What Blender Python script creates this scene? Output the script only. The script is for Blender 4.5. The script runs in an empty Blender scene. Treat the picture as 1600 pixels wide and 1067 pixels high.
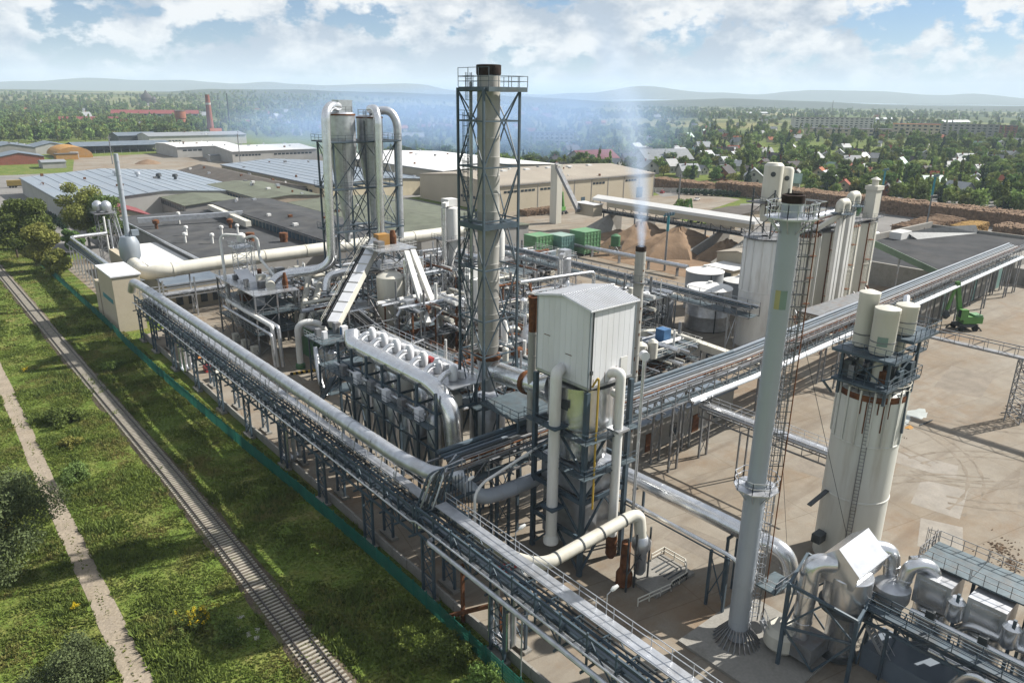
import bpy, math, random
import numpy as np
from mathutils import Vector, Matrix
R = random.Random(7)
rad = math.radians
SC = bpy.context.scene
COL = SC.collection

# ------------------------------------------------------------------ camera
CAMZ, PITCH, ROLL, TH = 50.0, rad(18.3), rad(0.7), rad(40.0)
fh = Vector((math.sin(TH), math.cos(TH), 0)); rt = Vector((math.cos(TH), -math.sin(TH), 0)); zz = Vector((0, 0, 1))
fw = fh*math.cos(PITCH) - zz*math.sin(PITCH); uu = fh*math.sin(PITCH) + zz*math.cos(PITCH)
r2 = rt*math.cos(ROLL) + uu*math.sin(ROLL); u2 = uu*math.cos(ROLL) - rt*math.sin(ROLL)
cam = bpy.data.cameras.new('camera'); cam_o = bpy.data.objects.new('camera', cam); COL.objects.link(cam_o)
cam.sensor_width = 36; cam.lens = 1155/1600*36; cam.clip_end = 80000; cam.clip_start = 1
cam_o.matrix_world = Matrix(((r2.x, u2.x, -fw.x, 0), (r2.y, u2.y, -fw.y, 0), (r2.z, u2.z, -fw.z, CAMZ), (0, 0, 0, 1)))
SC.camera = cam_o

# ------------------------------------------------------------------ light
SUN = Vector((0.737, -0.242, 0.63)).normalized()
sl = bpy.data.lights.new('sun', 'SUN'); sl.energy = 5.0; sl.angle = rad(0.55); sl.color = (1.0, 0.955, 0.89)
so = bpy.data.objects.new('sun', sl); COL.objects.link(so)
so.rotation_euler = SUN.to_track_quat('Z', 'Y').to_euler(); so.location = (0, 0, 300)
W = bpy.data.worlds.new('World'); SC.world = W; W.use_nodes = True
nt = W.node_tree; nt.nodes.clear()
def wn(t, **k):
    n = nt.nodes.new(t)
    for a, b in k.items(): setattr(n, a, b)
    return n
def wl(a, b): nt.links.new(a, b)
sky = wn('ShaderNodeTexSky'); sky.sky_type = 'NISHITA'; sky.sun_disc = False
sky.sun_elevation = math.asin(SUN.z); sky.sun_rotation = math.atan2(SUN.x, SUN.y)
sky.air_density = 1.0; sky.dust_density = 0.6; sky.ozone_density = 2.0; sky.altitude = 300
tc = wn('ShaderNodeTexCoord')
mp = wn('ShaderNodeMapping'); mp.inputs['Scale'].default_value = (1, 1, 1.75); wl(tc.outputs['Generated'], mp.inputs['Vector'])
def wnoise(scale, det, rough, loc=None):
    n = wn('ShaderNodeTexNoise'); n.inputs['Scale'].default_value = scale; n.inputs['Detail'].default_value = det; n.inputs['Roughness'].default_value = rough
    if loc:
        m = wn('ShaderNodeMapping'); m.inputs['Location'].default_value = loc; wl(mp.outputs[0], m.inputs[0]); wl(m.outputs[0], n.inputs['Vector'])
    else: wl(mp.outputs[0], n.inputs['Vector'])
    return n.outputs['Fac']
def wramp(sock, pts):
    r = wn('ShaderNodeValToRGB'); wl(sock, r.inputs[0]); e = r.color_ramp.elements
    e[0].position, e[0].color = pts[0][0], pts[0][1]; e[1].position, e[1].color = pts[-1][0], pts[-1][1]
    for p, c in pts[1:-1]:
        q = e.new(p); q.color = c
    return r.outputs[0]
def g4(v): return (v, v, v, 1)
cov = wramp(wnoise(11.5, 12, 0.60), [(0.405, g4(0)), (0.47, g4(1))])
shade = wramp(wnoise(11.5, 12, 0.60, (0.004, 0.003, -0.04)), [(0.42, (10.2, 10.1, 10.0, 1)), (0.50, (7.2, 7.5, 8.0, 1)), (0.58, (4.3, 5.0, 6.1, 1))])
ssc = wn('ShaderNodeMixRGB', blend_type='MULTIPLY'); ssc.inputs[0].default_value = 1; wl(sky.outputs[0], ssc.inputs[1]); ssc.inputs[2].default_value = (0.52, 0.72, 1.0, 1)
m1 = wn('ShaderNodeMixRGB'); wl(cov, m1.inputs[0]); wl(ssc.outputs[0], m1.inputs[1]); wl(shade, m1.inputs[2])
sep = wn('ShaderNodeSeparateXYZ'); wl(tc.outputs['Generated'], sep.inputs[0])
hz = wramp(sep.outputs['Z'], [(0.0, g4(0.85)), (0.02, g4(0.42)), (0.055, g4(0.06)), (0.2, g4(0))])
m2 = wn('ShaderNodeMixRGB'); wl(hz, m2.inputs[0]); wl(m1.outputs[0], m2.inputs[1]); m2.inputs[2].default_value = (6.2, 7.2, 8.6, 1)
bg = wn('ShaderNodeBackground'); bg.inputs['Strength'].default_value = 0.05; wl(m2.outputs[0], bg.inputs['Color'])
wo = wn('ShaderNodeOutputWorld'); wl(bg.outputs[0], wo.inputs['Surface'])
SC.view_settings.view_transform = 'Standard'; SC.view_settings.look = 'None'; SC.view_settings.gamma = 1; SC.view_settings.exposure = 0.9
SC.view_settings.use_curve_mapping = False
SC.render.engine = 'CYCLES'
SC.cycles.use_denoising = True
SC.cycles.max_bounces = 5; SC.cycles.diffuse_bounces = 1; SC.cycles.glossy_bounces = 3; SC.cycles.volume_bounces = 1
SC.cycles.transparent_max_bounces = 8; SC.cycles.caustics_reflective = False; SC.cycles.caustics_refractive = False
SC.cycles.volume_step_rate = 4

# ------------------------------------------------------------------ materials
MATS = {}
def M(name, col, rough=0.65, metal=0.0, var=0.18, scale=0.6, stretch=None, bump=0.0, bscale=4.0, dirt=None, dscale=0.25, damt=0.55, objrand=0.0, transl=0.0, fine=0.0):
    """a procedural material: base colour varied by noise, an optional second (dirt) colour, bump"""
    k_ = 0.84 if transl else (0.92 if metal > 0.6 else (0.92 if name in ('white_panel', 'silo_paint', 'white_paint', 'cream_paint', 'roof_white') else 0.70))
    col = tuple(c*k_ for c in col); dirt = tuple(c*k_ for c in dirt) if dirt else None
    m = bpy.data.materials.new(name); m.use_nodes = True; t = m.node_tree; N = t.nodes; L = t.links
    b = N['Principled BSDF']; b.inputs['Roughness'].default_value = rough; b.inputs['Metallic'].default_value = metal
    if rough >= 0.75: b.inputs['Specular IOR Level'].default_value = 0.12
    geo = N.new('ShaderNodeNewGeometry'); mpn = N.new('ShaderNodeMapping'); L.new(geo.outputs['Position'], mpn.inputs[0])
    if stretch: mpn.inputs['Scale'].default_value = stretch
    n1 = N.new('ShaderNodeTexNoise'); n1.inputs['Scale'].default_value = scale; n1.inputs['Detail'].default_value = 6; L.new(mpn.outputs[0], n1.inputs['Vector'])
    r1 = N.new('ShaderNodeValToRGB'); L.new(n1.outputs['Fac'], r1.inputs[0])
    r1.color_ramp.elements[0].position = 0.3; r1.color_ramp.elements[1].position = 0.7
    r1.color_ramp.elements[0].color = (*[c*(1-var) for c in col], 1); r1.color_ramp.elements[1].color = (*[min(1, c*(1+var)) for c in col], 1)
    out = r1.outputs[0]
    if dirt:
        n2 = N.new('ShaderNodeTexNoise'); n2.inputs['Scale'].default_value = dscale; n2.inputs['Detail'].default_value = 8; n2.inputs['Roughness'].default_value = 0.65
        L.new(mpn.outputs[0], n2.inputs['Vector'])
        r2_ = N.new('ShaderNodeValToRGB'); L.new(n2.outputs['Fac'], r2_.inputs[0]); r2_.color_ramp.elements[0].position = 0.5; r2_.color_ramp.elements[1].position = 0.68
        r2_.color_ramp.elements[1].color = (damt, damt, damt, 1)
        mx = N.new('ShaderNodeMixRGB'); L.new(r2_.outputs[0], mx.inputs[0]); L.new(out, mx.inputs[1]); mx.inputs[2].default_value = (*dirt, 1); out = mx.outputs[0]
    if fine:
        n3 = N.new('ShaderNodeTexNoise'); n3.inputs['Scale'].default_value = 3.5; n3.inputs['Detail'].default_value = 5; L.new(geo.outputs['Position'], n3.inputs['Vector'])
        mr = N.new('ShaderNodeMapRange'); mr.inputs['From Min'].default_value = 0.3; mr.inputs['From Max'].default_value = 0.7; mr.inputs['To Min'].default_value = 1-fine; mr.inputs['To Max'].default_value = 1+fine; L.new(n3.outputs['Fac'], mr.inputs[0])
        mx = N.new('ShaderNodeMixRGB'); mx.blend_type = 'MULTIPLY'; mx.inputs[0].default_value = 1; L.new(out, mx.inputs[1]); L.new(mr.outputs[0], mx.inputs[2]); out = mx.outputs[0]
    if objrand:
        oi = N.new('ShaderNodeObjectInfo'); hs = N.new('ShaderNodeHueSaturation'); mr = N.new('ShaderNodeMapRange')
        mr.inputs['To Min'].default_value = 1-objrand; mr.inputs['To Max'].default_value = 1+objrand; L.new(oi.outputs['Random'], mr.inputs[0])
        L.new(mr.outputs[0], hs.inputs['Value']); mh = N.new('ShaderNodeMapRange'); mh.inputs['To Min'].default_value = 0.5-objrand*0.10; mh.inputs['To Max'].default_value = 0.5+objrand*0.05
        L.new(oi.outputs['Random'], mh.inputs[0]); L.new(mh.outputs[0], hs.inputs['Hue']); L.new(out, hs.inputs['Color']); out = hs.outputs[0]
    L.new(out, b.inputs['Base Color'])
    if bump:
        nb = N.new('ShaderNodeTexNoise'); nb.inputs['Scale'].default_value = bscale; nb.inputs['Detail'].default_value = 4; L.new(geo.outputs['Position'], nb.inputs['Vector'])
        bp = N.new('ShaderNodeBump'); bp.inputs['Strength'].default_value = bump; bp.inputs['Distance'].default_value = 0.15; L.new(nb.outputs['Fac'], bp.inputs['Height']); L.new(bp.outputs[0], b.inputs['Normal'])
    if transl:
        tr = N.new('ShaderNodeBsdfTranslucent'); L.new(out, tr.inputs['Color']); ms = N.new('ShaderNodeMixShader'); ms.inputs[0].default_value = transl
        L.new(b.outputs[0], ms.inputs[1]); L.new(tr.outputs[0], ms.inputs[2]); L.new(ms.outputs[0], N['Material Output'].inputs['Surface'])
    MATS[name] = m
    return m
M('galv', (0.55, 0.57, 0.60), 0.40, 0.75, 0.16, 1.2, bump=0.06, bscale=1.5, dirt=(0.30, 0.27, 0.23), dscale=0.35, damt=0.35)
M('bright_duct', (0.74, 0.75, 0.76), 0.27, 0.88, 0.10, 0.8, bump=0.10, bscale=0.9, dirt=(0.45, 0.42, 0.38), dscale=0.3, damt=0.3)
M('stack_metal', (0.50, 0.55, 0.61), 0.48, 0.30, 0.08, 0.5, (1, 1, 0.08), dirt=(0.36, 0.36, 0.36), dscale=0.5, damt=0.4)
M('grey_steel', (0.27, 0.28, 0.29), 0.55, 0.35, 0.2, 1.0, dirt=(0.25, 0.16, 0.10), dscale=0.6, damt=0.5)
M('blue_steel', (0.070, 0.108, 0.140), 0.55, 0.1, 0.22, 0.8, dirt=(0.11, 0.10, 0.09), dscale=0.5, damt=0.45)
M('deck_steel', (0.115, 0.155, 0.175), 0.6, 0.3, 0.25, 1.2, dirt=(0.16, 0.14, 0.12), dscale=0.8, damt=0.5)
M('dark_steel', (0.07, 0.08, 0.085), 0.6, 0.2, 0.3, 1.0)
M('white_panel', (0.72, 0.73, 0.75), 0.5, 0.0, 0.05, 0.5, (1, 1, 0.2), dirt=(0.55, 0.54, 0.52), dscale=0.4, damt=0.35)
M('white_paint', (0.70, 0.70, 0.67), 0.5, 0.0, 0.08, 0.8, (1, 1, 0.2), dirt=(0.40, 0.34, 0.27), dscale=0.5, damt=0.35)
M('cream_paint', (0.60, 0.58, 0.50), 0.55, 0.0, 0.08, 0.4, (1, 1, 0.12), dirt=(0.42, 0.37, 0.28), dscale=0.35, damt=0.45)
M('silo_paint', (0.58, 0.585, 0.53), 0.5, 0.0, 0.07, 0.4, (1, 1, 0.1), dirt=(0.40, 0.37, 0.30), dscale=0.55, damt=0.75)
M('chimney_paint', (0.50, 0.49, 0.45), 0.6, 0.1, 0.12, 0.5, (1, 1, 0.12), dirt=(0.25, 0.19, 0.13), dscale=0.5, damt=0.55)
M('rust', (0.20, 0.085, 0.04), 0.85, 0.1, 0.4, 1.5, dirt=(0.07, 0.045, 0.035), dscale=1.2)
M('soot', (0.05, 0.035, 0.03), 0.9, 0.0, 0.4, 2.0)
M('beige_wall', (0.60, 0.53, 0.40), 0.75, 0.0, 0.05, 0.2, dirt=(0.48, 0.42, 0.33), dscale=0.1, damt=0.4, fine=0.04)
M('white_wall', (0.58, 0.57, 0.53), 0.8, 0.0, 0.07, 0.2, dirt=(0.45, 0.43, 0.38), dscale=0.12, damt=0.4, objrand=0.12)
M('cream_wall', (0.58, 0.50, 0.36), 0.8, 0.0, 0.1, 0.3, objrand=0.2)
M('grey_wall', (0.36, 0.35, 0.33), 0.8, 0.0, 0.12, 0.3, objrand=0.15)
M('brick_wall', (0.33, 0.13, 0.075), 0.85, 0.0, 0.2, 1.5, dirt=(0.22, 0.12, 0.08), dscale=0.5, objrand=0.15)
M('orange_wall', (0.50, 0.27, 0.08), 0.8, 0.0, 0.1, 0.5, dirt=(0.4, 0.3, 0.2), dscale=0.3)
M('concrete', (0.36, 0.345, 0.31), 0.85, 0.0, 0.14, 0.3, dirt=(0.20, 0.18, 0.15), dscale=0.3, damt=0.6, fine=0.1, bump=0.1)
M('asphalt', (0.055, 0.057, 0.060), 0.9, 0.0, 0.25, 0.15, dirt=(0.11, 0.105, 0.10), dscale=0.08, fine=0.1)
M('grey_yard', (0.26, 0.25, 0.235), 0.9, 0.0, 0.15, 0.05, dirt=(0.17, 0.16, 0.145), dscale=0.06, fine=0.08)
M('roof_blue', (0.36, 0.42, 0.48), 0.45, 0.3, 0.07, 0.3, dirt=(0.42, 0.44, 0.46), dscale=0.1)
M('roof_slate', (0.16, 0.20, 0.245), 0.6, 0.1, 0.15, 0.3, dirt=(0.24, 0.25, 0.26), dscale=0.15)
M('roof_white', (0.66, 0.655, 0.63), 0.6, 0.0, 0.05, 0.2, dirt=(0.58, 0.56, 0.52), dscale=0.1, damt=0.4)
M('roof_tan', (0.41, 0.365, 0.30), 0.8, 0.0, 0.06, 0.1, dirt=(0.35, 0.30, 0.25), dscale=0.06, damt=0.5, fine=0.05)
M('roof_green', (0.17, 0.185, 0.14), 0.85, 0.0, 0.14, 0.25, dirt=(0.12, 0.12, 0.10), dscale=0.15, fine=0.1)
M('roof_black', (0.085, 0.087, 0.090), 0.85, 0.0, 0.22, 0.2, dirt=(0.15, 0.145, 0.135), dscale=0.12, fine=0.1)
M('roof_brown', (0.13, 0.115, 0.10), 0.85, 0.0, 0.15, 0.2, dirt=(0.18, 0.16, 0.14), dscale=0.15)
M('roof_red', (0.25, 0.055, 0.052), 0.6, 0.0, 0.12, 0.5, objrand=0.12)
M('roof_tile', (0.36, 0.125, 0.065), 0.8, 0.0, 0.2, 0.6, objrand=0.2)
M('roof_grey', (0.25, 0.26, 0.265), 0.65, 0.1, 0.12, 0.5, objrand=0.25)
M('roof_dark', (0.105, 0.095, 0.095), 0.75, 0.0, 0.2, 0.5, objrand=0.3)
M('roof_metal', (0.34, 0.36, 0.38), 0.6, 0.1, 0.08, 0.4, objrand=0.12)
M('roof_mint', (0.30, 0.42, 0.35), 0.6, 0.1, 0.1, 0.5, objrand=0.15)
M('glass', (0.03, 0.045, 0.06), 0.15, 0.0, 0.3, 0.5)
M('glass_blue', (0.10, 0.16, 0.21), 0.2, 0.2, 0.2, 0.5)
M('green_paint', (0.07, 0.20, 0.085), 0.55, 0.1, 0.15, 0.5, dirt=(0.12, 0.15, 0.09), dscale=0.4)
M('container_green', (0.16, 0.36, 0.17), 0.55, 0.1, 0.12, 0.5, dirt=(0.26, 0.33, 0.2), dscale=0.3)
M('container_teal', (0.17, 0.33, 0.30), 0.55, 0.1, 0.12, 0.5, dirt=(0.26, 0.33, 0.28), dscale=0.3)
M('olive_paint', (0.18, 0.26, 0.17), 0.6, 0.1, 0.15, 0.5)
M('excavator_green', (0.11, 0.31, 0.06), 0.45, 0.0, 0.1, 1.0, dirt=(0.10, 0.16, 0.06), dscale=0.8)
M('teal_paint', (0.04, 0.30, 0.36), 0.55, 0.0, 0.1, 1.0)
M('fence_green', (0.012, 0.165, 0.115), 0.6, 0.0, 0.2, 0.5)
M('red_paint', (0.42, 0.05, 0.05), 0.5, 0.0, 0.15, 1.0)
M('blue_paint', (0.05, 0.16, 0.34), 0.55, 0.0, 0.2, 1.0)
M('orange_paint', (0.60, 0.24, 0.06), 0.6, 0.0, 0.15, 1.0)
M('yellow_paint', (0.62, 0.40, 0.05), 0.5, 0.0, 0.1, 1.0)
M('tarp_yellow', (0.36, 0.25, 0.05), 0.7, 0.0, 0.12, 0.6)
M('rubber', (0.02, 0.02, 0.02), 0.8, 0.0, 0.2, 2.0)
M('logo_green', (0.24, 0.34, 0.28), 0.55, 0.0, 0.05, 1.0)
M('logo_yellow', (0.47, 0.44, 0.20), 0.55, 0.0, 0.05, 1.0)
M('rail_steel', (0.10, 0.085, 0.08), 0.5, 0.5, 0.2, 2.0)
M('sleeper', (0.40, 0.37, 0.31), 0.9, 0.0, 0.2, 1.5)
M('ballast', (0.14, 0.112, 0.082), 0.95, 0.0, 0.3, 1.2, dirt=(0.13, 0.145, 0.05), dscale=0.45, damt=0.95, bump=0.8, bscale=6, fine=0.3)
M('sawdust', (0.27, 0.185, 0.118), 0.95, 0.0, 0.2, 0.3, dirt=(0.17, 0.115, 0.075), dscale=0.15, damt=0.7, bump=0.5, bscale=1.5, fine=0.1)
M('log_wood', (0.27, 0.18, 0.115), 0.9, 0.0, 0.4, 0.9, dirt=(0.12, 0.085, 0.06), dscale=0.7, damt=0.7)
M('log_end', (0.52, 0.33, 0.12), 0.9, 0.0, 0.35, 1.6, dirt=(0.25, 0.15, 0.07), dscale=1.0, damt=0.6)
M('scrap', (0.20, 0.14, 0.095), 0.95, 0.0, 0.5, 0.8, bump=0.8, bscale=2)
M('plastic_sheet', (0.50, 0.53, 0.50), 0.4, 0.0, 0.1, 1.0)
M('bark', (0.10, 0.08, 0.06), 0.95, 0.0, 0.3, 2.0)
M('bark_pale', (0.38, 0.36, 0.32), 0.9, 0.0, 0.4, 2.0)
M('leaf_mid', (0.130, 0.190, 0.048), 0.75, 0.0, 0.40, 0.7, objrand=0.25, transl=0.25)
M('leaf_dark', (0.135, 0.210, 0.062), 0.75, 0.0, 0.40, 0.5, objrand=0.25, transl=0.22)
M('leaf_yellow', (0.21, 0.215, 0.055), 0.75, 0.0, 0.40, 0.5, objrand=0.25, transl=0.25)
M('leaf_willow', (0.115, 0.145, 0.062), 0.75, 0.0, 0.45, 0.9, transl=0.2)
M('leaf_far', (0.215, 0.285, 0.080), 0.8, 0.0, 0.35, 0.08, objrand=0.35, transl=0.2)
M('leaf_spruce', (0.050, 0.095, 0.048), 0.8, 0.0, 0.35, 0.3, objrand=0.2)
M('flower_yellow', (0.62, 0.46, 0.02), 0.8, 0.0, 0.2, 2.0)
M('flower_white', (0.65, 0.63, 0.55), 0.8, 0.0, 0.2, 2.0)
M('grass_blade', (0.175, 0.228, 0.052), 0.8, 0.0, 0.40, 0.22, dirt=(0.34, 0.26, 0.11), dscale=0.13, damt=0.75, transl=0.3)

# ------------------------------------------------------------------ mesh helpers
class MB:
    """collects shapes in world coordinates; build() links them as one mesh object"""
    def __init__(s): s.v = []; s.f = []
    def quads(s, vs, fs):
        b = len(s.v); s.v.extend([tuple(p) for p in vs]); s.f.extend([tuple(i+b for i in f) for f in fs]); return s
    def bx(s, x0, x1, y0, y1, z0, z1):
        return s.quads([(x0,y0,z0),(x1,y0,z0),(x1,y1,z0),(x0,y1,z0),(x0,y0,z1),(x1,y0,z1),(x1,y1,z1),(x0,y1,z1)],
                       [(3,2,1,0),(4,5,6,7),(0,1,5,4),(1,2,6,5),(2,3,7,6),(3,0,4,7)])
    def bar(s, p, q, w=0.15, h=None):
        p, q = Vector(p), Vector(q); d = (q-p)
        if d.length < 1e-6: return s
        d.normalize(); h = w if h is None else h
        a = d.cross(zz) if abs(d.z) < 0.98 else Vector((1, 0, 0))
        a.normalize(); b = a.cross(d).normalized(); a *= w/2; b *= h/2
        return s.quads([p-a-b, p+a-b, p+a+b, p-a+b, q-a-b, q+a-b, q+a+b, q-a+b],
                       [(3,2,1,0),(4,5,6,7),(0,1,5,4),(1,2,6,5),(2,3,7,6),(3,0,4,7)])
    def tube(s, pts, r, n=12, cap=True, bands=0, bw=0.10, bh=0.05):
        P = [Vector(p) for p in pts]; k = len(P)
        if bands:
            L = 0.0; nxt = bands*0.6
            for i in range(k-1):
                d = P[i+1]-P[i]; l = d.length
                while nxt < L+l:
                    c = P[i]+d*((nxt-L)/l); u = d.normalized()
                    if l > bands*0.5: s.tube([c-u*bw/2, c+u*bw/2], (r if not isinstance(r, (list, tuple)) else r[i])+bh, n)
                    nxt += bands
                L += l
        T = []
        for i in range(k):
            if i == 0: t = P[1]-P[0]
            elif i == k-1: t = P[-1]-P[-2]
            else: t = (P[i]-P[i-1]).normalized()+(P[i+1]-P[i]).normalized()
            T.append(t.normalized())
        a = T[0].cross(zz)
        if a.length < 0.05: a = Vector((1, 0, 0))
        a.normalize(); vs = []
        for i in range(k):
            a = (a-T[i]*a.dot(T[i])).normalized(); b = T[i].cross(a)
            rr = r[i] if isinstance(r, (list, tuple)) else r
            sc = 1.0
            if 0 < i < k-1: sc = 1/max(0.5, math.cos(T[i].angle((P[i+1]-P[i]))))
            for j in range(n):
                w = 2*math.pi*j/n; vs.append(P[i]+(a*math.cos(w)+b*math.sin(w))*rr)
        fs = [(i*n+j, i*n+(j+1) % n, (i+1)*n+(j+1) % n, (i+1)*n+j) for i in range(k-1) for j in range(n)]
        if cap: fs += [tuple(range(n))[::-1], tuple(range((k-1)*n, k*n))]
        return s.quads(vs, fs)
    def lathe(s, x, y, prof, n=20, a0=0.0, a1=2*math.pi):
        full = abs(a1-a0-2*math.pi) < 1e-6; m = n if full else n+1; vs = []
        for r, z in prof:
            for j in range(m):
                w = a0+(a1-a0)*j/n; vs.append((x+r*math.cos(w), y+r*math.sin(w), z))
        fs = []
        for i in range(len(prof)-1):
            for j in range(n):
                j2 = (j+1) % m
                fs.append((i*m+j, i*m+j2, (i+1)*m+j2, (i+1)*m+j))
        if full: fs += [tuple(range(m))[::-1], tuple(range((len(prof)-1)*m, len(prof)*m))]
        return s.quads(vs, fs)
    def rail(s, pts, h=1.1, sp=1.8, w=0.05):
        for p, q in zip(pts[:-1], pts[1:]):
            p, q = Vector(p), Vector(q); L = (q-p).length; k = max(1, round(L/sp))
            for i in range(k+1):
                c = p.lerp(q, i/k); s.bar(c, c+zz*h, w)
            for f in (1.0, 0.52): s.bar(p+zz*h*f, q+zz*h*f, w)
        return s
    def ladder(s, x, y, z0, z1, ax=(1, 0), w=0.5, cage=False, out=(0, -1)):
        a = Vector((ax[0], ax[1], 0)).normalized()*w/2; c = Vector((x, y, 0)); o = Vector((out[0], out[1], 0)).normalized()
        for sg in (-1, 1): s.bar(c+a*sg+zz*z0, c+a*sg+zz*z1, 0.06)
        z = z0+0.3
        while z < z1: s.bar(c-a+zz*z, c+a+zz*z, 0.045); z += 0.42
        if cage:
            z = z0+2.2
            while z < z1:
                ring = [c+a*1.3*math.cos(t)+o*0.75*math.sin(t)+zz*z for t in [math.pi*i/4 for i in range(5)]]
                for p, q in zip(ring[:-1], ring[1:]): s.bar(p, q, 0.05)
                z += 1.1
            for t in (0.25, 0.5, 0.75):
                p = c+a*1.3*math.cos(math.pi*t)+o*0.75*math.sin(math.pi*t); s.bar(p+zz*(z0+2.2), p+zz*z1, 0.04)
        return s
    def stair(s, p, q, w=0.9, ax=(1, 0)):
        p, q = Vector(p), Vector(q); a = Vector((ax[0], ax[1], 0)).normalized()*w/2
        for sg in (-1, 1):
            s.bar(p+a*sg, q+a*sg, 0.08, 0.25); s.bar(p+a*sg+zz*1.0, q+a*sg+zz*1.0, 0.05)
            for i in range(5): c = p.lerp(q, i/4)+a*sg; s.bar(c, c+zz, 0.05)
        k = max(2, int(abs(q.z-p.z)/0.24))
        for i in range(k): c = p.lerp(q, (i+0.5)/k); s.bar(c-a, c+a, 0.26, 0.04)
        return s
    def xface(s, p, q, z0, z1, w=0.12):
        (x0, y0), (x1, y1) = p, q
        s.bar((x0, y0, z0), (x1, y1, z1), w); s.bar((x0, y0, z1), (x1, y1, z0), w); return s
    def gable(s, x0, x1, y0, y1, z0, ze, zr, along='X', ov=0.0):
        """closed solid with a gabled top (walls only meaningful)"""
        if along == 'X':
            ym = (y0+y1)/2
            return s.quads([(x0,y0,z0),(x1,y0,z0),(x1,y1,z0),(x0,y1,z0),(x0,y0,ze),(x1,y0,ze),(x1,y1,ze),(x0,y1,ze),(x0,ym,zr),(x1,ym,zr)],
                           [(3,2,1,0),(0,1,5,4),(2,3,7,6),(0,4,8,7,3),(1,2,6,9,5),(4,5,9,8),(6,7,8,9)])
        xm = (x0+x1)/2
        return s.quads([(x0,y0,z0),(x1,y0,z0),(x1,y1,z0),(x0,y1,z0),(x0,y0,ze),(x1,y0,ze),(x1,y1,ze),(x0,y1,ze),(xm,y0,zr),(xm,y1,zr)],
                       [(3,2,1,0),(1,2,6,5),(3,0,4,7),(0,1,5,8,4),(2,3,7,9,6),(4,8,9,7),(5,6,9,8)])
    def roof(s, x0, x1, y0, y1, ze, zr, along='X', ov=0.6, t=0.25):
        """a pitched roof: two slabs with thickness, overhanging by ov"""
        if along == 'X':
            ym = (y0+y1)/2; sl_ = (zr-ze)/max(0.1, (y1-y0)/2); e = ze-sl_*ov
            for ya, yb in ((y0-ov, ym), (y1+ov, ym)):
                s.quads([(x0-ov,ya,e),(x1+ov,ya,e),(x1+ov,yb,zr),(x0-ov,yb,zr),(x0-ov,ya,e+t),(x1+ov,ya,e+t),(x1+ov,yb,zr+t),(x0-ov,yb,zr+t)],
                        [(3,2,1,0),(4,5,6,7),(0,1,5,4),(1,2,6,5),(2,3,7,6),(3,0,4,7)])
        else:
            xm = (x0+x1)/2; sl_ = (zr-ze)/max(0.1, (x1-x0)/2); e = ze-sl_*ov
            for xa, xb in ((x0-ov, xm), (x1+ov, xm)):
                s.quads([(xa,y0-ov,e),(xb,y0-ov,zr),(xb,y1+ov,zr),(xa,y1+ov,e),(xa,y0-ov,e+t),(xb,y0-ov,zr+t),(xb,y1+ov,zr+t),(xa,y1+ov,e+t)],
                        [(3,2,1,0),(4,5,6,7),(0,1,5,4),(1,2,6,5),(2,3,7,6),(3,0,4,7)])
        return s
    def mesh(s, name, mat, off, smooth):
        me = bpy.data.meshes.new(name)
        me.from_pydata([(p[0]-off[0], p[1]-off[1], p[2]-off[2]) for p in s.v], [], s.f)
        for m in (mat if isinstance(mat, (list, tuple)) else [mat]): me.materials.append(MATS[m])
        if smooth:
            me.shade_smooth()
            try: me.set_sharp_from_angle(angle=rad(38))
            except Exception: pass
        me.update(); return me
    def build(s, name, mat, parent=None, smooth=False, label=None, cat=None, group=None, kind=None):
        if parent is not None: off = OFF[parent.name]
        else:
            a = np.array(s.v); off = ((a[:,0].min()+a[:,0].max())/2, (a[:,1].min()+a[:,1].max())/2, a[:,2].min())
        o = bpy.data.objects.new(name, s.mesh(name, mat, off, smooth)); COL.objects.link(o)
        if parent is not None: o.parent = parent
        else: o.location = off
        OFF[o.name] = off
        tag(o, label, cat, group, kind); return o
OFF = {}
def tag(o, label=None, cat=None, group=None, kind=None):
    if label: o['label'] = label
    if cat: o['category'] = cat
    if group: o['group'] = group
    if kind: o['kind'] = kind
    return o
def thing(name, label, cat, loc, group=None):
    o = bpy.data.objects.new(name, None); COL.objects.link(o); o.location = loc; o.empty_display_size = 0.5
    OFF[o.name] = tuple(loc); return tag(o, label, cat, group)
def copy_thing(src, loc, rz=0.0, label=None, group=None, scale=None):
    def rec(o, par):
        c = o.copy(); COL.objects.link(c); c.parent = par
        for ch in o.children: rec(ch, c)
        return c
    c = rec(src, None); c.location = loc; c.rotation_euler = (0, 0, rz)
    if scale: c.scale = (scale, scale, scale) if not isinstance(scale, (tuple, list)) else scale
    if label: c['label'] = label
    if group: c['group'] = group
    return c
def arc(pts, r=1.0, n=5):
    """polyline with its corners rounded by radius r"""
    P = [Vector(p) for p in pts]; out = [P[0]]
    for i in range(1, len(P)-1):
        a, b, c = P[i-1], P[i], P[i+1]; u = (a-b); w = (c-b); q = min(r, u.length*0.49, w.length*0.49)
        p0 = b+u.normalized()*q; p1 = b+w.normalized()*q
        for k in range(n+1):
            t = k/n; out.append(p0*(1-t)**2+b*2*t*(1-t)+p1*t*t)
    out.append(P[-1]); return out
def PIPE(name, mat, pts, r, parent=None, rr=None, n=12, bands=0, **k):
    return MB().tube(arc(pts, rr if rr else r*2.2), r, n, bands=bands).build(name, mat, parent, smooth=True, **k)
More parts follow.
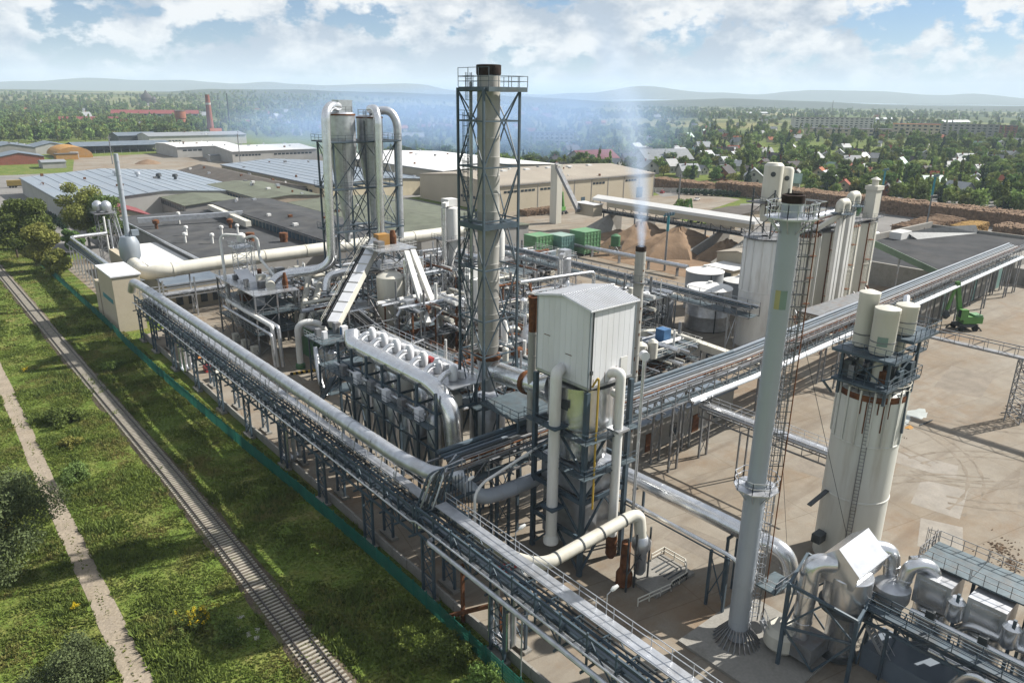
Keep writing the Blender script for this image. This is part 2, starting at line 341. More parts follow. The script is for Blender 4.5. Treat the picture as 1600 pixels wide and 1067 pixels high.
def trestle(par, x0, x1, y0, y1, z1, mat, w=0.22, nb=3, z0=0.0, faces='xy'):
    """a braced four-legged tower: each leg a part, each braced face a part"""
    cs = [(x0, y0), (x1, y0), (x1, y1), (x0, y1)]
    for c in cs: MB().bx(c[0]-w/2, c[0]+w/2, c[1]-w/2, c[1]+w/2, z0, z1).build('leg', mat, par)
    for i in range(4):
        p, q = cs[i], cs[(i+1) % 4]
        if (i % 2 == 0 and 'x' not in faces) or (i % 2 == 1 and 'y' not in faces): continue
        b = MB()
        for k in range(nb):
            a, c = z0+(z1-z0)*k/nb, z0+(z1-z0)*(k+1)/nb
            b.xface(p, q, a+0.1, c-0.1, w*0.55); b.bar((*p, c-0.06), (*q, c-0.06), w*0.7)
        b.build('bracing', mat, par)
# ------------------------------------------------------------------ ground materials
def ground_mat():
    m = bpy.data.materials.new('ground'); m.use_nodes = True; t = m.node_tree; N = t.nodes; L = t.links
    b = N['Principled BSDF']; b.inputs['Roughness'].default_value = 0.95; b.inputs['Specular IOR Level'].default_value = 0.08
    geo = N.new('ShaderNodeNewGeometry')
    def noise(sc, det=6, rough=0.6):
        n = N.new('ShaderNodeTexNoise'); n.inputs['Scale'].default_value = sc; n.inputs['Detail'].default_value = det; n.inputs['Roughness'].default_value = rough
        L.new(geo.outputs['Position'], n.inputs['Vector']); return n.outputs['Fac']
    def ramp(s, pts):
        r = N.new('ShaderNodeValToRGB'); L.new(s, r.inputs[0]); e = r.color_ramp.elements
        e[0].position, e[0].color = pts[0]; e[1].position, e[1].color = pts[-1]
        for p, c in pts[1:-1]: e.new(p).color = c
        return r.outputs[0]
    def mix(f, a, c, bt='MIX'):
        x = N.new('ShaderNodeMixRGB'); x.blend_type = bt
        if isinstance(f, float): x.inputs[0].default_value = f
        else: L.new(f, x.inputs[0])
        L.new(a, x.inputs[1])
        if isinstance(c, tuple): x.inputs[2].default_value = c
        else: L.new(c, x.inputs[2])
        return x.outputs[0]
    near = ramp(noise(0.16, 10, 0.72), [(0.30, (0.060, 0.095, 0.018, 1)), (0.46, (0.105, 0.150, 0.030, 1)), (0.58, (0.150, 0.165, 0.045, 1)), (0.70, (0.235, 0.190, 0.085, 1))])
    near = mix(0.8, near, ramp(noise(2.6, 6, 0.7), [(0.3, (0.45, 0.45, 0.45, 1)), (0.7, (1.35, 1.35, 1.3, 1))]), 'MULTIPLY')
    # far: fields in strips, woods
    vo = N.new('ShaderNodeTexVoronoi'); vo.inputs['Scale'].default_value = 0.0030; mp_ = N.new('ShaderNodeMapping'); mp_.inputs['Scale'].default_value = (0.55, 1.7, 1); mp_.inputs['Rotation'].default_value = (0, 0, 0.7)
    L.new(geo.outputs['Position'], mp_.inputs[0]); L.new(mp_.outputs[0], vo.inputs['Vector'])
    sp = N.new('ShaderNodeSeparateColor'); L.new(vo.outputs['Color'], sp.inputs[0])
    fld = ramp(sp.outputs[0], [(0.0, (0.075, 0.105, 0.035, 1)), (0.3, (0.13, 0.145, 0.05, 1)), (0.55, (0.20, 0.18, 0.085, 1)), (0.8, (0.10, 0.125, 0.04, 1)), (1.0, (0.24, 0.22, 0.12, 1))])
    fld = mix(0.6, fld, ramp(noise(0.02, 6), [(0.3, (0.6, 0.6, 0.6, 1)), (0.7, (1.3, 1.3, 1.3, 1))]), 'MULTIPLY')
    wood = ramp(noise(0.0011, 8, 0.68), [(0.47, (0, 0, 0, 1)), (0.54, (1, 1, 1, 1))])
    fld = mix(wood, fld, (0.032, 0.050, 0.022, 1))
    vl = N.new('ShaderNodeVectorMath'); vl.operation = 'LENGTH'; L.new(geo.outputs['Position'], vl.inputs[0])
    mr = N.new('ShaderNodeMapRange'); mr.inputs['From Min'].default_value = 900; mr.inputs['From Max'].default_value = 1500; L.new(vl.outputs['Value'], mr.inputs[0])
    L.new(mix(mr.outputs[0], near, fld), b.inputs['Base Color'])
    nb = N.new('ShaderNodeTexNoise'); nb.inputs['Scale'].default_value = 1.6; nb.inputs['Detail'].default_value = 6; L.new(geo.outputs['Position'], nb.inputs['Vector'])
    bp = N.new('ShaderNodeBump'); bp.inputs['Strength'].default_value = 0.9; bp.inputs['Distance'].default_value = 0.5; L.new(nb.outputs['Fac'], bp.inputs['Height']); L.new(bp.outputs[0], b.inputs['Normal'])
    MATS['ground'] = m
ground_mat()
def yard_mat():
    """worn concrete slabs: joints, tyre marks, brown dust; the pattern belongs to the slab"""
    m = bpy.data.materials.new('yard'); m.use_nodes = True; t = m.node_tree; N = t.nodes; L = t.links
    b = N['Principled BSDF']; b.inputs['Roughness'].default_value = 0.9; b.inputs['Specular IOR Level'].default_value = 0.15; geo = N.new('ShaderNodeNewGeometry')
    def noise(sc, det=8, rough=0.65, st=None):
        n = N.new('ShaderNodeTexNoise'); n.inputs['Scale'].default_value = sc; n.inputs['Detail'].default_value = det; n.inputs['Roughness'].default_value = rough
        if st:
            k = N.new('ShaderNodeMapping'); k.inputs['Scale'].default_value = st; k.inputs['Rotation'].default_value = (0, 0, 0.9); L.new(geo.outputs['Position'], k.inputs[0]); L.new(k.outputs[0], n.inputs['Vector'])
        else: L.new(geo.outputs['Position'], n.inputs['Vector'])
        return n.outputs['Fac']
    def ramp(s, pts):
        r = N.new('ShaderNodeValToRGB'); L.new(s, r.inputs[0]); e = r.color_ramp.elements
        e[0].position, e[0].color = pts[0]; e[1].position, e[1].color = pts[-1]
        for p, c in pts[1:-1]: e.new(p).color = c
        return r.outputs[0]
    def mix(f, a, c, bt='MIX'):
        x = N.new('ShaderNodeMixRGB'); x.blend_type = bt
        if isinstance(f, float): x.inputs[0].default_value = f
        else: L.new(f, x.inputs[0])
        L.new(a, x.inputs[1]); x.inputs[2].default_value = c if isinstance(c, tuple) else (0, 0, 0, 1)
        if not isinstance(c, tuple): L.new(c, x.inputs[2])
        return x.outputs[0]
    base = ramp(noise(0.05), [(0.30, (0.200, 0.158, 0.113, 1)), (0.5, (0.232, 0.205, 0.166, 1)), (0.7, (0.268, 0.245, 0.206, 1))])
    base = mix(0.7, base, ramp(noise(0.35, 8, 0.7), [(0.3, (0.78, 0.76, 0.74, 1)), (0.7, (1.12, 1.12, 1.1, 1))]), 'MULTIPLY')
    dust = ramp(noise(0.04, 9, 0.75), [(0.50, (0, 0, 0, 1)), (0.66, (0.85, 0.85, 0.85, 1))])
    base = mix(dust, base, (0.190, 0.127, 0.076, 1))
    tyre = ramp(noise(0.22, 5, 0.6, (0.10, 1.3, 1)), [(0.52, (0, 0, 0, 1)), (0.68, (0.6, 0.6, 0.6, 1))])
    base = mix(tyre, base, (0.127, 0.10, 0.076, 1))
    # slab joints
    br = N.new('ShaderNodeTexBrick'); br.inputs['Scale'].default_value = 1; br.inputs['Mortar Size'].default_value = 0.06; br.inputs['Brick Width'].default_value = 12; br.inputs['Row Height'].default_value = 7
    br.inputs['Color1'].default_value = (1, 1, 1, 1); br.inputs['Color2'].default_value = (0.93, 0.94, 0.95, 1); br.inputs['Mortar'].default_value = (0.72, 0.69, 0.65, 1); br.offset = 0
    mk = N.new('ShaderNodeMapping'); mk.inputs['Rotation'].default_value = (0, 0, 0.22); L.new(geo.outputs['Position'], mk.inputs[0]); L.new(mk.outputs[0], br.inputs['Vector'])
    base = mix(0.8, base, br.outputs['Color'], 'MULTIPLY')
    base = mix(0.5, base, ramp(noise(5.0, 4), [(0.3, (0.85, 0.85, 0.85, 1)), (0.7, (1.12, 1.12, 1.12, 1))]), 'MULTIPLY')
    L.new(base, b.inputs['Base Color']); MATS['yard'] = m
yard_mat()
def road_mat():
    m = M('dirt_road', (0.36, 0.305, 0.235), 0.95, 0.0, 0.15, 0.4, dirt=(0.30, 0.25, 0.175), dscale=0.25, damt=0.7, bump=0.4, bscale=3, fine=0.18)
road_mat()
M('hill_wood', (0.028, 0.045, 0.022), 0.95, 0.0, 0.45, 0.006, dirt=(0.11, 0.12, 0.05), dscale=0.0022, damt=0.55)
M('mountain', (0.045, 0.060, 0.040), 0.95, 0.0, 0.3, 0.0008)

def hnoise(x, y, s, seed):
    """smooth value noise"""
    x, y = x/s, y/s; xi, yi = math.floor(x), math.floor(y); fx, fy = x-xi, y-yi
    def h(i, j):
        k = math.sin(i*127.1+j*311.7+seed*74.7)*43758.5453; return k-math.floor(k)
    fx = fx*fx*(3-2*fx); fy = fy*fy*(3-2*fy)
    return (h(xi, yi)*(1-fx)+h(xi+1, yi)*fx)*(1-fy)+(h(xi, yi+1)*(1-fx)+h(xi+1, yi+1)*fx)*fy
def fbm(x, y, s, seed, o=4):
    return sum(hnoise(x, y, s/2**k, seed+k)*0.5**(k+1) for k in range(o))
VIEW = math.pi/2-TH      # heading of the camera as an angle in XY
def polar_sheet(name, mat, radii, a0, a1, na, fz, kind='structure'):
    vs, fs = [], []
    for r in radii:
        for j in range(na+1):
            a = a0+(a1-a0)*j/na; x, y = r*math.cos(a), r*math.sin(a); vs.append((x, y, fz(x, y, r, a)))
    n1 = na+1
    fs = [(i*n1+j, i*n1+j+1, (i+1)*n1+j+1, (i+1)*n1+j) for i in range(len(radii)-1) for j in range(na)]
    fs = [f[::-1] for f in fs]
    b = MB(); b.quads(vs, fs); me = b.mesh(name, mat, (0, 0, 0), True)
    o = bpy.data.objects.new(name, me); COL.objects.link(o); OFF[o.name] = (0, 0, 0); return tag(o, kind=kind)
def gz(x, y, r, a):
    if r < 1800: return 0.0
    k = min(1, (r-1800)/2500); left = max(0, min(1, (a-VIEW+0.05)/0.35))   # ground rises to the left
    return k*(left*(18+52*fbm(x, y, 1500, 3))*(1 if r < 7000 else 0.5) + 6*fbm(x, y, 1200, 9))
RAD = [0.01]+[20*1.16**i for i in range(43)]+[16000]
polar_sheet('ground', 'ground', RAD, 0, 2*math.pi, 160, gz)
def ridge(name, mat, d, a0, a1, hfun, depth, na=90):
    def f(x, y, r, a):
        t = (r-d)/depth; return hfun(a-VIEW)*math.exp(-((t-0.5)*2.6)**2)*(0.75+0.5*fbm(x, y, d*0.10, 21)) - 4
    return polar_sheet(name, mat, [d+depth*i/10 for i in range(11)], VIEW+a0, VIEW+a1, na, f)
ridge('hills', 'hill_wood', 4200, -0.22, 0.75, lambda a: 62*math.exp(-((a-0.30)/0.20)**2)+40*math.exp(-((a-0.02)/0.16)**2)+14, 2200)
def mtn(a):
    return 150+170*math.exp(-((a-0.36)/0.12)**2)+190*math.exp(-((a-0.15)/0.06)**2)+150*math.exp(-((a-0.52)/0.07)**2)+150*math.exp(-((a+0.18)/0.08)**2)+120*math.exp(-((a+0.40)/0.12)**2)+26*math.sin(a*31)+16*math.sin(a*67)
ridge('mountains', 'mountain', 10500, -0.8, 0.8, lambda a: mtn(a)*0.72, 3600, 160)
ridge('far_hills', 'mountain', 5200, -0.8, 0.1, lambda a: 34+10*math.sin(a*17)+20*math.exp(-((a+0.3)/0.12)**2), 1500)

def sheet(name, mat, pts, z, kind='structure', parent=None):
    b = MB(); b.quads([(x, y, z) for x, y in pts], [tuple(range(len(pts)))])
    return b.build(name, mat, parent, kind=kind if parent is None else None)
sheet('factory_yard', 'yard', [(36.6, -40), (330, -40), (330, 60), (262, 66), (262, 200), (345, 225), (350, 262), (36.6, 262), (36.6, 195), (44, 192), (44, 172), (36.6, 168)], 0.02)
sheet('log_yard', 'grey_yard', [(255, -40), (520, -40), (520, 150), (330, 215), (262, 175), (255, 66)], 0.045)
sheet('plant_apron', 'grey_yard', [(44.5, 196), (44.5, 420), (330, 420), (330, 330), (205, 330), (205, 262), (60, 262), (60, 196)], 0.04)
sheet('timber_yard', 'yard', [(85, 470), (300, 470), (300, 640), (205, 700), (120, 690), (95, 560)], 0.03)
sheet('truck_road', 'grey_yard', [(-60, 440), (46, 440), (46, 400), (58, 400), (60, 470), (120, 475), (128, 560), (60, 560), (-60, 600)], 0.05)
sheet('access_road', 'grey_yard', [(36, 275), (45, 275), (45, 440), (36, 440)], 0.06)
sheet('gate_road', 'grey_yard', [(318, 255), (345, 255), (400, 330), (385, 340)], 0.07)

# dirt road with worn wheel tracks
def strip(name, mat, cen, hw, z, n=120, parent=None, wob=0.0, kind='structure', seed=1):
    vs = []
    for i in range(n+1):
        y = cen[0][1]+(cen[-1][1]-cen[0][1])*i/n
        x = np.interp(y, [c[1] for c in cen], [c[0] for c in cen])
        w = hw+wob*(hnoise(0, y, 4, seed)-0.5)*2; w2 = hw+wob*(hnoise(9, y, 3, seed+3)-0.5)*2
        vs += [(x-w, y, z), (x+w2, y, z)]
    b = MB().quads(vs, [(2*i, 2*i+1, 2*i+3, 2*i+2) for i in range(n)])
    return b.build(name, mat, parent, kind=kind if parent is None else None)
RC = [(8.9, 30), (8.85, 62), (8.8, 100), (9.1, 127), (9.4, 167), (9.0, 220), (8.2, 320)]
strip('dirt_road', 'dirt_road', RC, 1.05, 0.03, 300, wob=0.10)
def rutx(y): return float(np.interp(y, [c[1] for c in RC], [c[0] for c in RC]))

# ------------------------------------------------------------------ railway
TC = [(22.0, 25), (22.2, 51), (22.5, 90), (22.15, 120), (21.75, 147), (21.0, 227), (20.6, 261), (19.0, 340)]
TY = [c[1] for c in TC]; TX = [c[0] for c in TC]
def trx(y):
    return sum(np.interp(y+d, TY, TX) for d in (-14, -7, 0, 7, 14))/5
trk = thing('railway_track', 'single railway track with steel rails and concrete sleepers crossing the grass strip', 'railway track', (22, 150, 0))
vs = []
ys = [25+2.2*i for i in range(144)]
for y in ys:
    c = trx(y); j = (hnoise(3, y, 5, 4)-0.5)*0.5; k = (hnoise(7, y, 4, 8)-0.5)*0.6
    vs += [(c-1.75+j, y, 0.02), (c-1.32, y, 0.22), (c+1.32, y, 0.22), (c+1.85+k, y, 0.02)]
b = MB().quads(vs, [(4*i+j, 4*i+j+1, 4*i+j+5, 4*i+j+4) for i in range(len(ys)-1) for j in range(3)]); b.build('ballast_bed', 'ballast', trk)
for sd in (-0.79, 0.79):
    b = MB(); pr = [(trx(y)+sd, y, 0.42) for y in ys]
    for p, q in zip(pr[:-1], pr[1:]): b.bar(p, q, 0.10, 0.18)
    b.build('rail', 'rail_steel', trk)
sm = MB().bx(-1.3, 1.3, -0.125, 0.125, 0.0, 0.13)
sme = sm.mesh('sleeper', 'sleeper', (0, 0, 0), False)
y = 34.0; cnt = 0; far = MB()
while y < 330:
    c = trx(y)
    if cnt < 300:
        o = bpy.data.objects.new('sleeper', sme); COL.objects.link(o); o.parent = trk
        o.location = (c-22+R.uniform(-.03, .03), y-150, 0.20); o.rotation_euler = (0, 0, R.uniform(-.03, .03))
    else: far.bx(c-1.3, c+1.3, y-0.125, y+0.125, 0.20, 0.33)
    cnt += 1; y += 0.56
far.build('distant_sleepers', 'sleeper', trk, kind='stuff')

# ------------------------------------------------------------------ green boundary fence, panel by panel
FC = [(34.2, 22), (34.2, 42), (34.4, 61), (34.0, 81), (33.0, 107), (32.2, 140), (32.0, 160), (32.2, 182), (31.6, 243), (31.2, 262)]
def fcx(y): return float(np.interp(y, [c[1] for c in FC], [c[0] for c in FC]))
fen = thing('boundary_fence', 'long green wire mesh fence on posts between the railway grass and the plant', 'fence', (33, 120, 0))
pm = MB()
for k in range(18): pm.bx(-0.018, 0.018, k*0.139+0.03, k*0.139+0.088, 0.12, 1.95)
for z in (0.15, 0.5, 0.85, 1.2, 1.55, 1.92): pm.bx(-0.018, 0.018, 0, 2.5, z-0.018, z+0.018)
pme = pm.mesh('fence_panel', 'fence_green', (0, 0, 0), False)
poe = MB().bx(-0.05, 0.05, -0.05, 0.05, 0, 2.2).mesh('fence_post', 'fence_green', (0, 0, 0), False)
y = 24.0
while y < 258:
    a, c = fcx(y), fcx(y+2.5)
    for nm, me in (('panel', pme), ('post', poe)):
        o = bpy.data.objects.new(nm, me); COL.objects.link(o); o.parent = fen; o.location = (a-33, y-120, 0); o.rotation_euler = (0, 0, -math.atan2(c-a, 2.5)+R.uniform(-.02, .02))
    y += 2.5
# ------------------------------------------------------------------ low concrete plinth wall under the pipe rack
wal = thing('boundary_wall', 'low pale concrete wall panels along the plant edge under the pipe rack', 'wall', (36.4, 90, 0))
cpe = MB().bx(-0.12, 0.12, 0.02, 2.97, 0, 1.25).mesh('wall_panel', 'concrete', (0, 0, 0), False)
y = 16.0
while y < 166:
    o = bpy.data.objects.new('panel', cpe); COL.objects.link(o); o.parent = wal; o.location = (36.4-36.4+R.uniform(-.04, .04), y-90, R.uniform(-.05, .05)); y += 3.0

# ------------------------------------------------------------------ grass: tufts and weeds, uncountable
def blades(n, xr, yr, hfun, wide, seed, dens=None):
    rs = np.random.RandomState(seed); x = rs.uniform(*xr, n); y = rs.uniform(*yr, n)
    keep = np.ones(n, bool)
    rx = np.interp(y, [c[1] for c in RC], [c[0] for c in RC]); ad = np.abs(x-rx); keep &= (ad > 0.98+rs.uniform(-.12, .35, n)) | ((ad < 0.30) & (rs.uniform(0, 1, n) < (.35 if wide < .15 else 0)))
    tx = np.interp(y, TY, TX); keep &= (np.abs(x-tx) > 1.30+rs.uniform(0, .5, n)) | (rs.uniform(0, 1, n) < .13)
    fx = np.interp(y, [c[1] for c in FC], [c[0] for c in FC]); keep &= (x < fx+2.0)
    x, y = x[keep], y[keep]; n = len(x)
    cl = np.array([hnoise(a, b_, 6, 5)*0.6+hnoise(a, b_, 1.7, 6)*0.4 for a, b_ in zip(x, y)])
    h = hfun(cl, rs, n); h = np.where(ad[keep] < 0.4, h*.35, h); k = h > 0.05; x, y, h = x[k], y[k], h[k]; n = len(x)
    V = np.zeros((n, 3, 3, 3)); 
    for j in range(3):
        a = rs.uniform(0, 2*np.pi, n); w = wide*rs.uniform(.6, 1.3, n); dx, dy = np.cos(a)*w, np.sin(a)*w
        lx, ly = rs.normal(0, .35, n)*h, rs.normal(0, .35, n)*h
        V[:, j, 0] = np.stack([x-dx, y-dy, np.zeros(n)], 1); V[:, j, 1] = np.stack([x+dx, y+dy, np.zeros(n)], 1)
        V[:, j, 2] = np.stack([x+lx, y+ly, h*rs.uniform(.7, 1.1, n)], 1)
    return V.reshape(-1, 3)
def tri_object(name, V, mat, **k):
    n = len(V)//3; me = bpy.data.meshes.new(name); me.vertices.add(len(V)); me.vertices.foreach_set('co', V.astype(np.float32).ravel())
    me.loops.add(n*3); me.loops.foreach_set('vertex_index', np.arange(n*3, dtype=np.int32)); me.polygons.add(n)
    me.polygons.foreach_set('loop_start', np.arange(0, n*3, 3, dtype=np.int32)); me.update(calc_edges=True); me.materials.append(MATS[mat])
    o = bpy.data.objects.new(name, me); COL.objects.link(o); OFF[o.name] = (0, 0, 0); return tag(o, **k)
V = blades(130000, (-6, 36), (36, 175), lambda c, rs, n: np.clip((c-0.22)*1.0, 0.06, 0.6)*rs.uniform(.5, 1.2, n), 0.13, 3)
V2 = blades(32000, (-10, 36), (175, 330), lambda c, rs, n: np.clip((c-0.2)*1.0, 0.1, 0.7)*rs.uniform(.5, 1.2, n), 0.22, 4)
tri_object('meadow_grass', np.concatenate([V, V2]), 'grass_blade', label='rough green and straw coloured meadow grass beside the railway', cat='grass', kind='stuff')
V = blades(60000, (-6, 33), (36, 220), lambda c, rs, n: np.where(c > 0.60, (c-0.52)*3.6*rs.uniform(.4, 1.1, n), 0), 0.16, 8)
tri_object('tall_weeds', V, 'leaf_mid', label='tall leafy green weeds growing in patches in the meadow', cat='weeds', kind='stuff')

# ------------------------------------------------------------------ repairs and tyre marks on the yard
M('patch_grey', (0.355, 0.325, 0.280), 0.9, 0.0, 0.12, 0.5, dirt=(0.31, 0.265, 0.21), dscale=0.2, fine=0.08)
M('patch_dark', (0.275, 0.24, 0.195), 0.9, 0.0, 0.15, 0.4, dirt=(0.32, 0.275, 0.22), dscale=0.2, fine=0.08)
M('tyre_black', (0.265, 0.225, 0.175), 0.9, 0.0, 0.25, 0.8, dirt=(0.325, 0.285, 0.23), dscale=0.35, damt=1.0)
for i, (x, y, w, d, a, m) in enumerate(((100, 30, 9, 6, .2, 'patch_grey'), (112, 22, 14, 5, .25, 'patch_dark'), (95, 44, 6, 7, .2, 'patch_dark'), (125, 52, 10, 7, .2, 'patch_grey'), (150, 45, 16, 8, .15, 'patch_dark'), (108, 37, 5, 12, .22, 'patch_grey'), (66, 44, 5, 7, 0.1, 'patch_dark'), (90, 26, 8, 5, .3, 'patch_grey'), (140, 20, 18, 7, .2, 'patch_grey'), (170, 35, 20, 9, .1, 'patch_dark'))):
    c, s_ = math.cos(a), math.sin(a); sheet('repaired_slab', m, [(x+u*c-v*s_, y+u*s_+v*c) for u, v in ((-w/2, -d/2), (w/2, -d/2+.4), (w/2-.5, d/2), (-w/2+.3, d/2-.3))], 0.026+0.0008*i)
for i, (x, y, r, a0, a1) in enumerate(((120, 40, 16, 3.4, 5.2), (118, 38, 19, 3.6, 5.0), (100, 50, 22, 4.6, 6.0), (140, 30, 30, 1.8, 3.0), (88, 12, 26, .6, 1.6), (160, 52, 34, 3.2, 4.2), (105, 18, 18, .2, 1.4))):
    for off in (0, 1.9):
        vs = []
        for k in range(25): a = a0+(a1-a0)*k/24; w = .18+.12*math.sin(k*1.7+i); vs += [(x+(r+off-w)*math.cos(a), y+(r+off-w)*math.sin(a), .036+i*.0006), (x+(r+off+w)*math.cos(a), y+(r+off+w)*math.sin(a), .036+i*.0006)]
        MB().quads(vs, [(2*k, 2*k+1, 2*k+3, 2*k+2) for k in range(24)]).build('tyre_mark', 'tyre_black', None, kind='structure')
# ================================================================== PIPE RACK along the plant edge (runs in Y)
def rack_run(par, y0, y1, x0, x1, zb, zt, bay, mat, legs, zt_leg=None):
    """box truss: chords, posts per bay, diagonals per bay, cross beams, legs"""
    for x, z in ((x0, zb), (x0, zt), (x1, zb), (x1, zt)): MB().bar((x, y0, z), (x, y1, z), 0.20, 0.24).build('chord', mat, par)
    n = max(1, round((y1-y0)/bay)); d = (y1-y0)/n
    pe = MB().bx(-0.09, 0.09, -0.09, 0.09, zb, zt+0.5)
    for i in range(n+1):
        y = y0+d*i
        for x in (x0-0.03, x1+0.03): MB().bx(x-0.08, x+0.08, y-0.08, y+0.08, zb-0.15, zt+(0.4 if x < (x0+x1)/2 else 0.1)).build('post', mat, par)
        b = MB().bar((x0-0.7, y, zb-0.12), (x1+0.4, y, zb-0.12), 0.14, 0.2).bar((x0, y, zt-1.1), (x1, y, zt-1.1), 0.12, 0.16).bar((x0-0.5, y, (zb+zt)/2), (x1, y, (zb+zt)/2), 0.12, 0.16)
        b.build('cross_beam', mat, par)
        if i < n:
            for x in (x0, x1):
                a, c = (zb, zt) if i % 2 else (zt, zb)
                MB().bar((x, y+0.1, a), (x, y+d-0.1, c), 0.10).build('diagonal', mat, par)
    for y in legs:
        for x in (x0, x1):
            MB().bx(x-0.13, x+0.13, y-0.13, y+0.13, 0.3, zb).build('leg', mat, par)
            MB().bx(x-0.13, x+0.13, y+1.87, y+2.13, 0.3, zb).build('leg', mat, par)
            b = MB()
            for k in range(3): a, c = 0.5+(zb-0.6)*k/3, 0.5+(zb-0.6)*(k+1)/3; b.xface((x, y), (x, y+2), a, c, 0.09); b.bar((x, y, c), (x, y+2, c), 0.1)
            b.build('bracing', mat, par)
            MB().bx(x-0.45, x+0.45, y-0.45, y+2.45, 0.0, 0.32).build('footing', 'concrete', par)
rk = thing('pipe_rack', 'long blue steel pipe rack with walkway on trestle legs along the green fence', 'pipe rack', (37, 90, 0))
rack_run(rk, 58, 166, 35.6, 38.2, 6.4, 9.4, 3.0, 'blue_steel', [67, 79, 91, 104, 116, 128, 141, 154, 163])
rack_run(rk, 8, 57.4, 35.6, 38.2, 6.8, 9.8, 3.0, 'blue_steel', [43, 54.5, 30, 17])
def deck(name, mat, par, x0, x1, y0, y1, z, t=0.10): return MB().bx(x0, x1, y0, y1, z-t, z).build(name, mat, par)
deck('walkway', 'galv', rk, 36.9, 38.1, 58, 166, 9.75); deck('walkway', 'galv', rk, 36.9, 38.3, 8, 56, 10.15)
MB().rail([(38.3, 9, 10.15), (38.3, 56, 10.15)], 1.1, 2.0, 0.06).build('handrail', 'galv', rk)
MB().rail([(36.3, 60, 9.6), (36.3, 166, 9.6)], 1.0, 2.0, 0.05).build('handrail', 'grey_steel', rk)
MB().rail([(38.2, 60, 9.75), (38.2, 166, 9.75)], 1.1, 2.0, 0.05).build('handrail', 'galv', rk)
for i, (x, z, r, m) in enumerate([(36.3, 6.9, 0.28, 'bright_duct'), (37.0, 6.85, 0.22, 'blue_steel'), (37.6, 6.9, 0.24, 'roof_slate'), (36.2, 8.2, 0.14, 'roof_slate'), (36.6, 8.2, 0.14, 'dark_steel'), (37.2, 8.25, 0.16, 'blue_steel'), (37.8, 8.2, 0.12, 'dark_steel'), (35.1, 8.15, 0.10, 'galv')]):
    PIPE('pipe', m, [(x, 166, z), (x, 57.8, z), (x, 57.0, z+0.4), (x, 8, z+0.4)], r, rk, rr=0.3, n=8)
PIPE('pipe', 'galv', [(34.9, 8, 7.5), (34.9, 53.5, 7.5), (34.9, 54.5, 7.5), (36.0, 54.5, 7.5)], 0.24, rk, n=8)
for i in range(9): MB().bar((36.35, 63+i*11.7, 9.8), (36.35, 63+i*11.7, 11.3), 0.08).build('lamp_post', 'galv', rk)
# expansion loops hanging from the rack
for i, (y, dn, dz) in enumerate([(137.5, 1.7, 0.0), (92, 1.2, 1.2), (44.2, 1.0, 1.2)]):
    lp = thing('expansion_loop', ['three silver U shaped pipe loops hanging to the ground near the orange skips', 'tall silver U shaped pipe loops under the middle of the rack', 'silver U shaped pipe loops hanging under the rack near the rusty strut'][i], 'pipe loop', (36.5, y, 1.0))
    for k, xx in enumerate((35.9, 36.8, 37.7)):
        if i == 2 and k == 2: continue
        PIPE('pipe', ['bright_duct', 'galv', 'galv'][k], [(xx, y-1.2+0.15*k, 6.8), (xx, y-1.2+0.15*k, 1.1+0.12*k), (xx, y+1.2+0.15*k, 1.1+0.12*k), (xx, y+1.2+0.15*k, 6.8)], 0.27, lp, rr=0.6, n=10)
# big insulated duct riding on the rack
b = MB().tube(arc([(36.1, 170, 9.6), (36.3, 168.5, 11.9), (36.6, 163, 11.95), (37.75, 64, 12.1), (38.6, 58.9, 12.0), (40.3, 57.6, 11.9), (41.2, 57.4, 11.6)], 1.8, 6), 0.82, 18, bands=5.2, bw=0.14, bh=0.05)
du = b.build('insulated_duct', 'galv', None, True, label='large silver insulated duct lying along the top of the edge pipe rack', cat='duct')
b = thing('duct_supports', 'row of slanted galvanised struts carrying the large duct above the edge rack', 'supports', (37, 100, 9.5))
for i in range(33):
    y = 64+i*3.1; x = 37.75-(y-64)*0.0116
    MB().bar((x-0.7, y, 9.6), (x-0.35, y, 11.4), 0.09).bar((x+0.6, y, 9.7), (x+0.35, y, 11.4), 0.09).bar((x-0.7, y, 9.6), (x+0.1, y+1.4, 11.3), 0.06).build('strut', 'galv', b)

# street lamps on the rack
for i, (x, y, lab) in enumerate([(36.4, 127, 'small white lamp head on the rack rail above the orange skip'), (36.4, 108, 'small white lamp head on the rack rail beside the big duct'), (38.4, 44.9, 'white lamp head on the walkway rail beside the cream elbow pipe'), (38.4, 33.4, 'white lamp head on the walkway rail near the dark shadowed yard'), (40.2, 55.2, 'white lamp head beside the corner where rack meets bridge')]):
    t = thing('walkway_lamp', lab, 'lamp', (x, y, 10))
    MB().bar((x, y, 10), (x, y, 12.0), 0.07).bar((x, y, 11.98), (x+0.5, y-0.1, 12.3), 0.06).build('pole', 'galv', t)
    MB().tube([(x+0.35, y-0.07, 12.22), (x+0.6, y-0.12, 12.36), (x+1.0, y-0.2, 12.5)], [0.12, 0.2, 0.13], 8).build('lamp_head', 'white_paint', t, True)

# ================================================================== corner building at the far end of the rack
t = thing('corner_tower', 'narrow beige rendered tower building at the far end of the pipe rack', 'building', (36, 180, 0))
MB().bx(33.2, 38.8, 173, 187, 0, 12.3).build('wall', 'beige_wall', t)
MB().bx(32.95, 39.05, 172.75, 187.25, 12.3, 12.6).build('roof', 'white_panel', t)
MB().bx(33.0, 36, 187.05, 191, 0, 8.6).build('annex', 'beige_wall', t)
b = MB()
for i in range(9): b.bx(33.12, 33.198, 175+i*1.05, 175.55+i*1.05, 6.0, 7.0)
b.build('painted_mark', 'teal_paint', t)

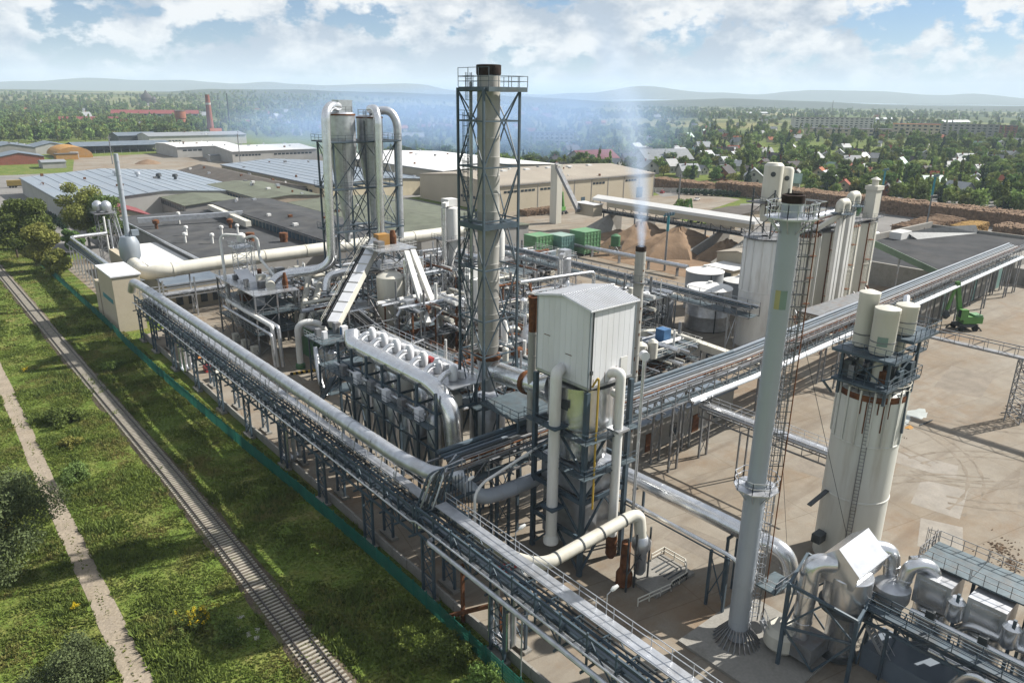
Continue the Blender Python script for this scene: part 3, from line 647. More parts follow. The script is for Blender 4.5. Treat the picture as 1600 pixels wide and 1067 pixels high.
# ================================================================== PIPE BRIDGE across the plant (runs in X, slightly turned past X=95)
def by(x): return 57.2 if x < 95 else 57.2+(x-95)*0.047
br_ = thing('pipe_bridge', 'long grey pipe bridge with parallel pipes crossing the whole yard to the bunkers', 'pipe bridge', (130, 60, 0))
ZB, ZT = 10.0, 12.6
segs = [(39.0, 95.0), (95.0, 168.0), (168.0, 236.0)]
for a, c in segs:
    for dy in (0, 3.2):
        for z in (ZB, ZT): MB().bar((a, by(a)+dy, z), (c, by(c)+dy, z), 0.18, 0.22).build('chord', 'grey_steel', br_)
    n = round((c-a)/3.0)
    for i in range(n):
        xa, xb = a+(c-a)*i/n, a+(c-a)*(i+1)/n
        for dy in (0, 3.2):
            MB().bar((xa, by(xa)+dy, ZB), (xa, by(xa)+dy, ZT), 0.11).bar((xa, by(xa)+dy, ZB if i % 2 else ZT), (xb, by(xb)+dy, ZT if i % 2 else ZB), 0.08).build('web_member', 'grey_steel', br_)
        MB().bar((xa, by(xa)-0.8, ZB-0.1), (xa, by(xa)+3.5, ZB-0.1), 0.12, 0.16).build('cross_beam', 'grey_steel', br_)
    deck_v = [(a, by(a)+0.3, ZB+0.1), (c, by(c)+0.3, ZB+0.1), (c, by(c)+1.5, ZB+0.1), (a, by(a)+1.5, ZB+0.1)]
    MB().quads(deck_v+[(x, y, z-0.08) for x, y, z in deck_v], [(0, 1, 2, 3), (7, 6, 5, 4), (0, 4, 5, 1), (1, 5, 6, 2), (2, 6, 7, 3), (3, 7, 4, 0)]).build('walkway', 'deck_steel', br_)
    MB().rail([(a, by(a)-0.05, ZT), (c, by(c)-0.05, ZT)], 0.9, 2.2, 0.05).build('handrail', 'galv', br_)
for k, (dy, z, r, m) in enumerate([(3.3, 13.3, 0.30, 'roof_slate'), (2.7, 13.1, 0.20, 'blue_steel'), (2.2, 13.0, 0.18, 'roof_slate'), (1.7, 12.95, 0.16, 'dark_steel'), (1.2, 12.9, 0.15, 'grey_steel'), (0.7, 12.9, 0.13, 'rust'),
                               (-0.45, 10.3, 0.24, 'bright_duct'), (-0.95, 10.2, 0.22, 'bright_duct'), (2.6, 10.6, 0.3, 'galv'), (2.0, 10.6, 0.2, 'dark_steel'), (1.7, 11.6, 0.16, 'rust')]):
    m2_ = 'blue_steel' if (k in (0, 2)) else m
    x0 = 80 if k in (6, 7) else 40
    if x0 == 40: PIPE('pipe', m2_ if k == 0 else m, [(40.5, by(40)+dy, z), (95, by(95)+dy, z)], r, br_, n=8)
    else: PIPE('pipe', m, [(x0, by(x0)+dy, z), (95, by(95)+dy, z)], r, br_, n=8)
    PIPE('pipe', m, [(95, by(95)+dy, z), (168, by(168)+dy, z), (234, by(234)+dy, z)], r, br_, n=8)
PIPE('pipe', 'bright_duct', [(96, 56.2, 10.2), (132, 57.9, 10.2)], 0.26, br_, n=8)
for x in (46, 59, 77, 84, 104, 126, 147, 168, 188, 208, 226, 234):
    for dy in (0, 3.2):
        for d in (0, 1.8): MB().bx(x+d-0.13, x+d+0.13, by(x)+dy-0.13, by(x)+dy+0.13, 0, ZB).build('leg', 'grey_steel' if x > 70 else 'blue_steel', br_)
        b = MB()
        for k in range(3): b.xface((x, by(x)+dy), (x+1.8, by(x)+dy), 0.4+3.2*k, 0.4+3.2*(k+1), 0.08)
        b.build('bracing', 'grey_steel' if x > 70 else 'blue_steel', br_)
# junction cage where bridge meets rack
t = thing('junction_cage', 'tangled cage of dark steel posts and pipes where rack and bridge meet', 'pipe junction', (39.5, 57.5, 0))
for i in range(9):
    x = 38.6+0.33*i; MB().bar((x, 56.4-0.12*i, 5.8), (x, 56.4-0.12*i, 12.4+0.1*i), 0.07).build('post', 'blue_steel', t)
for i in range(7):
    PIPE('pipe', ['blue_steel', 'galv', 'dark_steel'][i % 3], [(36.2+0.3*i, 60.5, 8.4), (36.2+0.3*i, 58.6-0.3*i, 8.5), (37.4+0.45*i, 57.7-0.1*i, 12.9), (42, 57.6+0.42*i, 13.0)], 0.13, t, rr=0.7, n=8)
MB().bx(38.4, 42, 55.8, 56.2, 9.9, 10.1).bx(38.4, 38.6, 52, 56.2, 9.9, 10.1).build('landing', 'blue_steel', t)
PIPE('pipe', 'white_paint', [(41, 54.6, 3.5), (41, 54.6, 10.6), (42.5, 55.2, 11.2), (52, 55.4, 13.2)], 0.16, t, rr=0.8, n=8)
# dark duct below the bridge
MB().tube(arc([(40.8, 57.2, 11.4), (43.0, 56.4, 8.6), (46, 56.4, 8.2), (58, 56.4, 8.2)], 1.5), 0.85, 16, bands=3.2).build('return_duct', 'stack_metal', None, True, label='dull grey duct running under the pipe bridge behind the white pipes', cat='duct')

# ================================================================== WHITE SHED ON THE DRYER TOWER
X0, X1, Y0, Y1, ZL, ZE, ZRR = 50.4, 57.0, 48.1, 55.9, 22.0, 30.3, 31.05
t = thing('filter_house', 'tall white metal clad shed with gabled roof on a blue steel tower', 'shed', (53.7, 52, 22))
n = 8
for i in range(n):
    a, c = X0+(X1-X0)*i/n, X0+(X1-X0)*(i+1)/n
    MB().bx(a+0.015, c-0.015, Y0, Y0+0.12, ZL, ZE-0.05).build('panel', 'white_panel', t); MB().bx(a+0.015, c-0.015, Y1-0.12, Y1, ZL, ZE-0.05).build('panel', 'white_panel', t)
n = 9
for i in range(n):
    a, c = Y0+0.13+(Y1-Y0-0.26)*i/n, Y0+0.13+(Y1-Y0-0.26)*(i+1)/n; ym = (Y0+Y1)/2
    ztop = lambda y: ZE-0.06+(ZRR-ZE)*(1-abs(y-ym)/((Y1-Y0)/2))
    for xx in (X0, X1-0.12):
        b = MB(); vs = [(xx, a+.01, ZL), (xx+.12, a+.01, ZL), (xx+.12, c-.01, ZL), (xx, c-.01, ZL), (xx, a+.01, ztop(a)), (xx+.12, a+.01, ztop(a)), (xx+.12, c-.01, ztop(c)), (xx, c-.01, ztop(c))]
        b.quads(vs, [(3, 2, 1, 0), (4, 5, 6, 7), (0, 1, 5, 4), (1, 2, 6, 5), (2, 3, 7, 6), (3, 0, 4, 7)]).build('panel', 'white_panel', t)
rf = MB().roof(X0, X1, Y0, Y1, ZE, ZRR, 'X', 0.28, 0.12).build('roof', 'white_panel', t)
for i in range(22):
    x = X0-0.15+(X1-X0+0.3)*i/21; s_ = (ZRR-ZE)/((Y1-Y0)/2)
    MB().bar((x, Y0-0.26, ZE-0.26*s_+0.16), (x, (Y0+Y1)/2-0.05, ZRR+0.16), 0.07, 0.09).bar((x, Y1+0.26, ZE-0.26*s_+0.16), (x, (Y0+Y1)/2+0.05, ZRR+0.16), 0.07, 0.09).build('roof_rib', 'white_panel', rf)
MB().bx(X0+0.1, X1-0.1, Y0+0.1, Y1-0.1, ZL-0.25, ZL-0.02).build('floor', 'dark_steel', t)
MB().bar((X0+0.35, Y0-0.07, ZL), (X0+0.35, Y0-0.07, ZE-0.2), 0.10).build('drainpipe', 'dark_steel', t)
for p in ((50.38, 54.3, 26.3), (50.38, 51.0, 25.0)): MB().bx(50.33, 50.397, p[1]-0.45, p[1]+0.45, p[2], p[2]+0.05).build('rust_mark', 'rust', t)
MB().bx(X0+0.18, X0+0.5, Y0-0.18, Y0-0.02, 23.6, 24.0).build('lamp', 'dark_steel', t)
for x, y in ((X0, Y0), (X1, Y0), (X0, Y1)): MB().bx(x-.05, x+.05, y-.05, y+.05, ZL-.05, ZE).build('corner_flashing', 'roof_blue', t)
MB().bx(X0-.06, X0-.01, Y0, Y1, ZL-.02, ZL+.28).build('base_flashing', 'galv', t); MB().bx(X0, X1, Y0-.06, Y0-.01, ZL-.02, ZL+.28).build('base_flashing', 'galv', t)
MB().bx(X0+4.7, X0+5.7, Y0-.07, Y0-.01, ZL+.35, ZL+2.5).build('door', 'white_paint', t)
for k in range(7): MB().bx(X0+.7+k*.83, X0+.76+k*.83, Y0-.012, Y0-.002, ZL+.3, ZL+.6+R.uniform(.3, 1.6)).build('rust_streak', 'cream_paint' if k % 2 else 'rust', t)

t = thing('dryer_tower', 'blue steel tower with stacked silver drum and hopper sections under the white shed', 'process tower', (53.7, 52, 0))
for x in (X0, X1):
    for y in (Y0, Y1): MB().bx(x-0.24, x+0.24, y-0.24, y+0.24, 0, 21.7).build('leg', 'blue_steel', t)
for z in (16.2, 12.2, 9.0, 4.6):
    for p, q in (((X0, Y0), (X1, Y0)), ((X0, Y1), (X1, Y1)), ((X0, Y0), (X0, Y1)), ((X1, Y0), (X1, Y1))): MB().bar((*p, z), (*q, z), 0.3, 0.5).build('beam', 'blue_steel', t)
for za, zb_ in ((0.3, 4.4), (4.8, 8.8), (9.3, 12.0), (12.5, 16.0)):
    for p, q in (((X0, Y0), (X1, Y0)), ((X0, Y0), (X0, Y1))): m_ = (((p[0]+q[0])/2), (p[1]+q[1])/2); MB().bar((*p, za), (*m_, zb_), 0.22).bar((*q, za), (*m_, zb_), 0.22).build('bracing', 'blue_steel', t)
dr = MB().lathe(53.7, 52, [(3.0, 16.4), (3.75, 16.8), (3.75, 21.4), (3.3, 21.6)], 28).build('drum', 'bright_duct', t, True)
MB().bar((49.92, 51.35, 19.6), (49.92, 50.35, 19.6), 0.12, 0.95).build('hatch', 'dark_steel', dr)
MB().lathe(53.7, 52, [(2.3, 12.4), (2.9, 12.8), (2.9, 16.1), (2.6, 16.4)], 24).build('drum', 'bright_duct', t, True)
MB().bx(51.0, 56.4, 48.7, 55.3, 9.2, 12.2).build('casing', 'galv', t)
MB().bx(51.2, 56.2, 48.9, 55.1, 2.2, 8.8).build('casing', 'galv', t)
MB().quads([(51.2, 48.9, 2.2), (56.2, 48.9, 2.2), (56.2, 55.1, 2.2), (51.2, 55.1, 2.2), (53, 51, 0.6), (54.4, 51, 0.6), (54.4, 53, 0.6), (53, 53, 0.6)], [(0, 1, 5, 4), (1, 2, 6, 5), (2, 3, 7, 6), (3, 0, 4, 7), (4, 5, 6, 7)]).build('hopper', 'grey_steel', t)
for z in (16.5, 12.5):
    MB().bx(49.3, 50.1, 47.0, 56.6, z-0.08, z).bx(50.1, 57.4, 46.9, 47.8, z-0.08, z).build('platform', 'deck_steel', t)
    MB().rail([(49.35, 56.6, z), (49.35, 47.0, z), (57.4, 47.0, z)], 1.1, 1.5).build('handrail', 'blue_steel', t)
w1 = thing('white_downpipe', 'thick white downpipe bending out of the shaded side of the white shed', 'pipe', (49.1, 51.4, 3))
MB().tube(arc([(50.5, 52.0, 23.2), (49.1, 51.4, 23.3), (49.1, 51.4, 4.0)], 1.3, 7), 0.62, 18).build('pipe', 'white_paint', w1, True)
MB().lathe(49.1, 51.4, [(0.62, 4.2), (0.85, 3.6), (0.85, 3.2)], 18).build('flare', 'white_paint', w1, True)
for z in (17.2, 7.6): MB().bx(48.2, 50.1, 50.4, 52.4, z, z+0.22).build('collar', 'blue_steel', w1)
w2 = thing('white_downpipe', 'white downpipe arching out of the sunlit face of the white shed', 'pipe', (54.0, 47.1, 3))
MB().tube(arc([(53.6, 48.3, 23.1), (54.05, 47.0, 23.5), (54.05, 46.9, 4.0)], 1.2, 7), 0.52, 18).build('pipe', 'white_paint', w2, True)
MB().tube(arc([(54.1, 48.0, 20.9), (54.05, 47.0, 20.8), (54.05, 46.9, 17.5)], 1.3, 6), 0.40, 14).build('branch', 'white_paint', w2, True)
MB().bx(53.2, 54.9, 46.1, 47.8, 17.0, 17.25).build('collar', 'galv', w2)
MB().lathe(54.05, 46.9, [(0.52, 4.4), (0.62, 4.0), (0.62, 2.0), (0.35, 1.5)], 16).build('sleeve', 'rust', w2, True)
PIPE('gas_pipe', 'yellow_paint', [(50.9, 47.95, 22.3), (50.9, 47.3, 23.4), (51.1, 47.3, 23.3), (51.1, 47.3, 8.5)], 0.11, None, rr=0.3, n=8, label='thin yellow pipe running down the corner of the dryer tower', cat='pipe')
t = thing('level_pole', 'slim grey vertical pole with a round white disc beside the white shed', 'pole', (56.6, 46.6, 0))
MB().tube([(56.8, 46.4, 6), (56.8, 46.4, 24.5)], 0.17, 8).build('pole', 'galv', t, True)
MB().tube([(56.65, 46.1, 24.8), (56.95, 46.7, 24.8)], 0.5, 16).build('disc', 'white_panel', t, True)

# ================================================================== RUSTY-TOPPED VENT beside shed
t = thing('vent_stack', 'short cream vent stack with a long rusty top next to the white shed', 'chimney', (52.4, 58.6, 14))
MB().tube([(52.4, 58.8, 13), (52.4, 58.8, 25.2)], 0.55, 14, bands=2.6).build('lower_shell', 'chimney_paint', t, True)
MB().lathe(52.4, 58.8, [(0.53, 25.2), (0.55, 28.6), (0.68, 29.2), (0.55, 29.25), (0.5, 28.8)], 14).build('rusty_top', 'rust', t, True)

# ================================================================== BIG CHIMNEY IN LATTICE TOWER
CX, CY = 53.95, 68.9
t = thing('main_chimney', 'tallest chimney, a pale riveted flue with sooty top inside a lattice tower', 'chimney', (CX, CY, 14))
prof = [(1.15, 19.5), (1.32, 20.6)]
z = 20.6
while z < 51.5: prof += [(1.34, z), (1.34, z+0.1), (1.30, z+0.12), (1.30, z+1.95)]; z += 2.07
fl = MB().lathe(CX, CY, prof+[(1.30, 52.3)], 26).build('flue', 'chimney_paint', t, True)
MB().lathe(CX, CY, [(1.30, 52.2), (1.40, 52.4), (1.40, 53.3), (1.25, 53.35), (1.2, 52.4)], 26).build('sooty_top', 'soot', t, True)
MB().lathe(CX, CY, [(1.6, 18.9), (1.62, 19.3), (1.2, 19.6)], 22).build('rusty_collar', 'rust', t, True)
MB().lathe(CX, CY, [(0.9, 14.6), (1.05, 16), (1.5, 18.9)], 22).build('base_cone', 'galv', t, True)
t = thing('chimney_tower', 'tall dark blue lattice tower with platforms holding the main chimney', 'lattice tower', (CX, CY, 0))
tx0, tx1, ty0, ty1 = 51.4, 56.5, 66.5, 71.3
LV = [0, 6.5, 13.3, 20.0, 24.5, 30.7, 36.4, 42.4, 47.4, 50.7]
for c in ((tx0, ty0), (tx1, ty0), (tx1, ty1), (tx0, ty1)):
    dx, dy = (c[0]-CX), (c[1]-CY)
    MB().bar((CX+dx*1.25, CY+dy*1.25, 0), (CX+dx, CY+dy, 20), 0.30).bar((CX+dx, CY+dy, 20), (CX+dx, CY+dy, 50.9), 0.24).build('leg', 'blue_steel', t)
cs = [(tx0, ty0), (tx1, ty0), (tx1, ty1), (tx0, ty1)]
for i in range(4):
    p, q = cs[i], cs[(i+1) % 4]; mid = ((p[0]+q[0])/2, (p[1]+q[1])/2)
    for k in range(len(LV)-1):
        a, c = LV[k], LV[k+1]; f0 = 1.25-0.25*min(1, a/20); f1 = 1.25-0.25*min(1, c/20)
        P = lambda s_, f, z: (CX+(s_[0]-CX)*f, CY+(s_[1]-CY)*f, z)
        b = MB().bar(P(p, f1, c), P(q, f1, c), 0.16)
        if k % 2: b.bar(P(p, f0, a), P(mid, f1, c), 0.12).bar(P(q, f0, a), P(mid, f1, c), 0.12)
        else: b.bar(P(mid, f0, a), P(p, f1, c), 0.12).bar(P(mid, f0, a), P(q, f1, c), 0.12)
        b.build('bracing', 'blue_steel', t)
def ring_deck(par, x0, x1, y0, y1, hx0, hx1, hy0, hy1, z, mat='deck_steel', th=0.3, rail=True, rmat='blue_steel'):
    p = MB().bx(x0, x1, y0, hy0, z-th, z).bx(x0, x1, hy1, y1, z-th, z).bx(x0, hx0, hy0, hy1, z-th, z).bx(hx1, x1, hy0, hy1, z-th, z).build('platform', mat, par)
    if rail: MB().rail([(x0, y0, z), (x1, y0, z), (x1, y1, z), (x0, y1, z), (x0, y0, z)], 1.15, 1.3, 0.055).build('handrail', rmat, p)
ring_deck(t, tx0+0.3, tx1+0.7, ty0-0.5, ty1+0.3, CX-1.6, CX+1.6, CY-1.6, CY+1.6, 51.0, th=0.5)
MB().rail([(tx0+0.3, ty0-0.5, 51.0), (tx0+0.3, ty1+0.3, 51.0)], 2.0, 2, 0.06).build('handrail', 'blue_steel', t)
ring_deck(t, tx0-0.1, tx1+0.1, ty0-0.1, ty1+0.1, CX-1.6, CX+1.6, CY-1.6, CY+1.6, 36.0, 'blue_steel', 0.6, False)
for z in (47.4, 42.4, 30.7): MB().bx(tx0+0.1, tx0+1.1, ty1-2.2, ty1-0.1, z-0.1, z).build('landing', 'deck_steel', t); MB().rail([(tx0+0.1, ty1-2.2, z), (tx0+0.1, ty1-0.1, z)], 1.1, 1.0).build('handrail', 'blue_steel', t)
for a, c in ((20, 30.7), (30.7, 36.2), (36.2, 42.4), (42.4, 47.4), (47.4, 51.6)): MB().ladder(tx0+0.65, ty1-0.9-(a % 3)*0.3, a, c+0.9, (0.3, 1), 0.5, True, (-1, 0)).build('ladder', 'blue_steel', t)
MB().tube([(tx0+1.4, ty1-0.6, 14), (tx0+1.4, ty1-0.6, 51.5)], 0.2, 8).build('riser_pipe', 'galv', t, True)
MB().bx(50.6, 60, 59, 66.4, 14.3, 14.6).build('platform', 'deck_steel', t)
MB().rail([(50.6, 66.4, 14.6), (50.6, 59, 14.6), (60, 59, 14.6)], 1.1, 1.6).build('handrail', 'blue_steel', t)
for x in (50.8, 59.8):
    for y in (59.2, 63): MB().bx(x-0.15, x+0.15, y-0.15, y+0.15, 0, 14.3).build('leg', 'blue_steel', t)
MB().bx(50.5, 56, 66.6, 71, 13.2, 13.4).build('platform', 'deck_steel', t)
# hot gas duct between drum and chimney, with flanged joints
t = thing('flue_duct', 'fat shiny silver duct with rusty joint between drum and chimney base', 'duct', (52.5, 60, 14))
MB().tube([(53.2, 55.4, 19.2), (53.0, 57.4, 18.8)], [2.2, 1.45], 20).build('transition', 'bright_duct', t, True)
MB().tube(arc([(53.0, 57.4, 18.8), (53.2, 61.5, 18.3), (53.8, 67.2, 17.6)], 1), 1.25, 20, bands=2.4).build('duct', 'bright_duct', t, True)
MB().tube([(53.1, 60.0, 18.45), (53.13, 60.6, 18.38)], 1.42, 20).build('expansion_joint', 'rust', t, True)
MB().lathe(53.9, 69, [(1.6, 3), (2.3, 5.5), (2.3, 12.6), (1.4, 13.9)], 20).build('fan_casing', 'galv', t, True)

# ================================================================== ROW OF CYCLONES with the bright collector duct
t = thing('cyclone_bank', 'row of tall cyclones in a dark blue frame beneath the bright collector duct', 'dust collector', (48.5, 80, 0))
for i in range(7):
    y = 70.4+i*3.35
    c = MB().lathe(49.4, y, [(0.35, 1.8), (0.5, 3.2), (1.3, 8.2), (1.3, 14.2), (0.9, 14.8)], 14).build('cyclone', 'bright_duct' if i % 3 else 'cream_paint', t, True)
    MB().lathe(46.9, y+0.4, [(0.3, 1.4), (0.42, 2.6), (0.95, 6.4), (0.95, 12.0), (0.6, 12.6)], 12).build('cyclone', 'galv', t, True)
    v = MB().lathe(49.6, y, [(0.55, 16.5), (0.62, 16.9), (0.62, 17.9), (0.3, 18.4)], 12).build('valve_head', 'white_panel', t, True)
    MB().tube(arc([(47.2, y, 16.6), (48.4, y, 17.7), (49.6, y, 17.5)], 0.6), 0.38, 10).build('branch_duct', 'bright_duct', t, True)
    MB().bx(50.5, 51.0, y-0.5, y+0.5, 16.5, 17.4).build('control_box', 'white_panel' if i != 2 else 'red_paint', t)
for y in (68.4, 72.6, 76.8, 81.0, 85.2, 89.4, 93.4):
    for x in (45.6, 51.6): MB().bx(x-0.16, x+0.16, y-0.16, y+0.16, 0, 16.3).build('leg', 'blue_steel', t)
    for z in (8.6, 13.6): MB().bar((45.6, y, z), (51.6, y, z), 0.2, 0.3).build('beam', 'blue_steel', t)
for i, y in enumerate((68.4, 72.6, 76.8, 81.0, 85.2, 89.4)):
    m_ = y+2.1
    MB().bar((45.6, y, 3.0), (45.6, m_, 8.5), 0.2).bar((45.6, y+4.2, 3.0), (45.6, m_, 8.5), 0.2).build('bracing', 'blue_steel', t)
    MB().bar((45.6, y, 8.8), (45.6, y+4.2, 13.4), 0.12).build('bracing', 'blue_steel', t)
    for z in (3.0, 8.6, 13.6): MB().bar((45.6, y+.17, z), (45.6, y+4.03, z), 0.18, 0.25).build('beam', 'blue_steel', t)
MB().bx(47.8, 53.4, 68, 94, 16.3, 16.45).build('platform', 'galv', t)
MB().rail([(53.4, 68, 16.45), (53.4, 94, 16.45), (47.8, 94, 16.45)], 1.1, 1.6).build('handrail', 'galv', t)
MB().rail([(51.6, 68.2, 16.45), (51.6, 94, 16.45)], 1.1, 1.6).build('handrail', 'white_paint', t)
MB().bx(44.2, 45.4, 68, 94, 12.0, 12.1).build('platform', 'deck_steel', t); MB().rail([(44.2, 68, 12.1), (44.2, 94, 12.1)], 1.1, 1.8).build('handrail', 'blue_steel', t)
MB().bx(44.4, 45.4, 68, 94, 5.4, 5.5).build('platform', 'deck_steel', t); MB().rail([(44.4, 68, 5.5), (44.4, 94, 5.5)], 1.1, 1.8).build('handrail', 'blue_steel', t)
PIPE('pipe', 'galv', [(45.2, 94, 13.1), (45.2, 70, 13.1)], 0.16, t, n=8)
for i in range(6): MB().bx(44.5, 45.3, 70.5+i*3.9, 71.6+i*3.9, 12.15, 13.7).build('control_box', 'grey_steel' if i % 2 else 'white_panel', t)
for z in (12.12, 8.12): MB().bx(44.2, 51.6, 94.1, 97.4, z-0.12, z).build('platform', 'deck_steel', t)
MB().rail([(44.2, 94, 12.1), (44.2, 97.4, 12.1), (51.6, 97.4, 12.1)], 1.1, 1.2).rail([(44.2, 94, 8.1), (44.2, 97.4, 8.1), (51.6, 97.4, 8.1)], 1.1, 1.2).build('handrail', 'blue_steel', t)
for a, c, d, e in (((43.4, 88, 0), (43.4, 94, 5.5), 0, 1), ((43.4, 97, 5.5), (43.4, 91, 12.1), 0, 1), ((44.6, 95.6, 8.1), (50.5, 95.6, 12.1), 1, 0)): MB().stair(a, c, 0.9, (1, 0) if d == 0 else (0, 1)).build('stair', 'blue_steel', t)
for x in (44.4, 51.4): MB().bx(x-0.14, x+0.14, 97.2, 97.5, 0, 12).build('leg', 'blue_steel', t)
b = MB().tube(arc([(47.6, 92.6, 17.6), (47.0, 91.6, 16.2), (47.0, 70.6, 16.3), (47.2, 67.6, 14.4), (47.2, 66.8, 8.5)], 2.4, 6), 1.12, 22, bands=6.5, bw=0.12, bh=0.03)
b.build('collector_duct', 'bright_duct', None, True, label='bright polished collector duct curving down at the front of the cyclone row', cat='duct')

# ================================================================== CREAM ELBOW PIPE and blower
t = thing('cream_elbow_pipe', 'fat cream pipe with black bands elbowing down beside the yellow-barred pit', 'pipe', (50, 47, 5))
MB().tube(arc([(40.2, 62, 6.6), (40.6, 47.2, 6.8), (42.2, 44.9, 6.8), (53.8, 44.4, 7.9), (54.9, 44.0, 7.9), (54.95, 43.6, 5.4)], 1.7, 6), 0.66, 18).build('pipe', 'cream_paint', t, True)
for p, q in (((43.6, 44.84, 6.94), (43.75, 44.83, 6.95)), ((46.8, 44.7, 7.24), (46.95, 44.69, 7.25)), ((49.6, 44.58, 7.5), (49.75, 44.57, 7.52)), ((52.8, 44.45, 7.8), (52.95, 44.44, 7.82)), ((40.25, 60, 6.62), (40.26, 59.8, 6.62)), ((40.4, 54, 6.7), (40.41, 53.8, 6.7))): MB().tube([p, q], 0.72, 18).build('band', 'dark_steel', t, True)
MB().lathe(55.0, 43.5, [(0.62, 5.6), (1.05, 5.0), (1.05, 4.3), (0.7, 3.6), (0.7, 1.4), (0.45, 0.9)], 16).build('separator', 'galv', t, True)
MB().lathe(53.0, 43.9, [(0.5, 5.4), (0.55, 2.2), (0.9, 1.6), (0.9, 0.3)], 14).build('rusty_base', 'rust', t, True)
for x in (52.3, 53.6, 55.8): MB().bx(x-0.08, x+0.08, 42.9, 43.06, 0, 6.6).build('leg', 'dark_steel', t)
MB().bar((52.3, 43, 2), (55.8, 43, 5), 0.1).bar((52.3, 43, 5), (55.8, 43, 2), 0.1).build('bracing', 'dark_steel', t)
t = thing('pit_cover', 'concrete pit slab with black and cream striped barrier rails', 'pit', (57, 42, 0))
MB().bx(54, 60.5, 40.2, 44.8, 0.0, 0.35).build('slab', 'concrete', t)
for pts in ([(56.2, 40.0, 0.3), (58.8, 40.0, 0.3), (60.6, 41.6, 0.3)], [(60.6, 41.6, 0.3), (60.6, 44.6, 0.3), (58.4, 44.6, 0.3)], [(51.5, 40.6, 0.05), (56.2, 40.0, 0.05)]): MB().rail(pts, 0.95, 1.6, 0.10).build('barrier', 'cream_paint', t)
for i in range(8): MB().bx(56.4+i*0.3, 56.52+i*0.3, 39.93, 40.07, 0.80, 1.28).build('stripe', 'dark_steel', t)
b = MB()
for i in range(5): b.bx(57.2, 59.6, 41.2+i*0.55, 41.35+i*0.55, 0.36, 0.44)
b.build('grating', 'dark_steel', t) if False else None
for i in range(5): MB().bx(57.2, 59.6, 41.2+i*0.55, 41.35+i*0.55, 0.35, 0.44).build('slat', 'dark_steel', t)

# ================================================================== smoking pole stack
t = thing('smoking_stack', 'thin whitish stained pole chimney smoking beside the white shed', 'chimney', (73.2, 61.6, 0))
pts = []; z = 0
MB().tube([(73.2, 61.6, 0), (73.2, 61.6, 31.4)], 0.68, 16, bands=3.1, bw=0.14, bh=0.05).build('flue', 'chimney_paint', t, True)
MB().lathe(73.2, 61.6, [(0.69, 31.3), (0.71, 31.9), (0.6, 31.95), (0.55, 31.3)], 16).build('sooty_top', 'soot', t, True)
MB().lathe(73.2, 61.6, [(0.9, 27.2), (1.15, 27.2), (1.15, 27.3), (0.9, 27.3)], 16).build('platform', 'grey_steel', t)
for i in range(8):
    a = i*math.pi/4; MB().bar((73.2+1.1*math.cos(a), 61.6+1.1*math.sin(a), 27.3), (73.2+1.1*math.cos(a), 61.6+1.1*math.sin(a), 28.3), 0.05).bar((73.2+1.1*math.cos(a), 61.6+1.1*math.sin(a), 28.3), (73.2+1.1*math.cos(a+.785), 61.6+1.1*math.sin(a+.785), 28.3), 0.05).build('handrail', 'grey_steel', t)
for i in range(14):
    z = 6+i*1.75; a = -2.0+R.uniform(-.5, .5); MB().bx(73.2+0.60*math.cos(a)-0.1, 73.2+0.60*math.cos(a)+0.1, 61.6+0.6*math.sin(a)-0.1, 61.6+0.6*math.sin(a)+0.1, z, z+R.uniform(.15, .7)).build('rust_patch', 'rust', t)

# ================================================================== gallery from the bridge to the silo
t = thing('silo_gallery', 'narrow grey walkway truss leading from the pipe bridge to the near silo', 'footbridge', (84, 48, 8))
for x in (82.6, 84.6):
    for z in (7.2, 8.6): MB().bar((x, 57, z), (x, 36.5, z), 0.16, 0.2).build('chord', 'grey_steel', t)
    for i in range(9): MB().bar((x, 57-i*2.27, 7.2), (x, 57-(i+1)*2.27, 8.6 if i % 2 else 7.2), 0.08).bar((x, 57-i*2.27, 7.2), (x, 57-i*2.27, 8.6), 0.08).build('web_member', 'grey_steel', t)
MB().bx(82.7, 84.5, 36.5, 57, 8.62, 8.7).build('walkway', 'galv', t)
MB().bx(82.9, 83.5, 36.5, 57, 8.72, 8.95).build('cable_tray', 'bright_duct', t)
for x in (82.6, 84.6): MB().rail([(x, 57, 8.7), (x, 36.5, 8.7)], 1.1, 1.8).build('handrail', 'galv', t)
for x in (82.6, 84.6): MB().bx(x-0.1, x+0.1, 49.9, 50.1, 0, 7.2).build('leg', 'grey_steel', t)
# ================================================================== NEAR METAL STACK (right foreground)
SX, SY = 55.0, 31.1
t = thing('near_stack', 'tall silver steel stack with caged ladder and ribbed skirt base in right foreground', 'chimney', (SX, SY, 0))
prof = [(0.95, 0.6)]; z = 0.6
while z < 16: prof += [(0.95, z+2.0), (0.965, z+2.0), (0.965, z+2.08), (0.95, z+2.08)]; z += 2.08
prof += [(0.95, 16.9), (0.84, 17.3)]; z = 17.3
while z < 40: prof += [(0.83, z+1.9), (0.845, z+1.9), (0.845, z+1.98), (0.83, z+1.98)]; z += 1.98
MB().lathe(SX, SY, prof+[(0.83, 41.6), (0.83, 42.4)], 28).build('shell', 'stack_metal', t, True)
MB().lathe(SX, SY, [(0.82, 42.3), (0.90, 42.3), (0.90, 42.9), (0.72, 42.95), (0.68, 42.3)], 24).build('sooty_top', 'soot', t, True)
for i in range(26):
    a = 2*math.pi*i/26; c, s = math.cos(a), math.sin(a)
    MB().bar((SX+0.97*c, SY+0.97*s, 1.9), (SX+2.3*c, SY+2.3*s, 0.12), 0.09, 0.16).build('base_rib', 'grey_steel', t)
MB().lathe(SX, SY, [(2.6, 0.02), (2.6, 0.14), (1.2, 0.14)], 28).build('base_plate', 'dark_steel', t)
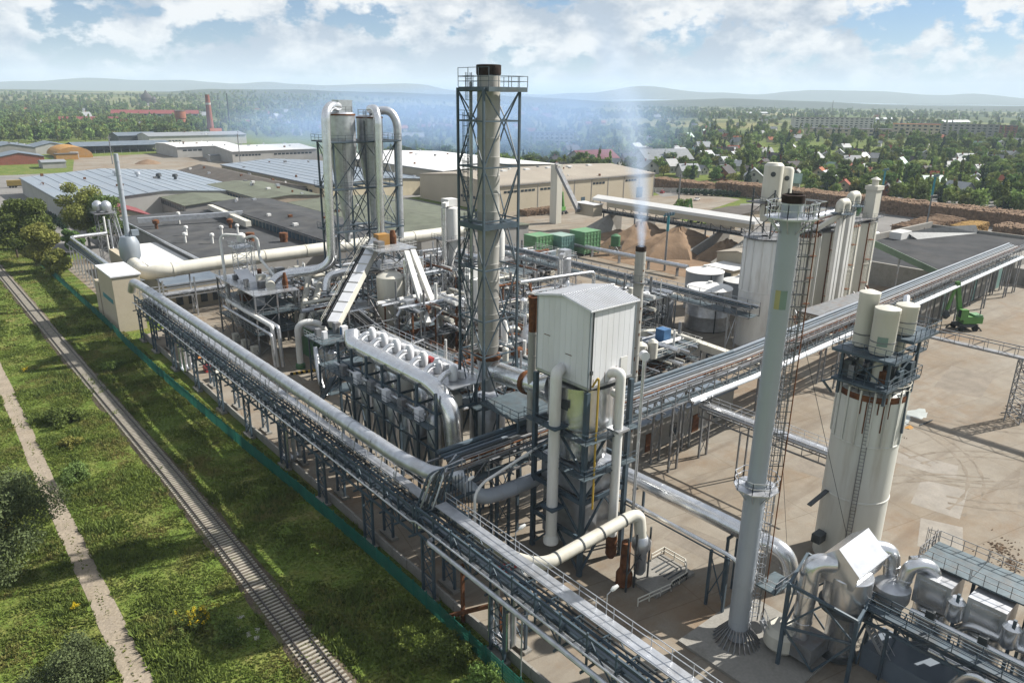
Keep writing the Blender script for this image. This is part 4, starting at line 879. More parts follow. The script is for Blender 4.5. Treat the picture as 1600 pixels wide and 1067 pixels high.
def octo(par, x, y, r, z, mat, ri, rails=True):
    n = 8; b = MB().lathe(x, y, [(ri, z-0.12), (r, z-0.12), (r, z), (ri, z)], n, 0.39, 0.39+2*math.pi)
    p = b.build('platform', mat, par)
    if rails:
        pts = [(x+r*0.97*math.cos(0.39+2*math.pi*i/n), y+r*0.97*math.sin(0.39+2*math.pi*i/n), z) for i in range(n+1)]
        MB().rail(pts, 1.15, 1.0, 0.055).build('handrail', mat, p)
        for i in range(n): 
            a = 0.39+2*math.pi*i/n; MB().bar((x+ri*math.cos(a), y+ri*math.sin(a), z-1.3), (x+r*0.9*math.cos(a), y+r*0.9*math.sin(a), z-0.12), 0.08).build('bracket', mat, p)
octo(t, SX, SY, 2.0, 17.0, 'galv', 0.95)
octo(t, SX, SY, 2.1, 41.2, 'galv', 0.84)
MB().bx(SX+0.9, SX+3.3, SY-1.1, SY+1.1, 41.0, 41.1).build('landing', 'galv', t); MB().rail([(SX+0.9, SY-1.1, 41.1), (SX+3.3, SY-1.1, 41.1), (SX+3.3, SY+1.1, 41.1)], 1.15, 1.0).build('handrail', 'galv', t)
lx, ly = SX+0.86, SY-0.72
MB().ladder(lx, ly, 1.0, 17.5, (0.6, 0.8), 0.5, True, (0.8, -0.6)).build('ladder', 'galv', t)
MB().ladder(lx, ly, 17.2, 42.0, (0.6, 0.8), 0.5, True, (0.8, -0.6)).build('ladder', 'grey_steel', t)
for i in range(22): z = 18.0+i*1.05; MB().bar((SX+0.6, SY-0.5, z), (SX+1.7, SY-1.4, z), 0.06).build('bracket', 'dark_steel', t)
for q_ in (0, .35): MB().bar((SX+1.7-q_, SY-1.4+q_*.8, 2.5), (SX+1.7-q_, SY-1.4+q_*.8, 41.5), 0.08).build('cable_riser', 'dark_steel' if q_ else 'rust', t)
def cyl_patch(par, name, mat, x, y, r, a0, a1, z0, z1, n=6):
    b = MB(); vs = []
    for z in (z0, z1):
        for j in range(n+1): a = a0+(a1-a0)*j/n; vs.append((x+r*math.cos(a), y+r*math.sin(a), z))
    b.quads(vs, [(j, j+1, n+2+j, n+1+j) for j in range(n)]); return b.build(name, mat, par, True)
va = math.atan2(-SY, -SX)
cyl_patch(t, 'painted_square', 'logo_yellow', SX, SY, 0.86, va-0.55, va-0.05, 33.7, 35.3)
cyl_patch(t, 'painted_square', 'logo_green', SX, SY, 0.86, va-0.05, va+0.6, 33.7, 35.3)
MB().stair((SX+1.7, SY-3.2, 0.15), (SX+1.3, SY-1.6, 3.0), 0.7, (1, 0.2)).build('stair', 'galv', t)
g = thing('guy_wires', 'thin stay cables running from the silver stack down to the yard', 'cables', (60, 30, 0))
for p, q in (((SX, SY, 36), (72, 40, 0.1)), ((SX+1, SY, 36), (70, 26, 0.2)), ((SX+0.8, SY+0.8, 33), (74, 37, 0.1))): MB().bar(p, q, 0.035).build('cable', 'dark_steel', g)
MB().bx(50.5, 62, 24, 34.6, 0.02, 0.28).build('stack_plinth', 'concrete', None, label='concrete plinth under the silver stack and its blue steel unit', cat='plinth')

# long silver gas duct lying behind the stack, elbow and support
t = thing('gas_duct', 'long shiny gas duct crossing the yard and elbowing down behind the silver stack', 'duct', (60.6, 42, 6))
MB().tube(arc([(58.6, 53.5, 8.2), (60.4, 52.6, 8.0), (60.8, 38, 8.0), (60.8, 33.6, 7.9), (61.4, 30.6, 7.8), (61.9, 29.6, 3.6)], 2.4, 6), 0.88, 20, bands=5.5, bh=0.03).build('duct', 'bright_duct', t, True)
for y in (49, 36.2):
    for x in (59.9, 61.7): MB().bx(x-0.12, x+0.12, y-0.12, y+0.12, 0, 7.1).build('leg', 'blue_steel', t)
    MB().bar((59.7, y, 7.0), (61.9, y, 7.0), 0.2, 0.3).build('beam', 'blue_steel', t)
PIPE('side_pipe', 'bright_duct', [(57.4, 51, 7.0), (57.4, 34.6, 7.0), (57.4, 33.4, 6.8), (57.4, 33.4, 4.5)], 0.22, t, n=8)
MB().bar((57.05, 51, 6.7), (57.05, 34, 6.7), 0.12).build('beam', 'blue_steel', t)
for y in (34.4, 36.4): MB().bx(57.2, 57.5, y-0.12, y+0.12, 0, 6.6).build('leg', 'blue_steel', t)
MB().bar((57.35, 34.4, 1), (57.35, 36.4, 6), 0.1).bar((57.35, 36.4, 1), (57.35, 34.4, 6), 0.1).build('bracing', 'blue_steel', t)

# ================================================================== NEAR SILO
NX, NY, NR = 77.6, 31.8, 3.45
t = thing('near_silo', 'big round off-white silo with ribbed upper half in the right foreground', 'silo', (NX, NY, 0))
MB().lathe(NX, NY, [(NR, 0), (NR, 8.3), (NR+0.06, 8.35), (NR+0.06, 8.5), (NR, 8.55), (NR, 15.0), (NR+0.06, 15.05), (NR+0.06, 15.2), (NR, 15.25), (NR, 20.6), (NR-0.1, 20.9), (2.5, 21.2), (0.2, 21.4)], 44).build('shell', 'silo_paint', t, True)
for i in range(16):
    a = i*2*math.pi/16+0.1; x, y = NX+(NR+0.05)*math.cos(a), NY+(NR+0.05)*math.sin(a); MB().bx(x-0.09, x+0.09, y-0.09, y+0.09, 15.25, 21.4).build('stiffener', 'silo_paint', t)
pts = [(NX+(NR+0.1)*math.cos(i*2*math.pi/20), NY+(NR+0.1)*math.sin(i*2*math.pi/20), 21.0) for i in range(21)]
MB().rail(pts, 1.0, 1.5, 0.06).build('handrail', 'cream_paint', t)
MB().lathe(NX, NY, [(NR+0.02, 20.2), (NR+0.02, 20.85), (NR-0.4, 20.9)], 44).build('rusty_rim', 'rust', t)
MB().bx(NX-NR-1.3, NX-NR+0.3, NY+0.9, NY+1.9, 2.6, 3.6).build('motor_box', 'dark_steel', t)
MB().bar((NX-NR+0.3, NY+1.7, 8.6), (NX-NR-2.6, NY+2.1, 7.6), 0.5, 0.15).build('loading_arm', 'dark_steel', t)
MB().ladder(NX-NR*0.93, NY-NR*0.42, 3.0, 21, (0.4, -0.9), 0.5, False).build('ladder', 'grey_steel', t)
t = thing('silo_headframe', 'blue steel headframe with platforms carrying cream filter drums on the near silo', 'headframe', (NX, NY, 21))
hx0, hx1, hy0, hy1 = NX-3.6, NX+3.4, NY-2.9, NY+2.6
for x in (hx0+0.3, hx1-0.3):
    for y in (hy0+0.3, hy1-0.3): MB().bx(x-0.14, x+0.14, y-0.14, y+0.14, 20.3, 25.2 if x < NX else 26.5).build('leg', 'blue_steel', t)
for p, q in (((hx0+.3, hy0+.3), (hx1-.3, hy0+.3)), ((hx0+.3, hy0+.3), (hx0+.3, hy1-.3)), ((hx1-.3, hy0+.3), (hx1-.3, hy1-.3)), ((hx0+.3, hy1-.3), (hx1-.3, hy1-.3))):
    MB().xface(p, q, 22.3, 25.0, 0.13).build('bracing', 'blue_steel', t)
for (a, c, d, e, z) in ((hx0-0.6, hx1+0.3, hy0-0.2, hy1+0.2, 22.2), (hx0-0.5, NX-0.1, hy0-0.5, hy1+0.6, 25.3), (NX+0.1, hx1+2.9, hy0-0.3, NY+0.9, 26.7)):
    p = MB().bx(a, c, d, e, z-0.28, z).build('platform', 'blue_steel', t)
    MB().rail([(a, d, z), (c, d, z), (c, e, z), (a, e, z), (a, d, z)], 1.15, 1.2, 0.055).build('handrail', 'blue_steel', p)
p = MB().bx(hx1+0.6, hx1+2.6, NY-2.4, NY-0.9, 24.4, 24.6).build('platform', 'blue_steel', t); MB().rail([(hx1+.6, NY-2.4, 24.6), (hx1+2.6, NY-2.4, 24.6), (hx1+2.6, NY-.9, 24.6)], 1.15, 0.8).build('handrail', 'blue_steel', p)
MB().ladder(hx1+2.5, NY-2.2, 24.6, 27.8, (1, 0), 0.5, True, (0, -1)).build('ladder', 'blue_steel', t)
MB().bar((hx0-0.4, hy1, 20.4), (hx0-2.0, hy1+0.3, 22.0), 0.2).bar((hx0-0.4, hy1, 22.0), (hx0-2.2, hy1+0.3, 22.0), 0.14).build('bracket', 'blue_steel', t)
for (x, y, r, z0, z1, lab) in ((NX-2.2, NY-1.0, 1.2, 25.4, 30.2, 'left'), (NX-1.1, NY+1.5, 1.0, 25.4, 31.2, 'rear'), (NX+2.0, NY-1.2, 1.1, 26.8, 29.9, 'right')):
    f = MB().lathe(x, y, [(r*0.9, z0), (r, z0+0.3), (r, z1-0.5), (r*1.03, z1-0.45), (r*1.03, z1), (r*0.3, z1+0.25)], 22).build('filter_drum', 'cream_paint', t, True)
    MB().tube([(x, y, z0), (x, y, 21.3)], 0.48, 12).build('drop_pipe', 'cream_paint', t, True)
    MB().lathe(x, y, [(r+0.05, z0+1.3), (r+0.05, z0+1.42)], 22).build('hoop', 'grey_steel', f)
cyl_patch(t, 'round_badge', 'logo_green', NX-2.2, NY-1.0, 1.22, math.atan2(-NY, -NX)-0.42, math.atan2(-NY, -NX)+0.42, 26.4, 27.4)
PIPE('outlet_pipe', 'bright_duct', [(NX+2.3, NY-0.9, 29.4), (NX+3.3, NY-0.4, 30.3), (NX+4.0, NY-0.2, 30.1), (NX+4.0, NY-0.2, 26.8)], 0.34, t, n=10)
MB().bx(NX+1.2, NX+3.0, NY-2.6, NY-2.3, 17.0, 21.8).build('strut', 'blue_steel', t) if False else MB().bar((NX+0.2, NY-NR-0.15, 16.6), (NX+0.2, NY-NR+0.1, 22), 0.2).build('strut', 'blue_steel', t)

for i in range(14):
    x, y, w, h = R.uniform(hx0, hx1-1), R.uniform(hy0, hy1-1), R.uniform(.5, 1.3), R.uniform(.6, 2.0); MB().bx(x, x+w, y, y+w, 22.25, 22.25+h).build('machine', ['dark_steel', 'blue_steel', 'grey_steel', 'rust'][i % 4], t)
for i in range(10):
    x, y = R.uniform(hx0, hx1), R.uniform(hy0, hy1); PIPE('pipe', ['dark_steel', 'blue_steel', 'galv'][i % 3], [(x, y, 21.3), (x, y, 24.2), (x+R.uniform(-1.5, 1.5), y+R.uniform(-1, 1), 25)], 0.13, t, n=8)
for i in range(6): a = -2.2-i*.16; x, y = NX+(NR+.02)*math.cos(a), NY+(NR+.02)*math.sin(a); MB().bx(x-.05, x+.05, y-.05, y+.05, 20.4-R.uniform(1, 4), 20.5).build('rust_streak', 'rust', t)
# ================================================================== BLUE FRAMED SILVER UNIT at bottom right
t = thing('cyclone_unit', 'blue framed unit with silver cyclone and angular bright metal hood at bottom right', 'process unit', (60, 25, 0))
for x, y, z in ((55.2, 26.8, 9.0), (58.0, 21.6, 6.8), (60.8, 28.2, 9.0), (63.6, 22.6, 6.8)): MB().bx(x-0.15, x+0.15, y-0.15, y+0.15, 0, z).build('leg', 'blue_steel', t)
fr = [((55.2, 26.8), (60.8, 28.2)), ((55.2, 26.8), (58.0, 21.6)), ((58.0, 21.6), (63.6, 22.6)), ((60.8, 28.2), (63.6, 22.6))]
for p, q in fr:
    z0_, z1_ = (9.0, 9.0) if q == (60.8, 28.2) else ((9.0, 6.8) if p in ((55.2, 26.8), (60.8, 28.2)) else (6.8, 6.8))
    MB().bar((*p, z0_), (*q, z1_), 0.24).build('beam', 'blue_steel', t); MB().bar((*p, 4.4), (*q, 4.4), 0.2).build('beam', 'blue_steel', t)
    m_ = ((p[0]+q[0])/2, (p[1]+q[1])/2); MB().bar((*p, 4.4), (*m_, 0.4), 0.16).bar((*q, 4.4), (*m_, 0.4), 0.16).build('bracing', 'blue_steel', t)
    MB().bar((*p, 4.5), (*m_, 7.6), 0.14).bar((*q, 4.5), (*m_, 7.6), 0.14).build('bracing', 'blue_steel', t)
cx_, cy_ = 60.9, 24.1
MB().lathe(cx_, cy_, [(1.3, 0.4), (1.3, 5.0), (1.5, 5.4), (2.0, 6.0), (2.05, 6.2), (2.05, 9.1), (1.95, 9.2)], 30).build('cyclone', 'bright_duct', t, True)
MB().lathe(cx_, cy_, [(2.02, 5.5), (2.3, 5.5), (2.3, 5.9), (2.02, 5.9)], 30).build('flange', 'dark_steel', t)
MB().lathe(cx_, cy_, [(1.35, 0.3), (1.7, 0.3), (1.7, 0.7), (1.35, 0.7)], 24).build('flange', 'dark_steel', t)
# hood: ridge along X
rA, rB = (58.9, 24.6, 12.2), (64.4, 24.6, 12.2); fA, fB = (59.0, 22.5, 10.3), (64.6, 22.5, 10.3); bA, bB = (58.9, 26.0, 10.9), (64.4, 26.0, 10.9)
b = MB().quads([rA, rB, fA, fB, bA, bB, (59.0, 22.9, 8.6), (64.5, 22.9, 8.6), (58.9, 26.0, 8.6), (64.4, 26.0, 8.6)], [(2, 3, 1, 0), (0, 1, 5, 4), (6, 7, 3, 2), (4, 5, 9, 8), (2, 0, 4, 8, 6), (3, 7, 9, 5, 1), (8, 9, 7, 6)])
b.build('hood', 'bright_duct', t)
MB().bar((58.8, 22.42, 10.3), (64.7, 22.42, 10.3), 0.1).build('hood_trim', 'galv', t)
MB().tube(arc([(59.2, 25.0, 10.4), (57.7, 26.2, 10.5), (57.6, 26.3, 0.6)], 1.5, 6), 0.85, 18, bands=3).build('riser_duct', 'bright_duct', t, True)
MB().tube(arc([(64.3, 24.0, 10.5), (65.6, 22.6, 10.3), (65.8, 22.2, 6.4)], 1.4, 6), 0.72, 16, bands=2).build('outlet_duct', 'bright_duct', t, True)
MB().lathe(64.4, 21.6, [(0.5, 4.0), (1.6, 6.4), (1.6, 7.6), (0.8, 8.0)], 20).build('fan_housing', 'galv', t, True)
MB().bx(56.4, 59.6, 24.4, 27.4, 0.9, 2.6).build('motor', 'grey_steel', t); MB().lathe(57.4, 27.8, [(1.2, 0.3), (1.7, 0.9), (1.7, 2.2), (1.2, 2.8)], 20).build('fan_housing', 'cream_paint', t, True)
MB().bx(55.6, 58.8, 28.2, 30.2, 6.7, 6.85).build('platform', 'deck_steel', t); MB().rail([(55.6, 30.2, 6.85), (55.6, 28.2, 6.85), (58.8, 28.2, 6.85)], 1.1, 1.2).build('handrail', 'galv', t)
MB().stair((61.8, 18.6, 0.1), (61.8, 22.2, 4.4), 0.9, (1, 0)).build('stair', 'galv', t)
# filter row with deck
t = thing('filter_row', 'row of shiny silver filter vessels under a grey grated deck at right edge', 'filter row', (67, 14, 0))
for i in range(4):
    y = 18.6-i*4.3
    MB().lathe(66.4, y, [(0.6, 0.6), (1.0, 1.4), (1.55, 3.2), (1.55, 6.2), (1.2, 6.4)], 22).build('vessel', 'bright_duct', t, True)
    h = MB().bx(65.2, 68.4, y-1.5, y+1.5, 6.5, 9.4).build('filter_box', 'galv', t)
    MB().bx(65.14, 65.2, y-1.1, y+1.1, 6.9, 9.0).build('door', 'bright_duct', h)
    MB().lathe(65.0, y-2.1, [(0.5, 6.6), (0.75, 7.0), (0.75, 8.6), (0.4, 9.0)], 16).build('vessel', 'bright_duct', t, True)
    for x in (64.6, 68.2): MB().bx(x-0.13, x+0.13, y+1.9, y+2.15, 0, 9.6).build('leg', 'blue_steel', t)
    d = MB().bx(67.0, 71.4, y-2.1, y+2.15, 9.7, 9.85).build('deck', 'deck_steel', t)
    MB().rail([(71.4, y-2.1, 9.85), (71.4, y+2.1, 9.85)], 1.15, 1.1, 0.055).build('handrail', 'grey_steel', d); MB().rail([(67.0, y-2.1, 9.85), (67.0, y+2.1, 9.85)], 1.15, 1.1, 0.055).build('handrail', 'grey_steel', d)
MB().rail([(67.0, 20.8, 9.85), (71.4, 20.8, 9.85)], 1.15, 0.8, 0.06).build('handrail', 'grey_steel', t)
MB().ladder(70.8, 20.9, 1, 11.2, (1, 0), 0.6, True, (0, 1)).build('ladder', 'grey_steel', t)
for i, pts in enumerate(([(63.4, 19.4, 6.6), (63.6, 5, 6.6)], [(65.2, 16.6, 5.2), (65.2, 15.2, 6.9), (65.2, 4, 6.9)], [(62.2, 17.0, 4.6), (62.2, 3, 4.6)], [(61.0, 15.0, 2.0), (61.0, 13.4, 5.4), (61.0, 3, 5.4)])): PIPE('pipe', 'bright_duct', pts, [0.34, 0.36, 0.24, 0.4][i], t, n=12)
MB().tube(arc([(64.8, 21.0, 7.6), (64.9, 20.6, 10.2), (66.2, 19.4, 10.2), (66.6, 18.8, 8.6)], 1.2, 6), 0.62, 16, bands=1.6).build('elbow_duct', 'bright_duct', t, True)
MB().tube(arc([(67.2, 21.4, 9.0), (68.4, 20.2, 9.3), (69.2, 19.6, 8.2)], 1.2, 6), 0.55, 14).build('elbow_duct', 'bright_duct', t, True)
for i in range(3): MB().bx(63.0, 63.5, 17.4-i*4.2, 18.1-i*4.2, 7.0, 7.7).build('actuator', 'dark_steel', t)
t = thing('blue_catwalk', 'blue steel catwalk crossing in front of the shiny filter row', 'catwalk', (61.8, 14, 5))
MB().bx(60.8, 62.0, 2, 22.4, 6.3, 6.5).build('deck', 'blue_steel', t)
for x in (60.8, 62.0): MB().rail([(x, 2, 6.5), (x, 22.4, 6.5)], 1.1, 1.8, 0.07).build('handrail', 'blue_steel', t)
for x in (60.8, 62.0): MB().bar((x, 2, 5.2), (x, 22.4, 5.2), 0.18, 0.3).build('beam', 'blue_steel', t)
for i in range(7): MB().bar((60.8, 2+i*3.2, 5.2), (60.8, 2+(i+.5)*3.2, 6.4), 0.1).bar((60.8, 2+(i+1)*3.2, 5.2), (60.8, 2+(i+.5)*3.2, 6.4), 0.1).build('web_member', 'blue_steel', t)
for y in (20, 14, 8): MB().bx(60.7, 60.95, y-0.12, y+0.12, 0, 5.2).build('leg', 'blue_steel', t); MB().bar((60.8, y, 0.5), (64.6, y, 5.2), 0.12).build('bracing', 'blue_steel', t)
MB().bx(61.2, 65.4, 8, 22, 0.02, 2.2).build('fan_house', 'roof_slate', None, label='low flat grey blue roofed plant room under the blue catwalk', cat='plant room')
# overhead gantry pipe bridge across the open yard
t = thing('gantry_bridge', 'slender lattice gantry spanning the open concrete yard on the right', 'gantry', (136, 35, 0))
for x in (135.2, 137.0):
    for z in (10.8, 12.4): MB().bar((x, 57, z), (x, -6, z), 0.14).build('chord', 'grey_steel', t)
    for i in range(28): y = 57-i*2.25; MB().bar((x, y, 10.8), (x, y-2.25, 12.4) if i % 2 else (x, y, 12.4), 0.08).bar((x, y, 10.8), (x, y, 12.4), 0.07).build('web_member', 'grey_steel', t)
MB().bx(135.4, 136.8, -6, 57, 10.85, 10.95).build('tray', 'grey_steel', t)
for k, y in enumerate((32.6, -3)):
    q = thing('lattice_pylon', ['four legged lattice pylon standing under the middle of the yard gantry', 'lattice pylon at the far right end of the yard gantry'][k], 'pylon', (136.1, y, 0))
    trestle(q, 134.9, 137.3, y-1.1, y+1.1, 10.7, 'grey_steel', 0.16, 6)
MB().bar((137.3, 33.7, 9), (142, 30, 0.2), 0.15).build('brace_strut', 'grey_steel', None, label='slanted steel strut propping the gantry pylon', cat='strut')
t = thing('scrap_heap', 'low heap of rusty scrap pipes beside the gantry pylon', 'scrap heap', (140, 31, 0))
for i in range(22): x, y = 140+R.uniform(-2.5, 4), 31+R.uniform(-3, 2.5); a = R.uniform(0, 3.1); MB().bar((x, y, R.uniform(.1, .9)), (x+2.2*math.cos(a), y+2.2*math.sin(a), R.uniform(.1, 1.1)), 0.16).build('pipe', ['rust', 'dark_steel', 'grey_steel', 'scrap'][i % 4], t)
# marks on the yard
for nm, x, y, sx, sy, m, lab in (('plastic_sheet', 121.5, 44.8, 2.6, 1.7, 'plastic_sheet', 'pale translucent sheet lying flat on the open yard, left half'), ('plastic_sheet', 126.5, 44.0, 2.6, 1.5, 'plastic_sheet', 'pale translucent sheet lying on the open yard next to the steel bar'), ('cloth_scrap', 119.6, 42.4, 0.9, 0.5, 'orange_wall', 'small pinkish rag beside the pale sheets on the yard')):
    vs = [(x+sx*(1+0.25*math.sin(5*a+x))*math.cos(a), y+sy*(1+0.2*math.cos(3*a+y))*math.sin(a), 0.06+0.05*math.sin(4*a)) for a in [i*2*math.pi/14 for i in range(14)]]
    MB().quads(vs+[(x, y, 0.16)], [(i, (i+1) % 14, 14) for i in range(14)]).build(nm, m, None, True, label=lab, cat='sheet' if nm == 'plastic_sheet' else 'rag')
MB().bar((121.6, 41.6, 0.12), (125.4, 41.2, 0.12), 0.16).build('steel_bar', 'dark_steel', None, label='dark steel bar lying across the pale sheet on the yard', cat='bar')
for x, y, s, lab in ((113.6, 42.6, 1.1, 'small brown bark heap in the middle of the open yard'), (118, 49.5, 0.7, 'tiny brown dirt patch on the yard near the headframe'), (90.5, 18.6, 2.0, 'scattered brown bark litter on the yard above the filter deck'), (93, 20.5, 1.5, 'thin brown litter smear on the yard behind the near silo')):
    b = MB()
    for i in range(140):
        a, d = R.uniform(0, 6.28), abs(R.gauss(0, s*0.7)); w = R.uniform(.03, .10); px, py = x+d*1.6*math.cos(a), y+d*math.sin(a); b.bar((px, py, 0.05), (px+w*2, py+R.uniform(-.2, .2), 0.05+w*0.7), w)
    b.build('bark_litter', 'scrap', None, label=lab, cat='litter', kind='stuff')

# ================================================================== FAR SILO GROUP
t = thing('white_silo', 'slim round white silo standing left of the silver stack', 'silo', (138, 83, 0))
MB().lathe(138, 83, [(4.3, 0), (4.3, 11.8), (4.38, 11.85), (4.38, 12.1), (4.3, 12.15), (4.3, 22.6), (4.1, 22.9), (1, 23.3)], 36).build('shell', 'white_paint', t, True)
for i in range(14): a = i*2*math.pi/14; x, y = 138+4.33*math.cos(a), 83+4.33*math.sin(a); MB().bx(x-.08, x+.08, y-.08, y+.08, 12.2, 22.8).build('stiffener', 'white_paint', t)
octo(t, 138, 83, 5.2, 23.3, 'grey_steel', 1.0)
for x in (135.4, 140.4):
    for y in (80.6, 85.4): MB().bx(x-.13, x+.13, y-.13, y+.13, 23.3, 33).build('leg', 'dark_steel', t)
for p, q in (((135.4, 80.6), (140.4, 80.6)), ((135.4, 80.6), (135.4, 85.4))):
    for a in (23.5, 28): MB().xface(p, q, a, a+4.5, 0.12).build('bracing', 'dark_steel', t)
for x, y, r, z0, z1 in ((137.2, 82.6, 1.9, 30.5, 38.2), (141.4, 82.0, 1.25, 31, 37.2)):
    f = MB().lathe(x, y, [(r*0.8, z0-4), (r, z0-2), (r, z0), (r*1.12, z0+.1), (r*1.12, z0+.5), (r, z0+.6), (r, z1-.6), (r*0.75, z1-.1), (0.1, z1)], 22).build('filter_drum', 'cream_paint', t, True)
    a = math.atan2(-82, -138); MB().tube([(x+r*0.97*math.cos(a), y+r*0.97*math.sin(a), z1-2.2), (x+r*1.05*math.cos(a), y+r*1.05*math.sin(a), z1-2.2)], 0.5, 14).build('fan_grille', 'dark_steel', f); MB().tube([(x+r*0.93*math.cos(a), y+r*0.93*math.sin(a), z0-1), (x+r*1.05*math.cos(a), y+r*1.05*math.sin(a), z0-1)], 0.5, 14).build('fan_grille', 'dark_steel', f)
MB().bx(134, 141.6, 80, 86, 30.2, 30.5).build('platform', 'grey_steel', t); MB().rail([(134, 86, 30.5), (134, 80, 30.5), (141.6, 80, 30.5)], 1.1, 1.3).build('handrail', 'grey_steel', t)
LABS = ['cream ribbed silo of the row nearest to the silver stack', 'second cream silo of the row between rusty ladder strips', 'third cream silo of the row under the tall elevator legs', 'rearmost cream silo of the row beside the green conveyor']
for i in range(4):
    x, y, r, h = 158+i*10.4, 87.6+i*0.6, 5.4, 21.2
    t = thing('block_silo', LABS[i], 'silo', (x, y, 0), 'row of cream silos')
    MB().lathe(x, y, [(r, 0), (r, 10.4), (r+.07, 10.5), (r+.07, 10.7), (r, 10.8), (r, h-0.3), (r-0.2, h), (0.3, h+0.7)], 16).build('shell', 'cream_paint', t)
    for k, a in enumerate((-2.9, -2.45, -2.0, -1.5, -1.0)): px, py = x+(r+.05)*math.cos(a), y+(r+.05)*math.sin(a); MB().bx(px-.11, px+.11, py-.11, py+.11, 0, h).build('stiffener', ['cream_paint', 'white_paint', 'rust', 'cream_paint', 'white_paint'][k], t)
    a = -1.9; px, py = x+(r+.35)*math.cos(a), y+(r+.35)*math.sin(a); MB().ladder(px, py, 1, h+1, (0.9, -0.3), 0.6, True, (-.3, -.9)).build('ladder', 'cream_paint', t)
    for z in (6, 12, 17): MB().bx(px-.9, px+.9, py-.8, py+.2, z, z+.08).build('landing', 'rust', t)
    cap = MB().lathe(x, y, [(r+.1, h-.2), (r+.12, h), (0.3, h+0.75)], 16).build('roof', 'rust' if i in (0, 2) else 'grey_steel', t)
    MB().rail([(x+(r)*math.cos(q*math.pi/6), y+r*math.sin(q*math.pi/6), h+.1) for q in range(13)], 1.1, 1.6).build('handrail', 'grey_steel', t)
LABE = ['tall white bucket elevator leg with hooded head, front of two', 'tall white bucket elevator leg with hooded head, rear of two', 'pale square elevator shaft with a small cap at the right end of the silos']
for i, (x, y, zt) in enumerate(((164.2, 80.6, 28.4), (171.5, 82.0, 29.4), (190, 86, 31.0))):
    t = thing('bucket_elevator', LABE[i], 'elevator', (x, y, 0))
    if i < 2:
        for d in (-0.75, 0.75): MB().bx(x+d-0.5, x+d+0.5, y-0.45, y+0.45, 0, zt-1.6).build('trunk', 'white_paint', t)
        b = MB(); b.tube(arc([(x-1.5, y, zt-2.0), (x-1.5, y, zt), (x+1.5, y, zt), (x+1.5, y, zt-2.0)], 1.0), 0.95, 12); b.build('head', 'cream_paint', t, True)
        octo(t, x, y, 2.6, zt-2.4, 'blue_steel', 0.6)
        MB().bar((x-1.2, y, zt-2.6), (x-5.0, y+3, 22.4), 0.9).build('chute', 'cream_paint', t)
    else:
        MB().bx(x-1.5, x+1.5, y-1.3, y+1.3, 22, zt-2).build('shaft', 'cream_paint', t); MB().bx(x-1.8, x+1.8, y-1.6, y+1.6, zt-2, zt-1).build('cap', 'cream_paint', t); MB().lathe(x, y, [(0.8, zt-1), (0.8, zt+.4), (1.2, zt+.5), (0.2, zt+1.1)], 14).build('cowl', 'cream_paint', t)
t = thing('silo_top_gallery', 'railed steel walkway gallery running across the tops of the cream silos', 'walkway', (172, 86, 22))
MB().bx(150, 194, 84.2, 86.2, 22.0, 22.2).build('deck', 'grey_steel', t)
for y in (84.2, 86.2): MB().rail([(150, y, 22.2), (194, y, 22.2)], 1.1, 1.8).build('handrail', 'grey_steel', t)
MB().tube([(150, 88.5, 23), (188, 90.5, 24)], 0.9, 10, bands=4).build('conveyor_tube', 'galv', t, True)
# clutter at the foot of the silos
t = thing('silo_footing_machines', 'rusty and green machinery with stairs tucked under the silo row', 'machinery', (160, 76, 0))
for i in range(16):
    x = 140+i*2.6+R.uniform(-.8, .8); y = 73+R.uniform(-3, 4); w = R.uniform(.8, 2.2); h = R.uniform(1.0, 4.2)
    MB().bx(x-w/2, x+w/2, y-w/2, y+w/2, 0, h).build('housing', ['rust', 'green_paint', 'grey_steel', 'cream_paint', 'olive_paint'][i % 5], t); PIPE('pipe', ['rust', 'grey_steel'][i % 2], [(x, y, h), (x, y, h+2), (x+1.5, y+2, h+3.5)], 0.22, t, n=8)
trestle(t, 142, 152, 70, 76, 8, 'rust', 0.18, 2); trestle(t, 160, 172, 70, 76, 8, 'grey_steel', 0.18, 2)
MB().bx(142, 172, 70, 76, 8, 8.15).build('platform', 'grey_steel', t); MB().rail([(142, 70, 8.1), (172, 70, 8.1)], 1.1, 1.8).build('handrail', 'grey_steel', t)
# long concrete building under the bridge
t = thing('yard_wall_building', 'long low weathered concrete building under the middle of the pipe bridge', 'building', (100, 66, 0))
MB().bx(76, 101, 63.2, 70, 0, 4.8).build('wall', 'concrete', t); MB().bx(75.6, 101.4, 62.8, 70.4, 4.8, 5.1).build('roof', 'roof_slate', t)
for i in range(4): x = 79+i*5.6; w = MB().bx(x, x+1.6, 63.1, 63.197, 1.0 if i % 2 else 0.1, 3.0).build('window' if i % 2 else 'door', 'glass' if i % 2 else 'rust', t)
